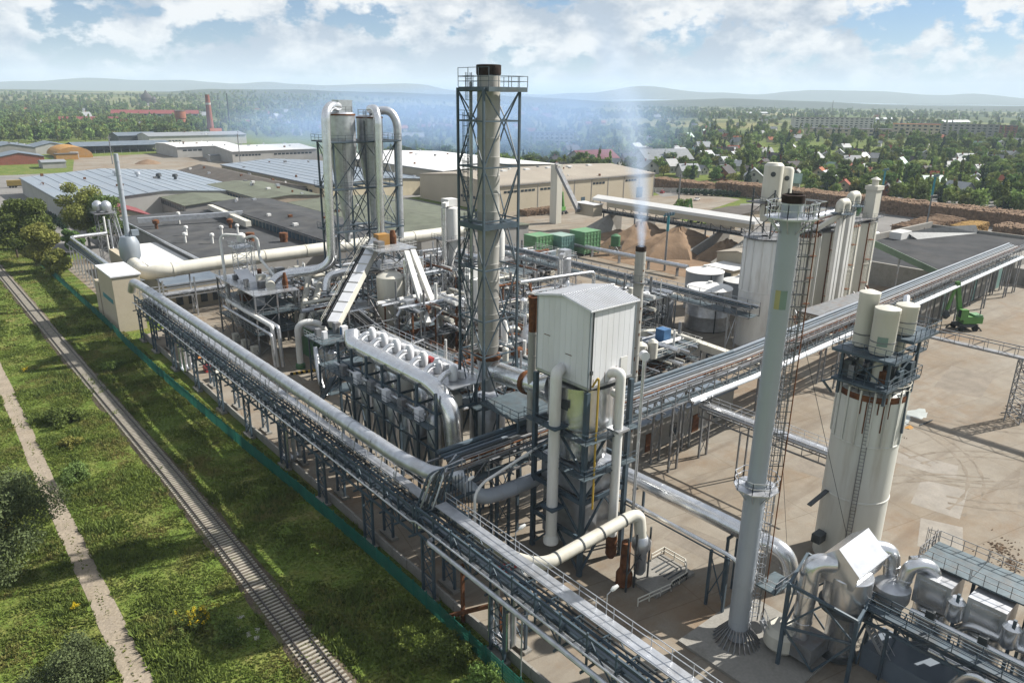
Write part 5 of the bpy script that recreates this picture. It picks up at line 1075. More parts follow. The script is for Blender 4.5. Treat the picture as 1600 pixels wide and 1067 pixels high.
# tanks
TK = [(139.5, 96.5, 5.0, 9.4, 'galv', 'widest grey round tank standing behind the footbridge'), (152, 107, 4.6, 9.6, 'roof_metal', 'round white topped tank beyond the widest tank'), (131, 104, 3.4, 8.2, 'galv', 'slim grey tank left of the widest tank'), (124, 112, 3.2, 8.0, 'galv', 'slim grey tank leftmost of the tank group'), (151, 92, 3.6, 7.0, 'galv', 'short white lidded tank right of the widest tank'), (158, 101, 3.8, 7.4, 'roof_metal', 'short white roofed tank close to the slim white silo')]
for x, y, r, h, m, lab in TK:
    t = thing('storage_tank', lab, 'tank', (x, y, 0), 'storage tanks')
    MB().lathe(x, y, [(r, 0.2), (r, h*0.35), (r+.05, h*.36), (r+.05, h*.37), (r, h*.38), (r, h)], 28).build('shell', m, t, True)
    lid = MB().lathe(x, y, [(r+.12, h), (r+.12, h+.12), (0.5, h+1.1), (0.5, h+1.5), (0.1, h+1.55)], 28).build('lid', 'roof_white', t, True)
    MB().tube([(x-r*.6, y-r*.85, 0), (x-r*.6, y-r*.85, h)], 0.12, 6).build('downpipe', 'dark_steel', t)
t = thing('blue_truck_trailer', 'blue and green skip containers parked behind the smoking stack', 'skip', (108, 92, 0))
MB().bx(101, 109, 90, 93, 0.6, 3.0).build('skip', 'blue_paint', t); MB().bx(110, 118, 90, 93, 0.6, 2.8).build('skip', 'green_paint', t); MB().bx(101.3, 108.7, 90.3, 92.7, 3.0, 3.1).build('lid', 'teal_paint', t)
# footbridge running in Y behind the shed
t = thing('inner_pipe_bridge', 'grey railed pipe bridge crossing from the green containers to the white silo', 'pipe bridge', (131, 112, 9))
for x in (128.6, 132.2):
    for z in (8.0, 9.8): MB().bar((x, 79, z), (x, 166, z), 0.2).build('chord', 'grey_steel', t)
    for i in range(29): y = 79+i*3; MB().bar((x, y, 8.0), (x, y+3, 9.8) if i % 2 else (x, y, 9.8), 0.1).bar((x, y, 8), (x, y, 10.9), 0.1).build('web_member', 'grey_steel', t)
    MB().bar((x, 79, 10.9), (x, 166, 10.9), 0.08).build('top_rail', 'galv', t)
MB().bx(128.8, 132, 79, 166, 8.1, 8.2).build('deck', 'deck_steel', t)
for k in range(6): PIPE('pipe', ['dark_steel', 'blue_steel', 'galv'][k % 3], [(129+k*.55, 79, 9.9+0.25*(k % 2)), (129+k*.55, 166, 9.9+0.25*(k % 2))], 0.17, t, n=8)
for y in (84, 100, 116, 132, 148, 164):
    for x in (128.8, 132): MB().bx(x-.14, x+.14, y-.14, y+.14, 0, 8).build('leg', 'galv', t)
    MB().xface((128.8, y), (132, y), 0.5, 7.5, 0.1).build('bracing', 'galv', t)
t = thing('cream_conveyor_bridge', 'low cream covered conveyor bridge bending behind the smoking stack', 'conveyor', (104, 85, 6))
for p, q in (((92, 104, 6.4), (112, 86, 6.4)), ((112, 86, 6.4), (112, 62, 5.4))):
    MB().bar(p, q, 1.6, 1.3).build('casing', 'cream_paint', t); MB().rail([(p[0]-1, p[1], p[2]+.1), (q[0]-1, q[1], q[2]+.1)], 1.3, 2).build('handrail', 'cream_paint', t)
trestle(t, 103.5, 106.5, 90, 93, 5.8, 'dark_steel', 0.3, 1); trestle(t, 111, 113.2, 74, 76, 5.2, 'dark_steel', 0.25, 1)
# ================================================================== WOODCHIP BAYS and covered gallery
t = thing('conveyor_gallery', 'long cream roofed conveyor gallery above the brown woodchip bays', 'conveyor', (216, 170, 9))
b = MB().gable(213.4, 219.4, 133, 206, 11.6, 12.6, 13.6, 'Y'); b.build('roof', 'roof_white', t)
MB().bx(213.2, 213.4, 133, 198, 9.9, 11.6).build('side_sheet', 'beige_wall', t)
for x in (213.8, 219): MB().bar((x, 133, 7.4), (x, 206, 7.4), 0.25, 0.4).build('beam', 'dark_steel', t)
for i in range(19): y = 134+i*4; MB().bx(213.7, 213.95, y-.1, y+.1, 7.4, 11.6).bar((213.8, y, 7.4), (213.8, y+4, 9.8), 0.12).build('post', 'dark_steel', t)
MB().bx(214.2, 218.8, 133, 206, 7.5, 7.9).build('belt', 'rubber', t); MB().rail([(213.5, 133, 7.6), (213.5, 206, 7.6)], 1.1, 2).build('handrail', 'grey_steel', t)
for y in (136, 152, 168, 184, 200):
    for x in (213.9, 218.9): MB().bx(x-.2, x+.2, y-.2, y+.2, 0, 7.3).build('leg', 'grey_steel', t)
MB().bx(208, 213, 200, 210, 6.2, 10.6).build('drive_house', 'beige_wall', t); MB().bx(207.6, 213.4, 199.6, 210.4, 10.6, 10.9).build('drive_house_roof', 'roof_white', t)
MB().bar((206, 206, 8), (212, 226, 24), 1.6, 1.6).build('inclined_conveyor', 'grey_steel', t); MB().bx(211, 214, 224, 228, 0, 24).build('elevator_tower', 'cream_paint', t); MB().rail([(209, 223, 24), (215, 223, 24), (215, 229, 24)], 1.2, 1.2).build('handrail', 'grey_steel', t)
for k, y in enumerate((198, 181, 165, 148, 136)):
    w = thing('bay_wall', ['sloped concrete bay wall at the left end of the chip store', 'second sloped concrete bay wall of the chip store', 'third sloped concrete bay wall between two chip heaps', 'fourth sloped concrete bay wall of the chip store', 'sloped concrete bay wall at the right end of the chip store'][k], 'wall', (206, y, 0), 'chip bay walls')
    vs = [(196, y-.35, 0), (222, y-.35, 0), (222, y-.35, 6.8), (215, y-.35, 6.8), (196, y-.35, 1.0)]
    MB().quads(vs+[(a, b_+.7, c) for a, b_, c in vs], [(0, 1, 2, 3, 4), (9, 8, 7, 6, 5), (0, 5, 6, 1), (1, 6, 7, 2), (2, 7, 8, 3), (3, 8, 9, 4), (4, 9, 5, 0)]).build('panel', 'concrete', w)
    if k in (0, 4): MB().quads([(196.1, y-.36, 1.1), (215, y-.36, 6.9), (215, y-5.2, 0.05), (199, y-4.0, 0.05), (196.1, y-.6, 1.0)], [(0, 1, 2, 3, 4)]).build('buttress', 'concrete', w)
def heap(name, mat, x, y, rx, ry, h, lab, cat, seed, n=30):
    vs = [(x, y, h)]; fs = []; k = 10
    for i in range(1, k+1):
        for j in range(n):
            a = 2*math.pi*j/n; f = i/k; w = 1+0.34*(hnoise(math.cos(a)*3, math.sin(a)*3, 1, seed)-.5)*2
            z = h*(1-f)**0.82*(1+0.30*(hnoise(i*1.3, j*.6, 1, seed+3)-.5))
            vs.append((x+rx*f*w*math.cos(a), y+ry*f*w*math.sin(a), max(0.03, z)))
    fs += [(0, 1+j, 1+(j+1) % n) for j in range(n)]
    for i in range(k-1): fs += [(1+i*n+j, 1+(i+1)*n+j, 1+(i+1)*n+(j+1) % n, 1+i*n+(j+1) % n) for j in range(n)]
    return MB().quads(vs, fs).build(name, mat, None, True, label=lab, cat=cat, group='woodchip heaps' if cat == 'chip heap' else None)
heap('chip_heap', 'sawdust', 205, 173.5, 22, 10.5, 8.2, 'brown woodchip heap in the middle bay under the gallery', 'chip heap', 2)
heap('chip_heap', 'sawdust', 205, 156.5, 23, 11, 8.6, 'largest brown woodchip heap, right of the middle bay', 'chip heap', 5)
heap('chip_heap', 'sawdust', 212, 190, 10, 6.5, 2.4, 'flat spread of pale woodchips in the left bay', 'chip heap', 7)
heap('chip_heap', 'sawdust', 212, 142, 12, 7, 6.0, 'small brown woodchip heap in the right bay', 'chip heap', 9)
sheet('chip_floor', 'sawdust', [(176, 125), (222, 125), (222, 205), (176, 205)], 0.06)
t = thing('chip_shed', 'beige block building with low annex at the right end of the chip bays', 'building', (208, 124, 0))
MB().bx(203, 216, 116, 128, 0, 9.6).build('wall', 'beige_wall', t); MB().bx(202.6, 216.4, 115.6, 128.4, 9.6, 9.9).build('roof', 'roof_white', t)
MB().gable(190, 202.6, 116, 130, 0, 6.0, 7.2, 'X').build('annex', 'beige_wall', t); MB().roof(190, 202.5, 116, 130, 6.05, 7.3, 'X', 0.3, 0.2).build('annex_roof', 'roof_tan', t)
MB().bx(181, 189.6, 118, 127, 0, 3.6).build('lean_to', 'beige_wall', t); MB().bx(180.6, 189.8, 117.6, 127.4, 3.6, 3.8).build('lean_to_roof', 'roof_white', t)
for k, (y0_, y1_) in enumerate(((118.5, 121), (124, 126))): MB().bx(180.9, 181.0, y0_, y1_, 0.2, 2.8).build('door', 'dark_steel', t)
t = thing('chip_pipe', 'long silver pipe on short stands in front of the chip bays', 'pipe', (176, 150, 2)); PIPE('pipe', 'galv', [(168, 188, 3.2), (173, 186, 3.2), (176, 130, 3.2)], 0.7, t, n=12, bands=6)
for y in (180, 168, 156, 144, 133): MB().bx(174.6, 175.6, y-.15, y+.15, 0, 2.6).build('stand', 'grey_steel', t)
for i, (x, y, z0, sx, sy, h, m, lab) in enumerate(((160, 178, 1.2, 7, 6.2, 6.2, 'container_green', 'leftmost of the three big green container boxes'), (168, 175.6, 1.0, 5.6, 6.4, 6.0, 'container_teal', 'middle teal green container box with white top'), (177, 173.5, 0.8, 7.4, 7.0, 7.0, 'container_green', 'rightmost and largest bright green container box'))):
    t = thing('container_filter', lab, 'container', (x, y, 0), 'green container boxes')
    MB().bx(x-sx/2, x+sx/2, y-sy/2, y+sy/2, z0, z0+h).build('body', m, t)
    for k in range(5): zk = z0+h*(k+.5)/5; MB().bx(x-sx/2-.12, x+sx/2+.12, y-sy/2-.12, y-sy/2, zk-.1, zk+.1).build('rib', m, t); MB().bx(x-sx/2-.12, x-sx/2, y-sy/2, y+sy/2, zk-.1, zk+.1).build('rib', m, t)
    for k in range(6): xk = x-sx/2+sx*k/5; MB().bx(xk-.08, xk+.08, y-sy/2-.16, y-sy/2, z0, z0+h).build('rib', m, t)
    MB().bx(x-sx/2-.1, x+sx/2+.1, y-sy/2-.1, y+sy/2+.1, z0+h, z0+h+.25).build('top', 'roof_mint' if i == 1 else m, t)
    for xx in (x-sx/2+.3, x+sx/2-.3): MB().bx(xx-.2, xx+.2, y-sy/2+.1, y-sy/2+.5, 0, z0).build('leg', 'grey_steel', t)
t = thing('green_tank', 'small round green tank on a frame beside the green container boxes', 'tank', (184, 166, 0))
MB().lathe(184, 166, [(1.6, 3.0), (1.6, 6.4), (0.5, 7.0)], 18).build('shell', 'green_paint', t, True); trestle(t, 182.6, 185.4, 164.6, 167.4, 3.0, 'grey_steel', 0.2, 1)
# ================================================================== BUNKERS with dark floor (right) and green conveyor
t = thing('dark_bunker', 'walled concrete bunker with dark floor behind the pipe bridge at right', 'bunker', (260, 92, 0))
MB().bx(214, 300, 74, 112, 0.0, 5.2).build('fill', 'asphalt', t)
MB().bx(213, 214, 72, 113, 0, 6.4).build('wall', 'concrete', t); MB().bx(214, 300, 112, 113, 0, 7.2).build('wall', 'concrete', t); MB().bx(213, 300.6, 72.6, 73.8, 0, 5.6).build('wall', 'concrete', t); MB().bx(300, 300.8, 73.8, 112, 0, 6.2).build('wall', 'concrete', t)
MB().quads([(268, 104, 5.25), (300, 96, 5.25), (300, 97.5, 8), (286, 102, 8.2), (268, 108, 7.2)], [(0, 1, 2, 3, 4)]).build('flap', 'dark_steel', t)
MB().bx(262, 270, 107, 111, 5.2, 7.6).build('block', 'roof_white', t)
t = thing('retaining_wall', 'row of grey concrete retaining panels with teal stains under the far pipe bridge', 'wall', (215, 66, 0))
for i in range(14): x = 178+i*4.3; MB().bx(x, x+4.2, by(x)+4.6, by(x)+5.0, 0, 5.8).build('panel', 'concrete' if i % 5 != 3 else 'container_teal', t); MB().bx(x-.2, x+.2, by(x)+4.2, by(x)+5.3, 0, 6.2).build('pillar', 'grey_steel', t)
t = thing('concrete_blocks', 'stepped pale concrete wall beyond the far end of the pipe bridge', 'wall', (262, 66, 0))
for k in range(3): MB().bx(246+k*0.5, 320, 62+k*3, 64.8+k*3, 0, 3.0+k*1.8).build('step', 'concrete', t)
t = thing('green_conveyor', 'pale green inclined conveyor beside the rearmost cream silo', 'conveyor', (208, 84, 0))
MB().bar((200, 92, 15), (214, 76, 6), 1.4, 1.6).build('casing', 'olive_paint', t); MB().bar((196, 93, 22), (202, 98, 4), 1.2, 1.2).build('casing', 'green_paint', t); MB().bx(207, 207.4, 83.8, 84.2, 0, 10.4).build('leg', 'grey_steel', t)
MB().lathe(197, 93, [(0.8, 21), (1.2, 22), (1.2, 23.4), (0.4, 24)], 12).build('head', 'green_paint', t)
t = thing('blower_pipe', 'curved silver blower pipe in front of the short log pile', 'pipe', (262, 118, 0)); PIPE('pipe', 'galv', [(240, 121, 5), (262, 118, 5.4), (268, 117, 5.4), (268, 117, 1.5), (260, 118, 1.2)], 0.8, t, n=12, rr=2.5, bands=4)
MB().bx(258, 261, 116.5, 119.5, 0, 2.6).build('blower', 'galv', t)
# log piles
def logs(name, lab, x0, x1, y0, y1, h, n, axis, seed, endmat='log_wood'):
    rs = random.Random(seed); t = thing(name, lab, 'log pile', ((x0+x1)/2, (y0+y1)/2, 0), 'log piles'); b = MB(); e = MB()
    L = (x1-x0) if axis == 'x' else (y1-y0)
    for i in range(n):
        u = rs.uniform(0, 1); f = rs.random(); z = h*(1-0.12*rs.random()) if f < 0.6 else h*rs.random(); r = rs.uniform(.16, .30); l = rs.uniform(3.2, 4.6)
        if axis == 'y':    # log ends face -X
            yy = y0+(y1-y0)*u; xx = x0+rs.uniform(-.4, .5) if f > 0.6 else rs.uniform(x0, x1-l); zz_ = z+0.7*(hnoise(yy, xx, 6, seed)-.5); b.tube([(xx, yy, zz_), (xx+l, yy+rs.uniform(-.3, .3), zz_+rs.uniform(-.25, .25))], r, 5)
        else:
            xx = x0+(x1-x0)*u; yy = y0+rs.uniform(-.4, .5) if f > 0.6 else rs.uniform(y0, y1-l); zz_ = z+0.7*(hnoise(yy, xx, 6, seed)-.5); b.tube([(xx, yy, zz_), (xx+rs.uniform(-.3, .3), yy+l, zz_+rs.uniform(-.25, .25))], r, 5)
    b.build('logs', endmat, t, kind='stuff'); MB().bx(x0+.4, x1-.4, y0+.4, y1-.4, 0, h-.35).build('log_core', endmat, t)
    return t
logs('log_pile', 'long dark log pile stretching along the far right edge of the log yard', 356, 372, 96, 250, 6.4, 3400, 'y', 11)
logs('log_pile', 'second long log pile stepping in front at the right picture edge', 318, 334, 60, 98, 6.0, 1200, 'y', 12)
logs('log_pile', 'short pale topped log pile right of the cream silos', 292, 334, 112, 124, 5.6, 1300, 'x', 13)
logs('log_pile', 'low end stack of orange sawn logs on the short pile', 316, 335, 104, 112, 4.6, 700, 'x', 14, 'log_end')
logs('log_pile', 'dark log pile beside the dark hedge and white pickup', 350, 362, 252, 290, 5.2, 800, 'y', 15)
logs('log_pile', 'small heap of logs lying by the beige warehouse front', 214, 236, 246, 252, 2.4, 300, 'x', 16)
# floodlight masts
for i, (x, y, h, lab) in enumerate(((330, 146, 22, 'floodlight mast with teal head behind the cream silos'), (297, 113, 24, 'floodlight mast with teal head beside the short log pile'), (178, 140, 17, 'floodlight mast with teal head in front of the chip heaps'))):
    t = thing('floodlight_mast', lab, 'mast', (x, y, 0)); MB().tube([(x, y, 0), (x, y, h*.72)], [0.35, 0.26], 8).build('pole', 'grey_steel', t, True); MB().tube([(x, y, h*.72), (x, y, h)], [0.42, 0.38], 8).build('upper_pole', 'teal_paint', t, True)
    MB().bx(x-2.2, x+2.2, y-.25, y+.25, h-.2, h+.1).build('crossarm', 'teal_paint', t)
    for k in range(4): MB().bx(x-2.1+k*1.2, x-1.5+k*1.2, y-.6, y-.1, h, h+.8).build('floodlight', 'glass_blue', t)
# ================================================================== excavators (material handlers)
def handler(name, lab, x, y, rz, boom, stick, body=True):
    t = thing(name, lab, 'excavator', (0, 0, 0))
    if body:
        MB().bx(-2.2, 2.2, -1.6, 1.6, 0.9, 1.5).build('chassis', 'dark_steel', t)
        for a in (-1.6, 1.6):
            for s in (-1.5, 1.5): MB().tube([(a, s-.35, .65), (a, s+.35, .65)], 0.65, 14).build('wheel', 'rubber', t, True)
        for s in (-2.4, 2.4): MB().bar((s, -1.4, .9), (s*1.3, -1.7, .05), 0.3).bar((s, 1.4, .9), (s*1.3, 1.7, .05), 0.3).build('outrigger', 'dark_steel', t)
        MB().bx(-3.2, 1.4, -1.45, 1.45, 1.7, 3.3).build('engine_house', 'excavator_green', t); MB().bx(-3.1, -1.2, -1.3, 1.3, 3.3, 3.7).build('hood', 'container_green', t)
        c = MB().bx(0.6, 2.3, 0.3, 1.5, 2.6, 5.0).build('cab', 'excavator_green', t); MB().bx(2.3, 2.34, 0.4, 1.4, 3.2, 4.8).build('windscreen', 'glass', c); MB().bx(0.8, 2.1, 0.26, 0.3, 3.3, 4.8).build('side_window', 'glass', c)
        MB().tube([(-2.6, 0.8, 3.7), (-2.6, 0.8, 4.7)], 0.12, 8).build('exhaust', 'dark_steel', t)
    MB().bar((1.0, -0.5, 2.4), boom, 0.75, 0.9).build('boom', 'excavator_green', t); MB().bar(boom, stick, 0.5, 0.6).build('stick', 'excavator_green', t)
    MB().bar((1.5, -0.5, 2.0), ((1+boom[0])/2, -0.5, (2.4+boom[2])/2-.3), 0.22).build('ram', 'galv', t)
    g_ = MB().lathe(stick[0], stick[1], [(0.2, stick[2]), (0.5, stick[2]-.5), (0.9, stick[2]-1.4), (0.3, stick[2]-2.2)], 8).build('grapple', 'dark_steel', t)
    t.location = (x, y, 0); t.rotation_euler = (0, 0, rz); return t
handler('material_handler', 'bright green wheeled material handler with raised boom on the open yard', 186, 58.5, 2.5, (3.4, -0.5, 11.2), (4.6, -0.5, 4.6))
handler('material_handler', 'green grab excavator boom raised among logs before the beige warehouse', 232, 243, 0.2, (-0.5, -0.5, 10.0), (-4.0, -0.5, 4.0))
handler('material_handler', 'green grab excavator behind the cream conveyor gallery roof', 262, 192, 2.2, (2.4, -0.5, 10.0), (4.4, -0.5, 4.2))
# ================================================================== TWIN CYCLONE TOWER
t = thing('twin_cyclone_tower', 'tall dark steel tower holding two big silver cyclones', 'cyclone tower', (77, 143.5, 0))
ax0, ax1, ay0, ay1 = 70.2, 84.6, 140, 147
for x in (ax0, (ax0+ax1)/2, ax1):
    for y in (ay0, ay1): MB().bx(x-.16, x+.16, y-.16, y+.16, 0, 41.0 if x != (ax0+ax1)/2 else 45).build('leg', 'blue_steel', t)
lv = [0, 8, 15.5, 22.8, 31.5, 40.8]
xm_ = (ax0+ax1)/2
for p, q in (((ax0, ay0), (xm_, ay0)), ((xm_, ay0), (ax1, ay0)), ((ax0, ay1), (xm_, ay1)), ((xm_, ay1), (ax1, ay1)), ((ax0, ay0), (ax0, ay1)), ((ax1, ay0), (ax1, ay1)), ((xm_, ay0), (xm_, ay1))):
    for a, c in zip(lv[:-1], lv[1:]): MB().xface(p, q, a+.2, c-.2, 0.15).bar((*p, c), (*q, c), 0.28).build('bracing', 'blue_steel', t)
for z in (22.8, 31.5, 40.8):
    p = MB().bx(ax0-.9, ax1+.9, ay0-.9, ay0+.6, z, z+.25).bx(ax0-.9, ax1+.9, ay1-.6, ay1+.9, z, z+.25).bx(ax0-.9, ax0+.5, ay0+.6, ay1-.6, z, z+.25).bx(ax1-.5, ax1+.9, ay0+.6, ay1-.6, z, z+.25).build('platform', 'blue_steel', t)
    MB().rail([(ax0-.9, ay1+.9, z+.25), (ax0-.9, ay0-.9, z+.25), (ax1+.9, ay0-.9, z+.25), (ax1+.9, ay1+.9, z+.25)], 1.2, 1.6, 0.06).build('handrail', 'blue_steel', p)
for x, r, zt in ((74.0, 2.9, 46.6), (80.6, 2.7, 46.0)):
    MB().lathe(x, 143.5, [(0.6, 20), (0.7, 25), (r, 39.5), (r, zt-.4), (r*.85, zt)], 26).build('cyclone', 'galv', t, True)
    MB().lathe(x, 143.5, [(r+.1, zt-.6), (r+.1, zt-.3), (r-.4, zt-.25)], 26).build('rim', 'rust', t, True)
    MB().rail([(x+2.4*math.cos(i*math.pi/4), 143.5+2.4*math.sin(i*math.pi/4), zt) for i in range(9)], 1.1, 1.8).build('handrail', 'grey_steel', t)
MB().ladder(72.5, 140.0, 23, 41.5, (1, 0), 0.5, True, (0, -1)).build('ladder', 'grey_steel', t)
MB().ladder(77.4, 139.8, 31, 47, (1, 0), 0.5, True, (0, -1)).build('ladder', 'grey_steel', t)
MB().bx(73, 76, 142, 145, 46.6, 49.0).build('head_box', 'galv', t)
t = thing('cyclone_ducts', 'shiny silver ducts looping over the twin cyclone tower and sweeping away left', 'ducts', (70, 141, 10))
MB().tube(arc([(73.6, 143.0, 47.6), (70.4, 140.6, 48.0), (68.7, 139.4, 46.6), (67.8, 139.2, 17.2), (65.2, 141.2, 15.2), (57.5, 144.0, 14.8), (54.6, 142, 11.5)], 2.6, 7), 0.88, 18, bands=5, bh=0.03).build('duct', 'bright_duct', t, True)
MB().tube(arc([(80.4, 142.6, 47.2), (79.8, 139.4, 47.4), (79.6, 138.4, 45.4), (79.3, 138.6, 22)], 2.4, 7), 0.85, 18, bands=5, bh=0.03).build('duct', 'bright_duct', t, True)
MB().tube(arc([(81.2, 144.4, 46.8), (84.6, 141.6, 47.0), (85.6, 140.6, 44.6), (85.4, 140.8, 20)], 2.4, 7), 0.85, 18, bands=5, bh=0.03).build('duct', 'galv', t, True)
MB().tube(arc([(69.6, 141.2, 22), (69.4, 141.4, 16.4), (67.2, 144.4, 14.6), (60.6, 147.5, 14.2), (58.4, 145.5, 11.0)], 2.4, 7), 0.95, 16, bands=5, bh=0.03).build('duct', 'bright_duct', t, True)
MB().tube(arc([(78, 133.5, 15.5), (69.5, 137.5, 15.2), (66.4, 138.6, 14.6), (65.4, 137.8, 11.6)], 2.0, 6), 0.85, 16, bands=5, bh=0.03).build('duct', 'bright_duct', t, True)
# ================================================================== INCLINED CONVEYOR AND HEAD
t = thing('inclined_conveyor', 'steep inclined conveyor with white lid panels and a black walkway beside it', 'conveyor', (66, 126, 8))
A, B = Vector((58.5, 121, 9.6)), Vector((75, 132.5, 21.8)); d = B-A; hd = Vector((d.x, d.y, 0)).normalized(); sd = Vector((-hd.y, hd.x, 0))
MB().bar(A, B, 2.0, 1.5).build('casing', 'cream_paint', t)
up = sd.cross(d.normalized())*-1
up = up if up.z > 0 else -up
for i in range(9):
    p, q = A+d*(i/9+.008), A+d*((i+1)/9-.008); MB().bar(p+up*.83, q+up*.83, 2.1, 0.12).build('lid', 'white_panel', t)
MB().bar(A+sd*1.9-zz*.2, B+sd*1.9-zz*.2, 1.2, 0.15).build('walkway', 'rubber', t)
MB().rail([A+sd*2.5, B+sd*2.5], 1.1, 2).build('handrail', 'cream_paint', t); MB().rail([A+sd*1.3, B+sd*1.3], 1.1, 2).build('handrail', 'grey_steel', t)
for f in (0.3, 0.62): c = A+d*f; MB().bx(c.x-.15, c.x+.15, c.y-.15, c.y+.15, 0, c.z-.8).build('leg', 'grey_steel', t); c = c+sd*1.6; MB().bx(c.x-.15, c.x+.15, c.y-.15, c.y+.15, 0, c.z-.4).build('leg', 'grey_steel', t)
t = thing('transfer_tower', 'railed steel head platform with rusty machine on top of the inclined conveyor', 'platform', (76, 130, 0))
trestle(t, 72.5, 79, 126.5, 133, 20.8, 'grey_steel', 0.28, 4)
p = MB().bx(71.5, 80, 125.5, 134, 20.8, 21.0).build('platform', 'galv', t); MB().rail([(71.5, 125.5, 21), (80, 125.5, 21), (80, 134, 21), (71.5, 134, 21), (71.5, 125.5, 21)], 1.1, 1.4).build('handrail', 'white_paint', p)
p = MB().bx(71.9, 79.6, 125.9, 133.6, 17.2, 17.4).build('platform', 'galv', t); MB().rail([(71.5, 125.5, 17.4), (80, 125.5, 17.4)], 1.1, 1.4).build('handrail', 'white_paint', p)
MB().bx(74.4, 77, 131, 133, 21, 23.2).build('drive_house', 'orange_wall', t); MB().lathe(78, 131.5, [(0.7, 21), (0.8, 22.5), (0.4, 23.8)], 12).build('rusty_hopper', 'rust', t); MB().bx(72.6, 74, 128, 130, 21, 22.4).build('motor', 'grey_steel', t)
MB().lathe(73, 124.5, [(0.5, 3), (0.8, 5), (2.8, 9), (2.8, 16.2), (1.5, 17)], 22).build('hopper_vessel', 'cream_paint', t, True)
for p, q in (((76.5, 124, 20.6), (73, 111.5, 9.5)), ((78.2, 124.5, 20.6), (76.5, 113.5, 10))): MB().bar(p, q, 1.0, 1.1).build('chute', 'white_paint', t)
for i, (x, y) in enumerate(((75.2, 122.2), (79, 122.8))): MB().tube([(x, y, 2), (x, y, 19.5)], 0.6, 14, bands=3).build('riser_duct', 'bright_duct', t, True)
# dark belt running down from the conveyor foot
t = thing('return_belt', 'dark covered belt conveyor sloping down behind the collector duct', 'conveyor', (66, 108, 6))
MB().bar((63.5, 122, 10.5), (62, 98, 7.5), 1.5, 0.8).build('casing', 'rubber', t); MB().bar((64.4, 122, 10.9), (62.9, 98, 7.9), 0.12, 0.9).build('side_plate', 'galv', t); MB().rail([(62.5, 122, 10.6), (61, 98, 7.6)], 1.1, 2).build('handrail', 'grey_steel', t)
for y in (104, 114): MB().bx(62.4, 62.7, y-.15, y+.15, 0, 8).build('leg', 'grey_steel', t)
t = thing('loading_station', 'cluttered boxes and railed decks at the foot of the inclined conveyor', 'platform', (57, 118, 0))
trestle(t, 53.5, 59.5, 115, 121, 8.4, 'blue_steel', 0.25, 2)
p = MB().bx(53, 60.4, 114.5, 121.8, 8.4, 8.6).build('platform', 'deck_steel', t); MB().rail([(53, 121.8, 8.6), (53, 114.5, 8.6), (60.4, 114.5, 8.6)], 1.1, 1.3).build('handrail', 'galv', p)
for i in range(7): x, y, w, h = R.uniform(53.6, 59), R.uniform(115, 120), R.uniform(.6, 1.4), R.uniform(.7, 2.0); MB().bx(x, x+w, y, y+w, 8.6, 8.6+h).build('cabinet', ['white_panel', 'cream_paint', 'grey_steel', 'blue_paint'][i % 4], t)
for i in range(5): x, y = R.uniform(54, 59), R.uniform(115.5, 120.5); MB().lathe(x, y, [(0.3, 0.5), (0.9, 2.2), (0.9, 6.4), (0.4, 7)], 12).build('vessel', 'galv', t, True)
MB().tube(arc([(52.4, 116, 8), (52.0, 115, 6), (51.4, 113, 3), (51.4, 111, 0.6)], 1), 0.45, 12).build('pipe', 'galv', t, True)
# ================================================================== DRYER DECKS left of centre
t = thing('dryer_deck', 'multi level steel process deck with loop of white pipe at its left end', 'process deck', (56, 150, 0))
for x in (51, 55.5, 60):
    for y in (139, 146, 153, 160): MB().bx(x-.15, x+.15, y-.15, y+.15, 0, 12.6).build('leg', 'grey_steel', t)
for z in (4.6, 8.6, 12.6):
    p = MB().bx(50.8, 60.2, 138.8, 160.2, z-.18, z).build('platform', 'deck_steel' if z < 9 else 'galv', t)
    MB().rail([(50.8, 160.2, z), (50.8, 138.8, z), (60.2, 138.8, z)], 1.1, 1.6).build('handrail', 'galv', p)
for a, c in ((139, 146), (146, 153), (153, 160)):
    for z in (0, 4.6, 8.6): MB().xface((51, a), (51, c), z+.2, z+3.8, 0.11).build('bracing', 'grey_steel', t)
for z in (0, 4.6, 8.6): MB().xface((51, 139), (55.5, 139), z+.2, z+3.8, 0.11).build('bracing', 'grey_steel', t)
for i in range(16): x, y, w, h, z = R.uniform(51.5, 58.6), R.uniform(139.5, 158.5), R.uniform(.7, 2.0), R.uniform(.5, 1.9), R.choice((4.6, 8.6, 12.6, 12.6)); MB().bx(x, x+w, y, y+w*.8, z, z+h).build('machine', ['galv', 'cream_paint', 'grey_steel', 'white_panel', 'rust'][i % 5], t)
MB().tube([(55.4, 141.5, 13.4), (57.2, 146.5, 13.4)], 0.95, 16).build('tank', 'cream_paint', t, True); MB().lathe(58.4, 141.4, [(0.55, 12.6), (0.6, 14), (0.25, 15.8)], 12).build('rusty_cone', 'rust', t, True)
MB().quads([(53.0, 150, 12.7), (56, 150, 12.7), (56, 155, 14.6), (53, 155, 14.6)], [(0, 1, 2, 3)]).build('sheet_cover', 'white_panel', t)
for i in range(3): MB().bx(50.2+i*.1, 51.6, 140.5+i*5.4, 142+i*5.4, 0, 1.7).build('pallet_box', 'cream_paint', t)
MB().stair((50.2, 147, 4.6), (50.2, 152, 8.6), 0.8, (1, 0)).build('stair', 'galv', t)
t = thing('loop_tower', 'slender open tower with white pipe loop above the dryer deck', 'pipe tower', (56, 157, 12))
trestle(t, 54.2, 57.2, 155.2, 158.2, 20.0, 'galv', 0.14, 4, 12.6)
p = MB().bx(53.6, 57.8, 154.6, 158.8, 19.0, 19.12).build('platform', 'galv', t); MB().rail([(53.6, 154.6, 19.1), (57.8, 154.6, 19.1), (57.8, 158.8, 19.1), (53.6, 158.8, 19.1), (53.6, 154.6, 19.1)], 1.0, 1.0).build('handrail', 'galv', p)
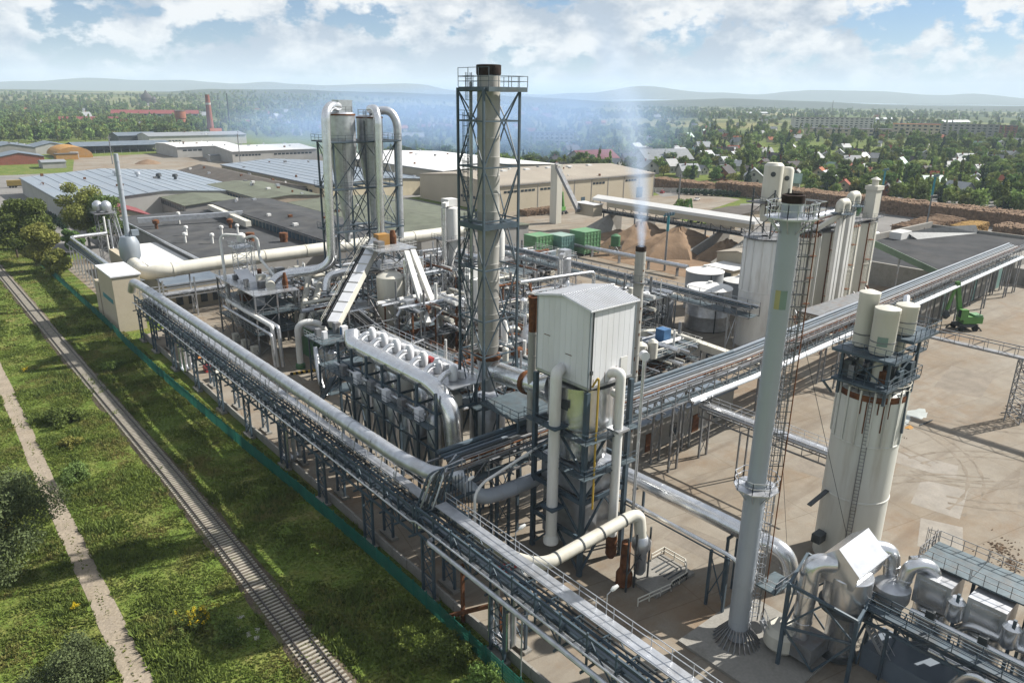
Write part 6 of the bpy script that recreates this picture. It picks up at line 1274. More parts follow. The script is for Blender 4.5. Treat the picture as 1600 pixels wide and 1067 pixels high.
MB().ladder(57.3, 154.6, 12.6, 20, (1, 0), 0.5, True, (0, -1)).build('ladder', 'white_paint', t)
MB().tube(arc([(55.6, 156.8, 21.4), (53.0, 158.6, 21.6), (52.3, 159, 20.8), (51.2, 155, 8.4)], 1.0, 5), 0.30, 12).build('pipe', 'white_paint', t, True)
MB().tube(arc([(56.2, 156, 20.8), (57.8, 154.6, 21.4), (58.4, 154, 20.6), (58.4, 153.8, 16.6), (59.2, 146.5, 12.9)], 1.0, 5), 0.30, 12).build('pipe', 'white_paint', t, True)
MB().lathe(55.8, 156.4, [(0.8, 20), (0.9, 20.4), (0.9, 21.6), (0.4, 22)], 14).build('vessel', 'white_paint', t, True)
t = thing('process_pipes', 'bundle of pale pipes running toward the viewer and turning down by the dryer deck', 'pipes', (51, 140, 0))
for i, (x, z, r) in enumerate(((50.6, 8.6, 0.42), (51.5, 8.5, 0.36), (49.8, 7.4, 0.3))): PIPE('pipe', 'galv' if i else 'white_paint', [(x, 154, z), (x, 131.5-i*.6, z), (x, 130.4-i*.6, z), (x+.2, 130.2-i*.6, 0.6)], r, t, rr=1.2, n=12, bands=6)
t = thing('white_hook_pipe', 'fat white pipe bent like a hook over the green machine', 'pipe', (56, 127, 0)); MB().tube(arc([(54.6, 128.2, 1.0), (54.6, 128.2, 8.4), (56.2, 127.6, 9.2), (58.8, 126.2, 8.6), (59.4, 125.8, 5.6), (58, 126.4, 4.6)], 1.4, 6), 0.62, 14).build('pipe', 'white_paint', t, True); MB().lathe(54.6, 128.2, [(0.9, 0), (0.9, 0.9), (0.6, 1.1)], 14).build('base', 'green_paint', t)
t = thing('green_machine_house', 'dark green machine house with grey lid between pipes', 'machine house', (62, 134, 0)); MB().bx(58.6, 65.5, 130.5, 137.5, 0, 6.2).build('wall', 'green_paint', t); MB().bx(58.3, 62, 130.2, 134, 6.2, 6.5).build('lid', 'galv', t); MB().bx(63, 65.2, 134, 137, 6.2, 8.4).build('cabinet', 'green_paint', t)
t = thing('sloped_cream_ducts', 'pair of cream ducts sloping down to the green machine house', 'ducts', (66, 143, 6))
for k in (0, 1): MB().tube(arc([(78+k, 150-k*2.0, 12.2-k*.8), (67+k*1.4, 149-k*2.6, 12.4-k*.8), (57.4+k*1.8, 134.2+k*.2, 4.6)], 1.0, 4), 0.66, 14, bands=4).build('duct', 'cream_paint', t, True)
# striped bollards near green machine
t = thing('striped_barrier', 'low black and yellow striped kerb in front of the green machine', 'barrier', (54, 126, 0))
for i in range(12): MB().bx(51.5+i*.45, 51.95+i*.45, 125.6-i*.1, 126.1-i*.1, 0, 0.4).build('block', 'yellow_paint' if i % 2 else 'rubber', t)
# ================================================================== BEIGE MAIN PIPE, BIN AND STACK
MB().tube(arc([(42.6, 194.2, 10.4), (42.2, 182.4, 10.2), (45.2, 180.2, 10.8), (60, 180, 11.2), (131, 180, 11.6)], 3.2, 7), 1.62, 20, bands=11, bw=0.35, bh=0.10).build('main_duct', 'cream_paint', None, True, label='very thick beige duct running across behind the cyclone tower', cat='duct')
t = thing('duct_trestle', 'grey trestle with bundled small pipes under the thick beige duct', 'trestle', (60, 177.5, 0))
for x in (44, 51, 58, 66, 78, 92, 106, 120):
    for y in (176.4, 179.6): MB().bx(x-.15, x+.15, y-.15, y+.15, 0, 9.4).build('leg', 'galv', t)
    MB().xface((x, 176.4), (x, 179.6), 0.4, 6, 0.1).build('bracing', 'galv', t)
for y in (176.4, 179.6):
    for z in (5.2, 7.4): MB().bar((40, y, z), (122, y, z), 0.18).build('chord', 'galv', t)
    MB().rail([(40, y, 5.3), (66, y, 5.3)], 1.1, 1.8).build('handrail', 'galv', t)
for k in range(6): PIPE('pipe', ['dark_steel', 'galv'][k % 2], [(40, 176.8+k*.45, 5.6+.2*(k % 2)), (122, 176.8+k*.45, 5.6+.2*(k % 2))], 0.16, t, n=8)
for k in range(9): MB().bar((40+3*k, 176.4, 5.2 if k % 2 else 7.4), (43+3*k, 176.4, 7.4 if k % 2 else 5.2), 0.09).build('web_member', 'galv', t)
t = thing('scrubber_bin', 'blue grey barrel shaped bin on legs under the thin grey chimney', 'bin', (42.6, 196, 0))
MB().lathe(42.6, 196, [(1.0, 9.0), (1.5, 10.4), (2.0, 11.4), (2.35, 12.0), (2.35, 15.2), (1.7, 16.8), (1.65, 16.9)], 26).build('barrel', 'roof_blue', t, True)
MB().tube(arc([(42.6, 196, 10.5), (42.6, 195.4, 7.8), (43.4, 190, 8.2)], 2), 1.2, 16).build('elbow', 'roof_blue', t, True)
for i in range(4): a = i*math.pi/2+.6; MB().bar((42.6+1.9*math.cos(a), 196+1.9*math.sin(a), 12), (42.6+2.2*math.cos(a), 196+2.2*math.sin(a), 0), 0.18).build('leg', 'galv', t)
MB().tube([(42.6, 196, 16.6), (42.7, 196, 36.3)], [0.62, 0.52], 16, bands=3.2, bh=0.02).build('chimney', 'stack_metal', t, True)
MB().bx(43.4, 45.0, 195, 196, 17, 18.4).build('box', 'roof_blue', t)
t = thing('bin_machines', 'tangle of small silver pipes and vessels on a frame left of the blue grey bin', 'machinery', (42, 206, 0))
trestle(t, 39.5, 45, 201, 210, 6.2, 'galv', 0.16, 2); MB().bx(39.2, 45.3, 200.7, 210.3, 6.2, 6.35).build('platform', 'galv', t)
for i in range(9): y = 201.5+i; x = R.uniform(40, 44); MB().tube([(x, y, 6.9), (x+2, y+.2, 7.1)], R.uniform(.25, .5), 10).build('vessel', ['galv', 'white_paint', 'roof_blue'][i % 3], t, True); PIPE('pipe', 'galv', [(x, y, 6.8), (x, y, 4), (x-1.5, y, 2)], 0.16, t, n=8)
t = thing('ball_tower', 'open steel tower topped by two round silver tanks behind the birch', 'tower', (50, 256, 0))
trestle(t, 47.6, 52, 253.5, 258, 14.6, 'grey_steel', 0.2, 4); p = MB().bx(46.8, 53, 252.6, 259, 14.6, 14.8).build('platform', 'grey_steel', t); MB().rail([(46.8, 259, 14.8), (46.8, 252.6, 14.8), (53, 252.6, 14.8), (53, 259, 14.8)], 1.1, 1.3).build('handrail', 'grey_steel', p)
for x, y in ((48.6, 256.4), (50.6, 254.6)): MB().lathe(x, y, [(0.3, 14.9), (1.2, 15.4), (1.55, 16.6), (1.4, 17.6), (0.7, 18.3), (0.1, 18.5)], 18).build('ball_tank', 'galv', t, True)
MB().stair((53.2, 253, 6), (53.2, 259, 14.6), 0.9, (1, 0)).build('stair', 'galv', t); PIPE('riser', 'white_paint', [(49, 252.4, 14), (49, 252, 0.5)], 0.3, t, n=10); PIPE('riser', 'galv', [(50.2, 252.2, 13), (50.2, 252, 4), (50.2, 240, 3.8)], 0.3, t, n=10)
# ---------------- left rack beyond the corner tower
t = thing('side_rack', 'white silver pipe on a row of paired posts beyond the beige corner tower', 'pipe rack', (39, 218, 0))
MB().tube(arc([(38.2, 186.5, 9.6), (38.5, 192, 9.3), (38.7, 246, 9.1), (39.2, 249.6, 9.1), (49, 251.5, 9.1)], 1.2, 5), 0.55, 14, bands=4).build('pipe', 'bright_duct', t, True)
MB().bar((38.6, 190, 8.2), (38.6, 248, 8.2), 1.5, 0.3).build('tray', 'deck_steel', t)
for k in range(5): PIPE('pipe', ['galv', 'dark_steel'][k % 2], [(37.4+k*.4, 190, 7.7), (37.4+k*.4, 248, 7.7)], 0.14, t, n=6)
for i in range(13):
    y = 192+i*4.6
    for x in (37.8, 39.4): MB().bx(x-.12, x+.12, y-.12, y+.12, 0.3, 8).build('leg', 'galv', t); MB().bx(x-.35, x+.35, y-.35, y+.35, 0, .32).build('footing', 'concrete', t)
    MB().bar((37.2, y, 7.4), (40, y, 7.4), 0.14).build('cross_beam', 'galv', t)
# ---------------- plant interior clutter behind the chimney
def vessel_tower(lab, x, y, r, z0, z1, s, zp, mat='white_paint'):
    t = thing('vessel_tower', lab, 'vessel', (x, y, 0)); trestle(t, x-s, x+s, y-s, y+s, zp, 'grey_steel', 0.2, 3)
    MB().lathe(x, y, [(0.35, z0), (0.5, z0+1), (r, z0+(z1-z0)*.45), (r, z1-.4), (r*.6, z1)], 20).build('vessel', mat, t, True)
    p = MB().bx(x-s-.9, x+s+.9, y-s-.9, y+s+.9, zp, zp+.15).build('platform', 'grey_steel', t); MB().rail([(x-s-.9, y+s+.9, zp+.1), (x-s-.9, y-s-.9, zp+.1), (x+s+.9, y-s-.9, zp+.1), (x+s+.9, y+s+.9, zp+.1)], 1.1, 1.3).build('handrail', 'grey_steel', p)
    MB().bx(x-r*.7, x+r*.7, y-r*.7, y+r*.7, z1, z1+1.6).build('head_box', mat, t); MB().tube([(x-s-1.0, y-s, 0), (x-s-1.0, y-s, z1)], 0.5, 12, bands=3).build('riser', 'bright_duct', t, True); MB().bar((x-s-1, y-s, z1+.6), (x, y, z1+.8), 0.9).build('cross_duct', mat, t)
    return t
vessel_tower('white cone bottomed vessel on a grey frame left of the chimney tower', 97, 138, 2.0, 12, 26.5, 2.2, 19)
vessel_tower('white vessel with looped pipe just behind the chimney tower', 106, 132, 1.7, 9, 22, 2.0, 14)
vessel_tower('small white vessel on frame beside the sloping chutes', 84, 112, 1.7, 8, 17, 2.0, 9)
vessel_tower('silver vessel on frame behind the white shed roof', 118, 122, 1.6, 7, 15, 2.0, 8, 'galv')
MB().lathe(88, 96, [(4.2, 0), (4.2, 8.2), (3.6, 9.6), (2.2, 10.6), (0.2, 11)], 26).build('dome_tank', 'galv', None, True, label='dome topped pale tank behind the chimney base', cat='tank')
MB().tube([(80, 104, 5.6), (88, 110, 5.6)], 2.4, 20, bands=3).build('drum_dryer', 'cream_paint', None, True, label='thick horizontal cream drum among the central pipework', cat='drum')
FR = [(80, 96, 90, 106, 7.5, 'railed steel frame right of the cyclone row'), (92, 104, 104, 118, 8.5, 'crowded pipe frame behind the chimney base'), (84, 118, 94, 130, 9.0, 'pipe frame below the white cone vessel'), (106, 112, 118, 130, 7.5, 'steel frame with pipes under the inner pipe bridge'), (108, 136, 122, 152, 8.0, 'cluttered frame in front of the green container boxes'), (90, 146, 104, 166, 8.0, 'pipe frame behind the twin cyclone tower'), (62, 100, 72, 112, 6.0, 'low railed frame between return belt and cyclone row'), (134, 150, 150, 168, 6.5, 'low pipe frame left of the chip bays'),
      (64, 84, 78, 98, 8.0, 'pipe frame right of the chimney tower'), (96, 78, 112, 92, 6.5, 'low pipe frame behind the long concrete building'), (66, 146, 82, 160, 7.0, 'pipe frame left of the twin cyclone tower'), (84, 162, 102, 172, 7.5, 'pipe frame in front of the thick beige duct'), (114, 154, 128, 170, 7.0, 'pipe frame right of the thick beige duct'), (62, 164, 80, 174, 6.0, 'small pipe frame beside the dryer deck'),
      (70, 112, 80, 122, 12.0, 'tall dense frame under the white chutes'), (61, 126, 70, 138, 9.0, 'dense frame below the inclined conveyor'), (86, 132, 95, 144, 13.0, 'tall frame right of the twin cyclone tower'), (98, 120, 106, 132, 11.0, 'tall frame between the white vessels'), (118, 98, 127, 110, 9.0, 'frame beside the slim grey tanks'), (60, 150, 68, 162, 11.0, 'tall frame behind the dryer deck'), (108, 150, 116, 166, 10.0, 'frame left of the green container boxes')]
for k, (a, b0, c, e, h, lab) in enumerate(FR):
    t = thing('process_skid', lab, 'pipe frame', ((a+c)/2, (b0+e)/2, 0)); rs = random.Random(100+k)
    for x in (a, (a+c)/2, c):
        for y in (b0, (b0+e)/2, e): MB().bx(x-.13, x+.13, y-.13, y+.13, 0, h).build('leg', ['grey_steel', 'galv', 'rust'][k % 3], t)
    for z in (h*.55, h): 
        for x in (a, (a+c)/2, c): MB().bar((x, b0, z), (x, e, z), 0.18).build('beam', 'grey_steel', t)
        for y in (b0, e): MB().bar((a, y, z), (c, y, z), 0.18).build('beam', 'grey_steel', t)
    for p_, q_ in (((a, b0), ((a+c)/2, b0)), (((a+c)/2, b0), (c, b0)), ((a, b0), (a, (b0+e)/2)), ((a, (b0+e)/2), (a, e))): MB().xface(p_, q_, .3, h*.52, .11).xface(p_, q_, h*.58, h-.2, .09).build('bracing', ['grey_steel', 'blue_steel'][k % 2], t)
    MB().bx(a, c, b0, e, h*.55-.1, h*.55).build('lower_platform', 'deck_steel', t); MB().rail([(a, e, h*.55), (a, b0, h*.55), (c, b0, h*.55)], 1.1, 1.5).build('handrail', 'grey_steel', t)
    MB().ladder(a-.2, (b0+e)/2, 0, h+1, (0, 1), .5, True, (-1, 0)).build('ladder', 'galv', t)
    for i in range(6): x_, y_ = rs.uniform(a, c), rs.uniform(b0, e); MB().tube([(x_, y_, 0), (x_, y_, h+rs.uniform(.5, 4.5))], rs.choice((.12, .2, .3)), 8).build('riser', rs.choice(['galv', 'grey_steel', 'white_paint']), t, True)
    p = MB().bx(a, c, b0, b0+(e-b0)*.5, h, h+.12).build('platform', 'deck_steel', t); MB().rail([(a, e, h), (a, b0, h), (c, b0, h), (c, e, h)], 1.1, 1.5).build('handrail', ['galv', 'white_paint'][k % 2], p)
    for i in range(20):
        z = rs.choice((h*.6, h+.4, h*.8, h+1)); m = rs.choice(['galv', 'white_paint', 'bright_duct', 'galv', 'rust', 'cream_paint']); r = rs.choice((.14, .2, .3, .45))
        if rs.random() < .5: y = rs.uniform(b0, e); PIPE('pipe', m, [(a-rs.uniform(0, 3), y, z), (rs.uniform(a+2, c), y, z), (rs.uniform(a+2, c), y+rs.uniform(-3, 3), z-rs.uniform(0, 4))], r, t, n=8)
        else: x = rs.uniform(a, c); PIPE('pipe', m, [(x, b0-rs.uniform(0, 3), z), (x, rs.uniform(b0+2, e), z), (x+rs.uniform(-2, 2), rs.uniform(b0+2, e), z-rs.uniform(0, 4))], r, t, n=8)
    for i in range(7):
        x, y, w, hh = rs.uniform(a, c-1), rs.uniform(b0, e-1), rs.uniform(.7, 2.2), rs.uniform(.8, 3); z = rs.choice((0, h+.12 if y < b0+(e-b0)*.5-1 else 0))
        if rs.random() < .5: MB().bx(x, x+w, y, y+w, z, z+hh).build('machine', rs.choice(['galv', 'grey_steel', 'cream_paint', 'green_paint', 'blue_paint', 'rust']), t)
        else: MB().lathe(x, y, [(w*.5, z), (w*.5, z+hh*1.3), (w*.2, z+hh*1.5)], 14).build('vessel', rs.choice(['galv', 'white_paint', 'bright_duct', 'cream_paint']), t, True)
PIPE('silver_riser', 'bright_duct', [(96, 112, 14), (112, 110, 14), (115, 109.5, 14), (115, 109.5, 9.2), (124, 108, 9.2)], 0.4, None, rr=1.0, n=12, label='bright silver pipe stepping down left of the white shed roof', cat='pipe')
# small things beside the wall under the rack
for i, (x, y, sx, sy, h, m, lab) in enumerate(((39.5, 141, 2.2, 1.6, 1.6, 'orange_paint', 'orange topped skip box under the far end of the rack'), (40.4, 137.2, 1.8, 1.6, 1.2, 'red_paint', 'small red box behind the plinth wall under the rack'), (40.8, 132, 2.6, 2.0, 1.3, 'cream_paint', 'cream box beside the pipe loops under the rack'), (42.2, 146, 3.2, 3.0, 2.2, 'rust', 'rust brown bin behind the orange topped skip'))):
    t = thing('skip_box', lab, 'skip', (x, y, 0)); MB().bx(x-sx/2, x+sx/2, y-sy/2, y+sy/2, 0.1, h).build('body', 'cream_paint' if i == 0 else m, t); MB().bx(x-sx/2-.06, x+sx/2+.06, y-sy/2-.06, y+sy/2+.06, h, h+.14).build('lid', m, t)
t = thing('red_truck_tipper', 'red and white loader bucket in the shade below the bridge', 'loader', (43.4, 52.5, 0)); MB().bar((42.6, 53.6, .6), (44.6, 51.8, 2.4), 1.2, .5).build('bucket', 'red_paint', t); MB().bx(43.6, 45.4, 50.6, 52, .4, 1.6).build('body', 'white_paint', t)
for s in ((43.8, 50.5), (45.2, 50.5)): MB().tube([(s[0], s[1], .45), (s[0], s[1]+.35, .45)], .45, 12).build('wheel', 'rubber', t, True)
t = thing('rusty_strut', 'rust red slanted strut and post by the plinth wall', 'strut', (36.9, 46, 0)); MB().bar((35.0, 51.6, .2), (37.0, 45.4, 4.6), .35).build('strut', 'rust', t); MB().bx(36.85, 37.15, 45.2, 45.5, 0, 5.2).build('post', 'rust', t)
MB().bx(35.85, 36.15, 49.85, 50.15, 0, 6.8).build('rust_column', 'rust', None, label='dark rusty square column under the near part of the rack', cat='column')
t = thing('thin_lamp_post', 'slim pale lamp post on the grass in front of the near rack', 'lamp', (34.9, 39.8, 0)); MB().tube([(34.9, 39.8, 0), (34.9, 39.8, 7.6)], .07, 8).build('pole', 'galv', t, True); MB().bar((34.9, 39.8, 7.6), (36.2, 39.2, 7.9), .08).build('arm', 'galv', t)
# ================================================================== FACTORY HALLS AND OTHER BUILDINGS
def hall(name, lab, x0, x1, y0, y1, ze, zr, along, wall, roof, cat='hall', seams=0, win=None, ov=0.5, bays=0, group=None):
    t = thing(name, lab, cat, ((x0+x1)/2, (y0+y1)/2, 0), group)
    MB().gable(x0, x1, y0, y1, 0, ze, zr, along).build('wall', wall, t)
    r = MB().roof(x0, x1, y0, y1, ze+.06, zr+.06, along, ov, 0.3).build('roof', roof, t)
    if seams:
        n = int(((y1-y0) if along == 'X' else (x1-x0))/seams)
        for i in range(1, n):
            if along == 'Y':
                x = x0+(x1-x0)*i/n; z = ze+(zr-ze)*(1-abs(x-(x0+x1)/2)/((x1-x0)/2))+.42; MB().bar((x, y0-ov, z), (x, y1+ov, z), 0.16, 0.12).build('roof_seam', roof if i % 2 else 'roof_slate', r)
            else:
                y = y0+(y1-y0)*i/n; z = ze+(zr-ze)*(1-abs(y-(y0+y1)/2)/((y1-y0)/2))+.42; MB().bar((x0-ov, y, z), (x1+ov, y, z), 0.16, 0.12).build('roof_seam', roof, r)
    if bays:
        for i in range(bays+1):
            x = x0+(x1-x0)*i/bays; MB().bx(x-.2, x+.2, y0-.12, y0-.002, 0, ze-.1).build('pilaster', 'grey_wall', t)
    hr = random.Random(int(x0*7+y0))
    if (x1-x0)*(y1-y0) > 1500:
        for i in range(9):
            x, y = hr.uniform(x0+2, x1-2), hr.uniform(y0+2, y1-2); f = (1-abs(y-(y0+y1)/2)/((y1-y0)/2)) if along == 'X' else (1-abs(x-(x0+x1)/2)/((x1-x0)/2)); z = ze+(zr-ze)*f+.2; w = hr.uniform(.6, 1.6)
            MB().bx(x-w/2, x+w/2, y-w/2, y+w/2, z, z+hr.uniform(.6, 1.4)).build('roof_vent', hr.choice(['galv', 'roof_white', 'grey_steel', 'rust']), r)
        MB().bar((x0-ov-.1, y0-ov, ze-.1), (x0-ov-.1, y1+ov, ze-.1), .3, .3).build('gutter', 'grey_steel', t) if along == 'Y' else MB().bar((x0-ov, y0-ov-.1, ze-.1), (x1+ov, y0-ov-.1, ze-.1), .3, .3).build('gutter', 'grey_steel', t)
    for (face, a, c, z0, z1, k, m) in (win or []):
        for i in range(k):
            u0 = a+(c-a)*(i+.12)/k; u1 = a+(c-a)*(i+.88)/k
            if face == 'y': MB().bx(u0, u1, y0-.10, y0-.003, z0, z1).build('window', m, t)
            else: MB().bx(x0-.10, x0-.003, u0, u1, z0, z1).build('window', m, t)
    return t
w1 = hall('warehouse', 'long beige warehouse with tan roof in the middle distance', 210, 317, 261, 325, 12.0, 14.6, 'X', 'beige_wall', 'roof_tan', bays=9, ov=0.4,
     win=[('y', 213, 221, 8.6, 9.6, 4, 'glass'), ('y', 223, 232, 8.6, 9.6, 4, 'glass'), ('y', 235, 244, 8.6, 9.6, 4, 'glass'), ('y', 270, 279, 9.0, 10.0, 4, 'glass'), ('y', 294, 303, 9.0, 10.0, 4, 'glass'), ('x', 268, 290, 4.5, 5.8, 9, 'glass')])
MB().bx(303.5, 308, 260.86, 260.996, 0.2, 5.6).build('door', 'glass_blue', w1); MB().bx(262.5, 265, 260.86, 260.996, 0.2, 3.4).build('door', 'glass_blue', w1)
for i in range(5): MB().bx(236+i*15, 239+i*15, 290, 292, 14.4, 15.4).build('skylight', 'roof_white', w1)
MB().rail([(209.6, 260.8, 12.1), (317.4, 260.8, 12.1)], 0.7, 2.4).build('roof_edge_rail', 'grey_steel', w1)
hall('warehouse', 'white flat roofed hall behind the beige warehouse', 228, 310, 330, 455, 12.0, 14.0, 'Y', 'beige_wall', 'roof_white')
hall('warehouse', 'blue grey roofed hall left of the white roofed hall', 163, 226, 338, 478, 7.6, 9.8, 'Y', 'cream_wall', 'roof_blue', seams=5, win=[('x', 350, 470, 3.6, 4.8, 26, 'glass')])
hall('warehouse', 'wide pale blue metal roofed hall at the left edge of the plant', 53, 128, 336, 452, 8.0, 10.6, 'Y', 'white_wall', 'roof_blue', seams=5, win=[('y', 108, 122, 6.0, 7.0, 9, 'glass')])
for i, (x, y) in enumerate(((88, 410), (96, 402), (103, 392), (110, 390))):
    t = thing('roof_cowl', 'round metal ventilation cowl on the wide pale blue roof, number %s from the left' % ['one', 'two', 'three', 'four'][i], 'vent', (x, y, 10)); zr_ = 8+2.6*(1-abs(x-90.5)/37.5); MB().lathe(x, y, [(0.7, zr_), (0.7, zr_+1.4), (1.4, zr_+1.6), (1.2, zr_+2.8), (0.5, zr_+3)], 14).build('cowl', 'galv' if i < 2 else 'dark_steel', t, True)
hall('red_annex', 'small red roofed annex in front of the pale blue hall', 58, 76, 302, 330, 5.2, 8.6, 'Y', 'cream_wall', 'roof_red', 'building')
hall('brown_hall', 'long low brown roofed hall behind the pale blue hall', 137, 162, 356, 476, 5.6, 8.4, 'Y', 'grey_wall', 'roof_brown')
hall('monitor_hall', 'mossy green roofed monitor with glazed side, left of two', 88, 112, 304, 352, 8.0, 9.0, 'Y', 'grey_wall', 'roof_green', win=[('x', 306, 350, 5.6, 7.4, 14, 'glass')])
hall('monitor_hall', 'mossy green roofed monitor with glazed side, right of two', 116, 142, 298, 362, 9.0, 10.0, 'Y', 'cream_wall', 'roof_green', win=[('x', 300, 360, 6.2, 8.2, 18, 'glass_blue')])
hall('monitor_hall', 'long dark roofed monitor with band of teal glazing behind the beige duct', 95, 118, 190, 294, 9.6, 10.6, 'Y', 'grey_wall', 'roof_black', win=[('x', 192, 292, 7.0, 9.0, 34, 'glass_blue')])
hall('monitor_hall', 'low green roofed hall right of the twin cyclone tower', 124, 168, 192, 290, 8.0, 9.2, 'Y', 'grey_wall', 'roof_green', win=[('x', 200, 285, 6.0, 7.4, 24, 'glass_blue')])
t = thing('flat_workshop', 'flat black roofed workshop with vents behind the thin chimney', 'building', (78, 242, 0))
MB().bx(61, 94.6, 196, 296, 0, 7.0).build('wall', 'grey_wall', t); MB().bx(60.6, 94.4, 195.6, 296.4, 7.0, 7.25).build('roof', 'roof_black', t); MB().bx(60.5, 60.9, 195.6, 296.4, 7.25, 7.9).build('parapet', 'galv', t)
for i, (x, y, k) in enumerate(((66, 262, 0), (70, 244, 1), (77, 232, 2), (82, 222, 3), (72, 226, 1), (86, 250, 0), (66, 232, 1), (75, 268, 2), (84, 238, 1), (90, 216, 3))):
    q = thing('roof_vent', ['squat rusty', 'small white', 'tall pale', 'round orange brown'][k]+' roof vent on the black workshop roof, '+['by the square duct', 'in the middle', 'toward the beige duct', 'nearest the dark monitor', 'in front', 'at the back', 'by the parapet', 'at the far left', 'near the right edge', 'at the right front corner'][i], 'vent', (x, y, 7), 'vents on the black workshop roof')
    if k == 3: MB().lathe(x, y, [(1.1, 7.2), (1.1, 8.4), (1.3, 8.5), (1.3, 10)], 14).build('vent', 'rust', q, True)
    elif k == 0: MB().lathe(x, y, [(.5, 7.2), (.5, 8.8), (1.0, 9), (1.1, 10), (.4, 10.4)], 12).build('vent', 'rust', q, True)
    else: MB().tube([(x, y, 7.2), (x, y, 8.6+k)], .35, 10).lathe(x, y, [(.7, 8.6+k), (.6, 9.2+k), (.1, 9.4+k)], 10).build('vent', 'white_paint', q, True)
MB().bar((62, 268, 9.6), (95, 262, 9.9), 1.6, 1.6).build('square_duct', 'galv', None, label='square metal duct crossing the black workshop roof', cat='duct'); MB().bar((93, 290, 9), (90, 244, 9), 1.8, 1.8).build('square_duct', 'cream_paint', None, label='beige square duct along the dark monitor wall', cat='duct')
t = thing('beige_workshop', 'low beige building with bright flat roof beside the blue grey bin', 'building', (53, 212, 0)); MB().bx(47, 60.2, 184.5, 242, 0, 5.9).build('wall', 'beige_wall', t); MB().bx(49.5, 60.3, 207, 242.4, 5.9, 6.4).build('roof', 'roof_white', t); MB().bx(46.8, 60.3, 184.2, 206.8, 5.9, 6.2).build('rear_roof', 'roof_slate', t)
for i in range(4): MB().bx(48.6+i*2.9, 50.2+i*2.9, 184.38, 184.497, 1.0, 3.2).build('window', 'glass', t)
# left background sheds
hall('white_hall', 'white factory hall with strip windows in the timber yard', 204, 272, 572, 640, 8.4, 10.6, 'X', 'white_wall', 'roof_white', win=[('y', 206, 226, 5, 6.2, 8, 'glass'), ('y', 236, 268, 5, 6.2, 10, 'glass')])
hall('white_hall', 'second white hall joined behind the timber yard hall', 186, 236, 645, 705, 8.2, 9.4, 'X', 'white_wall', 'roof_white', win=[('y', 190, 230, 5, 6, 10, 'glass')])
hall('white_hall', 'long white hall at the back of the timber yard', 206, 302, 800, 842, 9.0, 11.5, 'X', 'white_wall', 'roof_metal', win=[('y', 220, 236, 4, 5, 5, 'glass')])
t = thing('timber_shed', 'long open timber shed with blue grey metal roof', 'shed', (165, 765, 0)); MB().roof(128, 205, 725, 765, 6.0, 8.4, 'X', .6, .3).build('roof', 'roof_slate', t)
for i in range(12): MB().bx(129+i*6.8, 129.5+i*6.8, 726, 726.5, 0, 6).build('post', 'grey_steel', t)
MB().bx(129, 204, 764, 765, 0, 6).build('back_wall', 'grey_wall', t)
hall('slate_shed', 'open fronted shed with dark slate blue roof left of the long white hall', 188, 226, 842, 880, 8, 10.5, 'X', 'dark_steel', 'roof_slate', 'shed')
t = thing('arched_store', 'ochre arched storehouse in the timber yard', 'building', (119, 690, 0)); b = MB(); vs = []
for y in (682, 722): vs += [(119+13*math.cos(math.pi*i/12), y, 1.5+7*math.sin(math.pi*i/12)) for i in range(13)]
b.quads(vs+[(132, 682, 0), (106, 682, 0), (132, 722, 0), (106, 722, 0)], [(i, i+1, i+14, i+13) for i in range(12)]+[tuple(range(13))+(27, 26)]); b.build('shell', 'orange_wall', t); MB().bx(116, 122, 681.8, 681.99, 0, 5).build('door', 'white_wall', t)
MB().bx(104, 119, 668, 678, 0, 4.2).build('annex', 'orange_wall', t); MB().bx(103.6, 119.4, 667.6, 678.4, 4.2, 4.5).build('annex_roof', 'roof_brown', t)
for i, (x0, x1, y0, y1, ze, zr, al, w, r, lab) in enumerate(((62, 92, 640, 668, 5, 8, 'Y', 'brick_wall', 'roof_slate', 'brick shed with slate blue roof at the left of the timber yard'), (66, 100, 730, 775, 6, 9, 'Y', 'grey_wall', 'roof_slate', 'grey shed with slate blue roof above the arched store'), (100, 126, 735, 770, 6, 9, 'Y', 'white_wall', 'roof_slate', 'pale gabled shed between the slate roofed sheds'), (84, 98, 596, 612, 4, 5, 'X', 'grey_wall', 'roof_metal', 'small grey flat shed nearest the truck road'), (28, 80, 830, 880, 7, 12, 'X', 'cream_wall', 'roof_brown', 'large brown roofed house at the far left edge'), (196, 204, 598, 606, 4, 4.6, 'X', 'white_wall', 'roof_grey', 'tiny white hut in the middle of the timber yard'))): hall('yard_shed', lab, x0, x1, y0, y1, ze, zr, al, w, r, 'shed')
t = thing('chip_mound', 'low pale mound of sawdust in the timber yard', 'mound', (152, 602, 0)); OFF_ = None
MB().lathe(152, 602, [(9, 0.03), (6, 1.6), (3, 2.6), (0.3, 3.2)], 20).build('mound', 'sawdust', t, True)
# gatehouse, white fence and low beige stores near the right of the warehouse
hall('gate_house', 'white gabled house with red roof at the corner of the warehouse', 320, 331, 290, 306, 6, 10.5, 'X', 'white_wall', 'roof_red', 'house')
t = thing('white_panel_fence', 'white panel fence beside the warehouse gate yard', 'fence', (345, 262, 0))
for i in range(16): x, y = 320+i*2.9, 283-i*3.0; MB().bar((x, y, 1.3), (x+2.7, y-2.8, 1.3), .15, 2.6).build('panel', 'white_wall', t)
hall('beige_store', 'flat beige store building behind the conveyor gallery', 262, 292, 172, 186, 5.4, 5.9, 'Y', 'cream_wall', 'roof_brown', 'building', win=[('x', 174, 184, 2, 3.4, 3, 'glass')])
hall('beige_store', 'second small beige store near the log yard', 296, 308, 166, 180, 5.6, 6.1, 'Y', 'cream_wall', 'roof_brown', 'building')
# dark clipped hedge
b = MB()
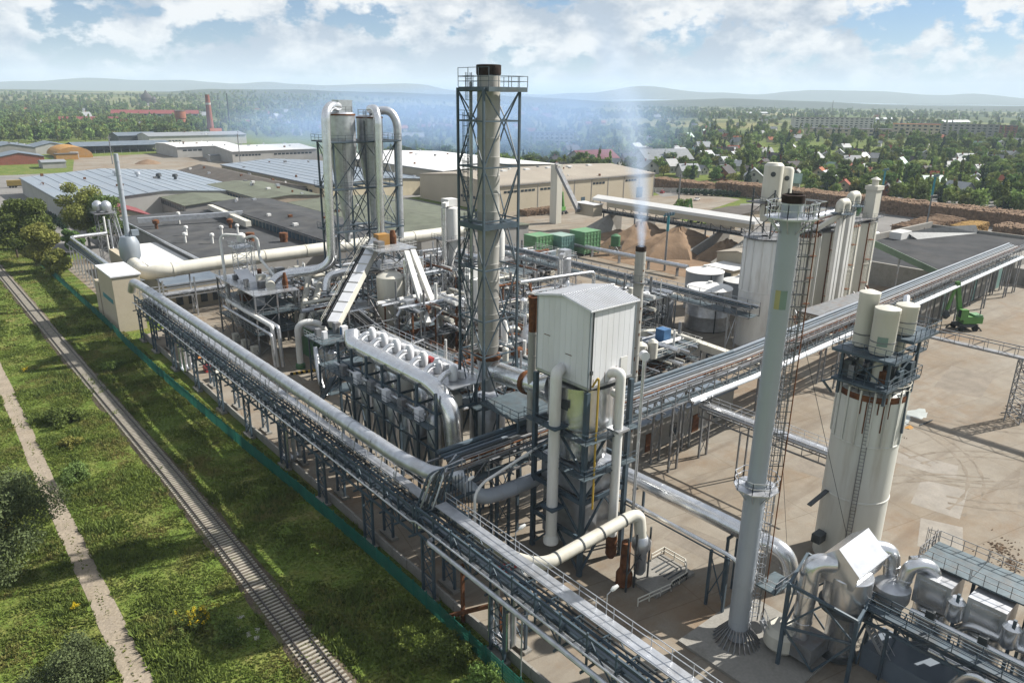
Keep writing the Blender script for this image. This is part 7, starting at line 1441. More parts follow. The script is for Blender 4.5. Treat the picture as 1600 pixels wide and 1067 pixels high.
# ================================================================== TREES
def leaves(n, clumps, size, seed):
    rs = np.random.RandomState(seed); cl = np.array(clumps); k = rs.choice(len(cl), n, p=(cl[:, 3]**2)/np.sum(cl[:, 3]**2)); c = cl[k]
    d = rs.normal(size=(n, 3)); d /= np.linalg.norm(d, axis=1)[:, None]; rr = rs.uniform(0, 1, n)**0.45
    p = c[:, :3]+d*(rr*c[:, 3])[:, None]*np.stack([np.ones(n), np.ones(n), c[:, 4]], 1)
    nrm = d*0.6+rs.normal(size=(n, 3))*0.6; nrm /= np.linalg.norm(nrm, axis=1)[:, None]
    a = np.cross(nrm, rs.normal(size=(n, 3))); a /= np.linalg.norm(a, axis=1)[:, None]; b_ = np.cross(nrm, a)
    s = size*rs.uniform(.55, 1.25, n)[:, None]
    V = np.stack([p-a*s, p-b_*s*.6, p+a*s, p+b_*s*.6], 1).reshape(-1, 3); V[:, 2] = np.maximum(V[:, 2], 0.05)
    return V
def leaf_mesh(name, V, mat, extra=None, mat2='bark'):
    n = len(V)//4; ev = np.array(extra.v, np.float32) if extra and extra.v else np.zeros((0, 3), np.float32); me = bpy.data.meshes.new(name)
    F = [tuple(range(4*i, 4*i+4)) for i in range(n)]; nl = len(V)
    if extra: F += [tuple(i+nl for i in f) for f in extra.f]
    me.from_pydata(np.concatenate([V, ev]).tolist(), [], F); me.materials.append(MATS[mat])
    if extra: me.materials.append(MATS[mat2]); me.polygons.foreach_set('material_index', np.array([0]*n+[1]*len(extra.f), np.int32))
    me.update(); return me
def crown_clumps(H, Rr, seed, kind):
    rs = random.Random(seed); out = []
    if kind == 'broad':
        for i in range(16): a = rs.uniform(0, 6.28); h = rs.uniform(.30, .92); w = Rr*(1-abs(h-.55)*1.1)*rs.uniform(.2, .85); out.append((w*math.cos(a), w*math.sin(a), H*h, Rr*rs.uniform(.30, .52), rs.uniform(.65, .95)))
        out.append((0, 0, H*.6, Rr*.6, 1.0))
    elif kind == 'tall':
        for i in range(18): a = rs.uniform(0, 6.28); h = rs.uniform(.14, .97); w = Rr*(1.05-h)*.7*rs.uniform(.3, 1); out.append((w*math.cos(a), w*math.sin(a), H*h, Rr*rs.uniform(.26, .5)*(1.25-h), rs.uniform(.9, 1.3)))
    elif kind == 'bush':
        for i in range(18): a = rs.uniform(0, 6.28); w = Rr*rs.uniform(.1, .8); out.append((w*math.cos(a), w*math.sin(a), H*rs.uniform(.15, .75)*(1-.4*w/Rr), Rr*rs.uniform(.25, .42), rs.uniform(.7, 1.0)))
    else:
        for i in range(14): h = .08+.9*i/13; out.append((rs.uniform(-.1, .1), rs.uniform(-.1, .1), H*h, Rr*(1.02-h), .45))
    return out
def trunk(H, r, seed, lean=0.0, limbs=5):
    rs = random.Random(seed); b = MB(); pts = [(lean*H*.1*(i/5)**2, 0, H*.8*i/5) for i in range(6)]; b.tube(pts, [r*(1-i/6.5) for i in range(6)], 7)
    for i in range(limbs): a = rs.uniform(0, 6.28); z = H*rs.uniform(.2, .5); L = H*rs.uniform(.18, .32); b.tube([(0, 0, z), (math.cos(a)*L*.5, math.sin(a)*L*.5, z+L*.45), (math.cos(a)*L, math.sin(a)*L, z+L*.8)], [r*.5, r*.3, r*.1], 5)
    return b
def near_tree(name, lab, x, y, H, Rr, n, size, seed, kind, mat, bark='bark', cat='tree', group=None):
    t = thing(name, lab, cat, (x, y, 0), group)
    o = bpy.data.objects.new('crown', leaf_mesh('crown', leaves(n, crown_clumps(H, Rr, seed, kind), size, seed), mat)); COL.objects.link(o); o.parent = t
    tb = trunk(H*(.6 if kind == 'bush' else 1), max(.1, H*.018), seed); o = bpy.data.objects.new('trunk', tb.mesh('trunk', bark, (0, 0, 0), True)); COL.objects.link(o); o.parent = t
    return t
near_tree('willow_bush', 'large grey green rounded bush at the left edge beside the dirt road', 1.2, 86.5, 11.5, 7.4, 38000, .15, 1, 'broad', 'leaf_willow', 'bark_pale', 'bush')
near_tree('willow_bush', 'low spreading bush at the bottom left corner', 4.2, 66, 3.8, 3.6, 13000, .12, 2, 'bush', 'leaf_willow', cat='bush')
near_tree('shrub', 'small dark shrub beside the dirt road above the large bush', 11.8, 106.5, 2.6, 2.2, 2600, .16, 3, 'bush', 'leaf_dark', cat='bush')
near_tree('shrub', 'dark green bramble patch between dirt road and rails', 14.6, 128, 2.4, 3.2, 4200, .2, 4, 'bush', 'leaf_mid', cat='bush')
near_tree('shrub', 'small bush near the yellow flowers by the track', 17.2, 62.5, 1.8, 1.9, 1800, .13, 5, 'bush', 'leaf_mid', cat='bush')
near_tree('shrub', 'leafy green bush on the shaded bank close to the fence', 32.2, 47.0, 3.2, 2.6, 4200, .16, 6, 'bush', 'leaf_mid', cat='bush')
near_tree('shrub', 'second leafy bush lower along the fence bank', 32.0, 41.5, 2.6, 2.4, 3400, .15, 7, 'bush', 'leaf_mid', cat='bush')
near_tree('shrub', 'low bush growing right beside the rails opposite the corner tower', 26.8, 150, 1.6, 2.6, 2600, .2, 8, 'bush', 'leaf_mid', cat='bush')
near_tree('shrub', 'small bush in the meadow left of the far rails', 13.6, 118, 1.6, 1.8, 1600, .16, 29, 'bush', 'leaf_yellow', cat='bush')
t = thing('goldenrod', 'clump of bright yellow goldenrod flowers between road and track', 'flowers', (15.4, 66.5, 0))
rs = np.random.RandomState(5); V = leaves(900, [(rs.normal(0, .8), rs.normal(0, .8), rs.uniform(.5, 1.3), .22, 1.2) for i in range(34)], .055, 5); o = bpy.data.objects.new('bloom', leaf_mesh('bloom', V, 'flower_yellow')); COL.objects.link(o); o.parent = t
V = leaves(1300, [(rs.normal(0, .8), rs.normal(0, .8), rs.uniform(.2, .7), .5, .8) for i in range(14)], .12, 6); o = bpy.data.objects.new('foliage', leaf_mesh('foliage', V, 'leaf_mid')); COL.objects.link(o); o.parent = t
for i, (x, y) in enumerate(((18.3, 63), (19.2, 60.6), (6.5, 76), (13.2, 158))):
    t = thing('wildflowers', ['pale white wild flowers beside the yellow goldenrod', 'pale white wild flowers at the foot of the rail ballast', 'few yellow flower stems below the large bush', 'few yellow flower stems in the meadow left of the rails'][i], 'flowers', (x, y, 0)); V = leaves(160, [(rs.normal(0, .4), rs.normal(0, .4), rs.uniform(.4, .8), .25, .7) for k in range(6)], .07, 20+i); o = bpy.data.objects.new('bloom', leaf_mesh('bloom', V, 'flower_white' if i < 2 else 'flower_yellow')); COL.objects.link(o); o.parent = t
for i, (x, y, H, Rr, m, lab, kd) in enumerate(((30.6, 262, 19.5, 7.2, 'leaf_mid', 'tallest tree of the green clump at the left end of the fence', 'broad'), (27.6, 276, 18, 6.6, 'leaf_mid', 'rearmost tree of the green clump at the left edge', 'broad'), (31.2, 249, 14, 5.6, 'leaf_yellow', 'olive tree at the front of the left clump', 'broad'), (33.2, 240, 7, 3.8, 'leaf_yellow', 'low olive tree hanging over the end of the fence', 'broad'), (49.5, 284, 24, 8.6, 'leaf_yellow', 'tall airy birch in front of the pale blue hall', 'broad'), (54.6, 279, 17.5, 7.4, 'leaf_dark', 'dark leaved tree right of the tall birch', 'broad'), (43, 272, 8, 3.6, 'leaf_dark', 'small dark tree below the tall birch', 'broad'), (24.5, 292, 15, 6.5, 'leaf_dark', 'dark tree at the very left edge behind the clump', 'broad'))):
    near_tree('yard_tree', lab, x, y, H, Rr, 15000, .40, 40+i, kd, m, 'bark_pale' if i == 4 else 'bark')
for i in range(9): near_tree('conifer_hedge', '%s clipped dark conifer in the row beside the pale blue hall' % ['nearest', 'second', 'third', 'fourth', 'middle', 'sixth', 'seventh', 'eighth', 'farthest'][i], 49.5-i*.15, 326+i*4.2, 4.6, 1.5, 700, .3, 60+i, 'spruce', 'leaf_spruce', group='conifers along the pale blue hall', cat='conifer')
near_tree('yard_tree', 'round green tree beside the mast behind the conveyor gallery', 268, 203, 8, 4.4, 2200, .5, 80, 'broad', 'leaf_mid')
for i, (x0, y0, x1, y1, lab) in enumerate(((336, 258, 352, 232, 'dark clipped hedge block by the warehouse gate'), (348, 292, 372, 300, 'low dark hedge along the gate road'))):
    b = [( (x1-x0)*f, (y1-y0)*f, 1.6, 2.0, 1.0) for f in [k/9 for k in range(10)]]; t = thing('clipped_hedge', lab, 'hedge', (x0, y0, 0)); o = bpy.data.objects.new('foliage', leaf_mesh('foliage', leaves(2600, b, .5, 90+i), 'leaf_spruce')); COL.objects.link(o); o.parent = t

# ---------------- town: where the photograph shows houses and trees
def ray_ground(px, py):
    d = fw*1155+r2*(px-800)-u2*(py-533.5); k = -CAMZ/d.z; return d.x*k, d.y*k
BLK = [(40, 345, -60, 330), (40, 320, 255, 480), (80, 310, 460, 720), (100, 320, 700, 900), (255, 400, -60, 260), (-60, 130, 400, 600), (-20, 60, 0, 340), (315, 400, 225, 345), (20, 110, 560, 900)]
def blocked(x, y, m=0): return any(a-m < x < b_+m and c-m < y < d+m for a, b_, c, d in BLK)
def house_proto(i):
    rs = random.Random(300+i); w, l = rs.uniform(7.5, 9.5), rs.uniform(9.5, 13); e, r_ = rs.uniform(3.2, 5.2), 0; r_ = e+rs.uniform(3.0, 4.4)
    wall = ['white_wall', 'cream_wall', 'white_wall', 'grey_wall', 'cream_wall', 'brick_wall', 'white_wall', 'white_wall'][i % 8]; roof = ['roof_grey', 'roof_tile', 'roof_metal', 'roof_dark', 'roof_red', 'roof_dark', 'roof_mint', 'roof_grey'][i % 8]
    t = thing('house', 'x', 'house', (0, 0, 0)); MB().gable(-l/2, l/2, -w/2, w/2, 0, e, r_, 'X').build('wall', wall, t); rf = MB().roof(-l/2, l/2, -w/2, w/2, e+.05, r_+.05, 'X', .7, .22).build('roof', roof, t)
    MB().bx(l*.18, l*.18+.7, .6, 1.3, r_-1.2, r_+1.1).build('chimney', 'brick_wall', rf)
    for k in range(3): x = -l/2+l*(k+.5)/3; MB().bx(x-.55, x+.55, -w/2-.06, -w/2-.002, 1.2, 2.7).build('window', 'glass', t)
    for k in (-1, 1): MB().bx(-l/2-.06, -l/2-.002, k*w*.22-.5, k*w*.22+.5, 1.2, 2.7).build('window', 'glass', t)
    MB().bx(-l/2-.06, -l/2-.002, -.6, .6, e+.2, e+1.6).build('window', 'glass', t)
    return t
COLN = ['grey', 'orange', 'silver', 'dark', 'red', 'brown', 'mint', 'slate']
PRO = [house_proto(i) for i in range(8)]; used = [False]*8
rs = random.Random(21); HP = []; tries = 0
def area_of(px, py):
    d = 'near' if py > 255 else ('middle' if py > 215 else 'far')
    if px < 500: s = 'beyond the timber yard'
    elif px < 860: s = 'behind the smoke'
    elif px < 1130: s = 'behind the warehouse gate'
    elif px < 1380: s = 'behind the cream silos'
    else: s = 'above the log yard'
    return d, s
while len(HP) < 300 and tries < 20000:
    tries += 1
    if rs.random() < .68: px, py = rs.uniform(860, 1640), 178+(312-178)*rs.random()**0.75
    else: px, py = rs.uniform(-20, 860), 158+(212-158)*rs.random()
    x, y = ray_ground(px, py); dist = math.hypot(x, y)
    if blocked(x, y, 8) or any((x-a)**2+(y-b_)**2 < (17+dist*.006)**2 for a, b_, *_ in HP): continue
    HP.append((x, y, px, py))
DONE = []
def nearest(px, py, lst):
    if not lst: return 'standing alone'
    q = min(lst, key=lambda h: (h[2]-px)**2+4*(h[3]-py)**2); dx, dy = px-q[2], py-q[3]
    rel = ('right of' if dx > 0 else 'left of') if abs(dx) > 2.2*abs(dy) else ('behind' if dy < 0 else 'in front of')
    o_ = [h for h in lst if h is not q]; q2 = min(o_, key=lambda h: (h[2]-px)**2+4*(h[3]-py)**2) if o_ else q
    return '%s %s roof near %s roof' % (rel, q[4], q2[4])

for (x, y, px, py) in HP:
    k = rs.choice([0, 1, 2, 2, 3, 5, 7, 0, 6, 2, 1] if px > 860 else [1, 3, 1, 3, 4, 2, 0, 0, 7, 5, 2]); d, s = area_of(px, py)
    DONE.append((x, y, px, py, COLN[k])); nb = nearest(px, py, DONE[:-1]); lab = '%s house %s, %s %s' % (COLN[k]+' roofed', nb, {'near': 'close', 'middle': 'midway', 'far': 'distant'}[d], s)
    gl = '%s roofed houses %s' % (COLN[k], s)
    c = copy_thing(PRO[k], (x, y, 0), rs.choice((0.4, -0.3, 1.2, 1.9, 2.6))+rs.uniform(-.2, .2), lab, gl) if used[k] else PRO[k]
    if not used[k]: c.location = (x, y, 0); c.rotation_euler = (0, 0, .5); c['label'] = lab; c['group'] = gl; used[k] = True
    f = rs.uniform(.8, 1.2)*(1 if py > 190 else 1.5); c.scale = (f, f*rs.uniform(.9, 1.1), f)
# larger town buildings
def block(lab, x, y, L, Wd, h, rz, wall, roof, floors, cols, cat='building', pitched=False):
    t = thing('town_block', lab, cat, (0, 0, 0))
    if pitched: MB().gable(-L/2, L/2, -Wd/2, Wd/2, 0, h, h+Wd*.28, 'X').build('wall', wall, t); MB().roof(-L/2, L/2, -Wd/2, Wd/2, h+.05, h+Wd*.28, 'X', .8, .3).build('roof', roof, t)
    else: MB().bx(-L/2, L/2, -Wd/2, Wd/2, 0, h).build('wall', wall, t); MB().bx(-L/2-.5, L/2+.5, -Wd/2-.5, Wd/2+.5, h, h+.6).build('roof', roof, t)
    for f in range(floors):
        for c in range(cols): u = -L/2+L*(c+.5)/cols; z = h*(f+.35)/floors; MB().bx(u-L/cols*.25, u+L/cols*.25, -Wd/2-.1, -Wd/2-.003, z, z+h/floors*.45).build('window', 'glass', t)
    t.location = (x, y, 0); t.rotation_euler = (0, 0, rz); return t
block('long five storey apartment block with dark roof far right of centre', 1360, 712, 150, 16, 20, -.62, 'white_wall', 'roof_dark', 5, 16)
block('low wide school building in front of the long apartment block', 1130, 560, 130, 30, 10, -.7, 'cream_wall', 'roof_dark', 2, 14)
block('grey apartment block with gabled end among trees at right', 1160, 480, 60, 18, 19, -1.1, 'cream_wall', 'roof_tile', 4, 8)
block('long brownish apartment block at right beside the gabled one', 1235, 452, 105, 14, 19, -1.0, 'grey_wall', 'roof_dark', 5, 14)
block('small apartment block at the far right end of the apartment row', 1330, 425, 40, 14, 17, -1.1, 'brick_wall', 'roof_dark', 5, 5)
block('white four storey block among trees seen through the smoke', 545, 590, 46, 14, 15, -.6, 'white_wall', 'roof_dark', 4, 9)
block('long school with red roof and mint wall beyond the timber yard', 420, 1560, 150, 22, 12, -.35, 'roof_mint', 'roof_red', 2, 12, pitched=True)
block('red roofed hall left of the long mint walled school', 260, 1330, 80, 22, 7, -.35, 'cream_wall', 'roof_red', 1, 8, pitched=True)
block('big red roofed gabled house behind the beige warehouse', 425, 412, 36, 20, 6, -.1, 'cream_wall', 'roof_red', 1, 6, pitched=True)
block('grey hip roofed shop behind the beige warehouse corner', 470, 380, 40, 24, 6, -.4, 'white_wall', 'roof_grey', 1, 6, pitched=True)
for i, (px, py, L) in enumerate(((620, 222, 60), (680, 205, 50), (1490, 195, 90), (1380, 190, 80), (1180, 180, 120))): x, y = ray_ground(px, py); block(['low pale factory shed in the smoky middle distance', 'red roofed hall in the smoky middle distance', 'white roofed barn at the far right', 'white roofed barn beyond the long apartment block', 'pale greenhouse strip in the fields at centre right'][i], x, y, L, 14, 6, -.5+i*.1, 'white_wall', ['roof_metal', 'roof_red', 'roof_metal', 'roof_metal', 'roof_metal'][i], 1, 6, pitched=True)
# church, brick chimney, brick tower, mast
t = thing('church', 'small white church with dark onion dome far left of centre', 'church', (640, 2450, 0)); MB().bx(620, 660, 2440, 2470, 0, 20).build('nave', 'white_wall', t); MB().lathe(640, 2455, [(14, 20), (14, 30), (16, 34), (13, 42), (5, 48), (1, 56)], 14).build('dome', 'roof_dark', t, True); MB().lathe(658, 2445, [(6, 20), (6, 28), (7, 31), (3, 36), (.4, 40)], 10).build('side_dome', 'roof_dark', t, True)
t = thing('brick_chimney', 'tall tapering red brick chimney beyond the white halls', 'chimney', (333, 1001, 0)); MB().lathe(333, 1001, [(4.4, 0), (3.8, 15), (3.0, 38), (3.3, 38.3), (3.3, 39.5), (2.8, 40), (2.6, 48), (2.2, 48)], 16).build('shaft', 'brick_wall', t, True); MB().lathe(333, 1001, [(3.35, 36), (3.25, 39)], 16).build('pale_band', 'white_wall', t)
t = thing('radio_mast', 'thin dark mast standing beside the red brick chimney', 'mast', (352, 985, 0)); MB().tube([(352, 985, 0), (352, 985, 50)], [1.0, .6], 6).build('pole', 'dark_steel', t)
t = thing('water_tower', 'stout round brick water tower left of the red brick chimney', 'tower', (345, 1160, 0)); MB().lathe(345, 1160, [(7, 0), (6.6, 14), (7.6, 15), (7.6, 24), (7, 25)], 16).build('shaft', 'brick_wall', t, True); MB().lathe(345, 1160, [(7.8, 24.6), (7.8, 25.4), (1, 26.5)], 16).build('roof', 'roof_brown', t)
for i, (x, y, h, lab) in enumerate(((443, 470, 22, 'lattice power pole behind the beige warehouse'), (268, 206, 19, 'thin wooden pole behind the conveyor gallery'), (205, 560, 22, 'floodlight pole in front of the white timber yard hall'), (130, 610, 20, 'thin pole in the timber yard'), (600, 640, 40, 'thin tall mast far behind the cyclone tower'), (1330, 700, 50, 'thin mast near the apartment block at right'))): t = thing('utility_pole', lab, 'pole', (x, y, 0)); MB().tube([(x, y, 0), (x, y, h)], .35, 6).build('pole', 'grey_steel', t); MB().bx(x-1.6, x+1.6, y-.15, y+.15, h-1.5, h-1.2).build('crossarm', 'grey_steel', t)
# ---------------- vehicles
def wheel(par, x, y, r=.5, w=.3): return MB().tube([(x, y-w/2, r), (x, y+w/2, r)], r, 14).build('wheel', 'rubber', par, True)
def truck(lab, x, y, rz, tarp, cab):
    t = thing('truck', lab, 'truck', (0, 0, 0)); MB().bx(-8.2, 4.4, -1.25, 1.25, 1.2, 4.0).build('trailer', tarp, t); MB().bx(-8.2, 6.5, -1.0, 1.0, .8, 1.15).build('chassis', 'dark_steel', t)
    c = MB().quads([(5.0, -1.2, .9), (7.4, -1.2, .9), (7.4, 1.2, .9), (5.0, 1.2, .9), (5.0, -1.2, 3.9), (6.6, -1.2, 3.9), (6.6, 1.2, 3.9), (5.0, 1.2, 3.9), (7.4, -1.2, 2.3), (7.4, 1.2, 2.3)], [(3, 2, 1, 0), (4, 5, 6, 7), (0, 1, 8, 5, 4), (2, 3, 7, 6, 9), (1, 2, 9, 8), (8, 9, 6, 5), (3, 0, 4, 7)]).build('cab', cab, t)
    MB().quads([(7.38, -1.05, 2.45), (7.38, 1.05, 2.45), (6.72, 1.05, 3.75), (6.72, -1.05, 3.75)], [(0, 1, 2, 3)]).build('windscreen', 'glass', c)
    for xx in (-7, -5.7, -4.4, 3.2, 6.2):
        for yy in (-1.05, 1.05): wheel(t, xx, yy)
    t.location = (x, y, 0.06); t.rotation_euler = (0, 0, rz); return t
truck('yellow articulated truck with olive tarpaulin trailer on the left road', 58.4, 484, -.2, 'tarp_yellow', 'yellow_paint'); truck('white lorry cab entering at the left picture edge', 36, 585, -.2, 'white_paint', 'white_paint')
def car(lab, x, y, rz, paint, pickup=False):
    t = thing('car', lab, 'car', (0, 0, 0)); b = MB().quads([(-2.1, -.85, .35), (2.1, -.85, .35), (2.1, .85, .35), (-2.1, .85, .35), (-2.1, -.85, .95), (2.1, -.82, .85), (2.1, .82, .85), (-2.1, .85, .95)], [(3, 2, 1, 0), (4, 5, 6, 7), (0, 1, 5, 4), (1, 2, 6, 5), (2, 3, 7, 6), (3, 0, 4, 7)]).build('body', paint, t)
    a, c = (-0.4, 1.0) if pickup else (-1.6, 1.1); MB().quads([(a-.2, -.78, .93), (c+.3, -.78, .9), (c+.3, .78, .9), (a-.2, .78, .93), (a+.1, -.65, 1.5), (c-.4, -.65, 1.5), (c-.4, .65, 1.5), (a+.1, .65, 1.5)], [(0, 1, 5, 4), (1, 2, 6, 5), (2, 3, 7, 6), (3, 0, 4, 7)]).build('windows', 'glass', t); MB().bx(a+.08, c-.38, -.66, .66, 1.5, 1.54).build('roof', paint, t)
    for xx in (-1.3, 1.35):
        for yy in (-.8, .8): wheel(t, xx, yy, .33, .2)
    t.location = (x, y, .08); t.rotation_euler = (0, 0, rz)
car('white car on the gate road beyond the hedge', 378, 318, .8, 'white_paint'); car('white pickup parked beside the log piles', 322, 236, .2, 'white_paint', True); car('small red car beside the white panel fence', 331, 266, .4, 'red_paint'); car('dark blue car next to the red car by the fence', 326, 270, .4, 'blue_paint')
for i, (x, y) in enumerate(((46.5, 402), (49, 392), (44, 410))): car(['red car parked beside the pale blue hall, nearest the truck', 'red car parked beside the pale blue hall, in the middle', 'red car parked beside the pale blue hall, at the left'][i], x, y, 1.5, 'red_paint')

# ---------------- far trees
def far_tree_mesh(i):
    kd = ['broad', 'broad', 'broad', 'tall', 'broad', 'spruce'][i]; H = [9, 7.5, 10, 14, 6, 12][i]; Rr = [4.4, 4.0, 5.0, 3.2, 3.8, 2.6][i]
    return leaf_mesh('far_tree', leaves([520, 460, 560, 480, 380, 420][i], crown_clumps(H, Rr, 500+i, kd), [.85, .8, .95, .8, .75, .7][i], 500+i), ['leaf_far', 'leaf_far', 'leaf_dark', 'leaf_far', 'leaf_yellow', 'leaf_spruce'][i], trunk(H*.7, .22, i, limbs=2))
FT = [far_tree_mesh(i) for i in range(6)]; TN = ['rounded tree', 'low tree', 'dark tree', 'slender tree', 'olive bushy tree', 'spruce']
rs = random.Random(77); TP = []; tries = 0
while len(TP) < 3800 and tries < 60000:
    tries += 1; u = rs.random()
    if u < .62: px, py = rs.uniform(600, 1700), 172+(335-172)*rs.random()**1.15
    elif u < .8: px, py = rs.uniform(-60, 620), 168+(215-168)*rs.random()
    else: px, py = rs.uniform(-60, 330), 185+(262-185)*rs.random()
    x, y = ray_ground(px, py); D = math.hypot(x, y)
    if blocked(x, y, 3) or any((x-a)**2+(y-b_)**2 < 64 for a, b_, *_ in HP) or (hnoise(x, y, 90, 31)+hnoise(x, y, 35, 32)*.6 < .42): continue
    TP.append((D, x, y, px, py))
TP.sort(); GN_PTS = [[] for _ in range(6)]
for i, (D, x, y, px, py) in enumerate(TP):
    k = rs.choice((0, 0, 1, 2, 2, 4, 3, 1, 5) if px > 300 else (0, 2, 2, 1, 3, 0)); s = rs.uniform(.7, 1.25)*(1.0 if D < 900 else 1.25)
    if i < 290:
        o = bpy.data.objects.new('tree', FT[k]); COL.objects.link(o); o.location = (x, y, 0); o.rotation_euler = (0, 0, rs.uniform(0, 6.28)); o.scale = (s, s, s*rs.uniform(.85, 1.15))
        d, sA = area_of(px, py); q = 'on the near edge' if i < 100 else ('among the first houses' if i < 200 else 'among the gardens'); sw = 'small' if s < .85 else ('medium' if s < 1.08 else 'big'); lab = '%s %s %s, %s' % (sw, TN[k], nearest(px, py, DONE), sA); tag(o, lab, 'tree', 'trees '+sA)
    else: GN_PTS[k].append((x, y, s))
# dense woods on the left and centre
for _ in range(5200):
    px = rs.uniform(-80, 1700); py = rs.uniform(159, 186); x, y = ray_ground(px, py); D = math.hypot(x, y)
    if D > 4200 or hnoise(x, y, 260, 41)+.5*hnoise(x, y, 90, 42) < .62: continue
    GN_PTS[rs.choice((0, 2, 2, 1, 5))].append((x, y, rs.uniform(1.0, 1.7)))
def scatter(name, mesh_obj_mesh, pts, lab):
    me = bpy.data.meshes.new(name); me.from_pydata([(x, y, gz(x, y, math.hypot(x, y), math.atan2(y, x))) for x, y, s in pts], [], [])
    at = me.attributes.new('sz', 'FLOAT', 'POINT'); at.data.foreach_set('value', [s for *_, s in pts])
    o = bpy.data.objects.new(name, me); COL.objects.link(o); tag(o, lab, 'trees', kind='stuff')
    proto = bpy.data.objects.new(name+'_source', mesh_obj_mesh)
    ng = bpy.data.node_groups.new(name, 'GeometryNodeTree'); ng.interface.new_socket('Geometry', in_out='INPUT', socket_type='NodeSocketGeometry'); ng.interface.new_socket('Geometry', in_out='OUTPUT', socket_type='NodeSocketGeometry')
    N = ng.nodes; gi = N.new('NodeGroupInput'); go = N.new('NodeGroupOutput'); ip = N.new('GeometryNodeInstanceOnPoints'); oi = N.new('GeometryNodeObjectInfo'); oi.inputs['Object'].default_value = proto; oi.inputs['As Instance'].default_value = True
    rv = N.new('FunctionNodeRandomValue'); rv.data_type = 'FLOAT'; rv.inputs[3].default_value = 6.28; cx3 = N.new('ShaderNodeCombineXYZ'); na = N.new('GeometryNodeInputNamedAttribute'); na.data_type = 'FLOAT'; na.inputs['Name'].default_value = 'sz'
    L = ng.links; L.new(gi.outputs[0], ip.inputs['Points']); L.new(oi.outputs['Geometry'], ip.inputs['Instance']); L.new(rv.outputs[1], cx3.inputs[2]); L.new(cx3.outputs[0], ip.inputs['Rotation']); L.new(na.outputs[0], ip.inputs['Scale']); L.new(ip.outputs[0], go.inputs[0])
    md = o.modifiers.new('scatter', 'NODES'); md.node_group = ng; return o
for k in range(6):
    if GN_PTS[k]: scatter('distant_trees', FT[k], GN_PTS[k], 'far off wooded mass of %ss across the town and plain' % TN[k])
# ================================================================== air: haze and smoke
def vol_mat(name, col, dens, aniso=0.0, nodes=None):
    m = bpy.data.materials.new(name); m.use_nodes = True; t = m.node_tree; t.nodes.clear(); o = t.nodes.new('ShaderNodeOutputMaterial'); v = t.nodes.new('ShaderNodeVolumePrincipled')
    v.inputs['Color'].default_value = (*col, 1); v.inputs['Density'].default_value = dens; v.inputs['Anisotropy'].default_value = aniso; t.links.new(v.outputs[0], o.inputs['Volume'])
    if nodes: nodes(t, v)
    MATS[name] = m; return m
vol_mat('haze', (0.72, 0.86, 1.0), 0.95e-4)
h = MB().bx(-16500, 16500, -16500, 16500, -12, 400).build('haze', 'haze', None, label='pale blue haze over the plain', cat='haze', kind='stuff')
def plume_nodes(t, v):
    N, L = t.nodes, t.links; g = N.new('ShaderNodeNewGeometry'); s = N.new('ShaderNodeSeparateXYZ'); L.new(g.outputs['Position'], s.inputs[0])
    mr = N.new('ShaderNodeMapRange'); mr.inputs['From Min'].default_value = 32; mr.inputs['From Max'].default_value = 74; mr.inputs['To Min'].default_value = 1.0; mr.inputs['To Max'].default_value = 0.0; L.new(s.outputs['Z'], mr.inputs[0])
    p = N.new('ShaderNodeMath'); p.operation = 'POWER'; L.new(mr.outputs[0], p.inputs[0]); p.inputs[1].default_value = 4.0
    n = N.new('ShaderNodeTexNoise'); n.inputs['Scale'].default_value = .5; n.inputs['Detail'].default_value = 3; L.new(g.outputs['Position'], n.inputs['Vector'])
    q = N.new('ShaderNodeMath'); q.operation = 'MULTIPLY'; L.new(p.outputs[0], q.inputs[0]); L.new(n.outputs['Fac'], q.inputs[1]); k = N.new('ShaderNodeMath'); k.operation = 'MULTIPLY_ADD'; 
    def mth(op, a, b_=None):
        m_ = N.new('ShaderNodeMath'); m_.operation = op
        for i_, v_ in enumerate((a, b_)):
            if v_ is None: continue
            if isinstance(v_, (int, float)): m_.inputs[i_].default_value = v_
            else: L.new(v_, m_.inputs[i_])
        return m_.outputs[0]
    dz = mth('SUBTRACT', s.outputs['Z'], 32.0); ax_ = mth('SUBTRACT', 73.2, mth('MULTIPLY', dz, 0.05)); ay_ = mth('ADD', 61.6, mth('MULTIPLY', mth('POWER', mth('MAXIMUM', dz, 0.0), 2.0), 0.0104))
    dx_ = mth('SUBTRACT', s.outputs['X'], ax_); dy_ = mth('SUBTRACT', s.outputs['Y'], ay_); rr_ = mth('SQRT', mth('ADD', mth('MULTIPLY', dx_, dx_), mth('MULTIPLY', dy_, dy_)))
    rad_ = mth('ADD', 0.55, mth('MULTIPLY', mth('MAXIMUM', dz, 0.0), 0.14)); fall = mth('POWER', mth('MAXIMUM', mth('SUBTRACT', 1.0, mth('DIVIDE', rr_, rad_)), 0.0), 1.3)
    qq = mth('MULTIPLY', q.outputs[0], fall); L.new(qq, k.inputs[0]); k.inputs[1].default_value = 2.6; k.inputs[2].default_value = 0.0; L.new(k.outputs[0], v.inputs['Density'])
vol_mat('plume', (0.66, 0.80, 1.0), 0.1, 0.3, plume_nodes)
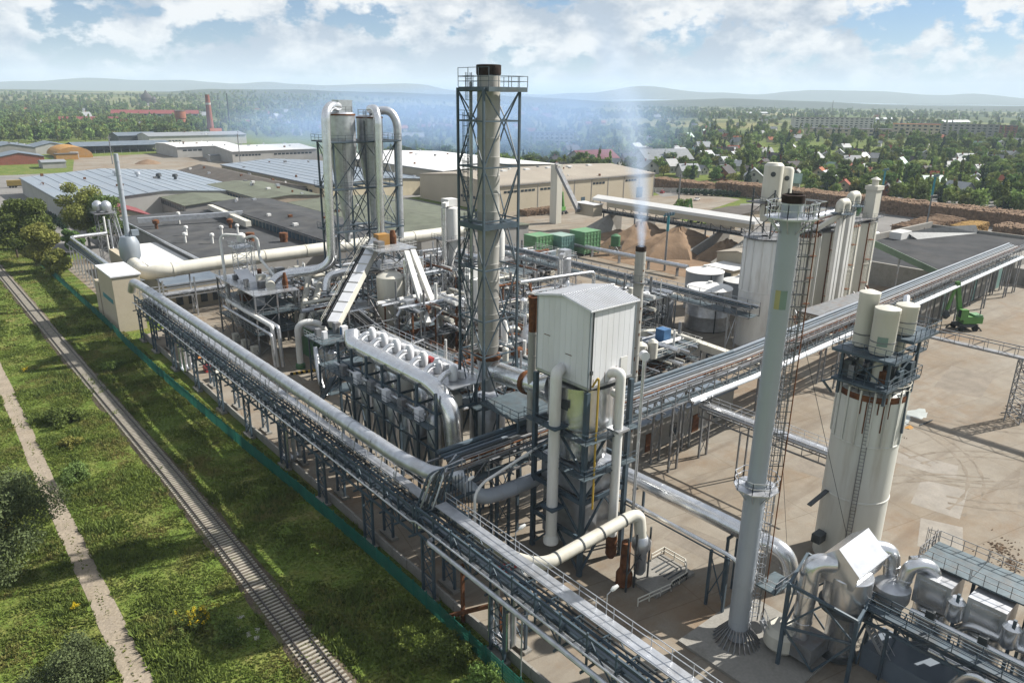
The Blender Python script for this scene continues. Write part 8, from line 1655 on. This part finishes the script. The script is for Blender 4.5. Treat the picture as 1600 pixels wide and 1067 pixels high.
MB().tube([(73.2, 61.6, 31.7), (73.2, 61.7, 33.5), (73.1, 62.0, 36), (72.9, 63, 40), (72.6, 65, 46), (72, 70, 56), (71, 80, 74)], [.5, 1.0, 1.5, 2.1, 3.0, 4.6, 8], 18).build('smoke_plume', 'plume', None, True, label='thin bluish smoke rising from the stained pole chimney', cat='smoke', kind='stuff')
def bank_nodes(t, v):
    N, L = t.nodes, t.links; tcn = N.new('ShaderNodeTexCoord'); ln = N.new('ShaderNodeVectorMath'); ln.operation = 'LENGTH'; L.new(tcn.outputs['Object'], ln.inputs[0])
    mr = N.new('ShaderNodeMapRange'); mr.interpolation_type = 'SMOOTHSTEP'; mr.inputs['From Min'].default_value = 0.15; mr.inputs['From Max'].default_value = 1.0; mr.inputs['To Min'].default_value = 1; mr.inputs['To Max'].default_value = 0; L.new(ln.outputs['Value'], mr.inputs[0])
    n = N.new('ShaderNodeTexNoise'); n.inputs['Scale'].default_value = 1.8; n.inputs['Detail'].default_value = 3; L.new(tcn.outputs['Object'], n.inputs['Vector'])
    n2 = N.new('ShaderNodeMapRange'); n2.inputs['From Min'].default_value = .3; n2.inputs['From Max'].default_value = .7; L.new(n.outputs['Fac'], n2.inputs[0])
    q = N.new('ShaderNodeMath'); q.operation = 'MULTIPLY'; L.new(mr.outputs[0], q.inputs[0]); L.new(n2.outputs[0], q.inputs[1]); k = N.new('ShaderNodeMath'); k.operation = 'MULTIPLY'; L.new(q.outputs[0], k.inputs[0]); k.inputs[1].default_value = 0.026; L.new(k.outputs[0], v.inputs['Density'])
vol_mat('smoke_bank', (0.48, 0.68, 1.0), 0.01, 0.0, bank_nodes)
def bank(lab, c, r, rz):
    b = MB().lathe(0, 0, [(math.sin(math.pi*i/12)+1e-3, -math.cos(math.pi*i/12)) for i in range(13)], 24); me = b.mesh('smoke_bank', 'smoke_bank', (0, 0, 0), True)
    o = bpy.data.objects.new('smoke_bank', me); COL.objects.link(o); o.location = c; o.scale = r; o.rotation_euler = (0, 0, rz); tag(o, lab, 'smoke', kind='stuff')
bank('drifting bank of blue smoke over the trees behind the warehouse', (400, 440, 30), (140, 75, 46), -TH)
bank('thin veil of blue smoke behind the twin cyclone tower', (330, 560, 30), (190, 80, 40), -TH)
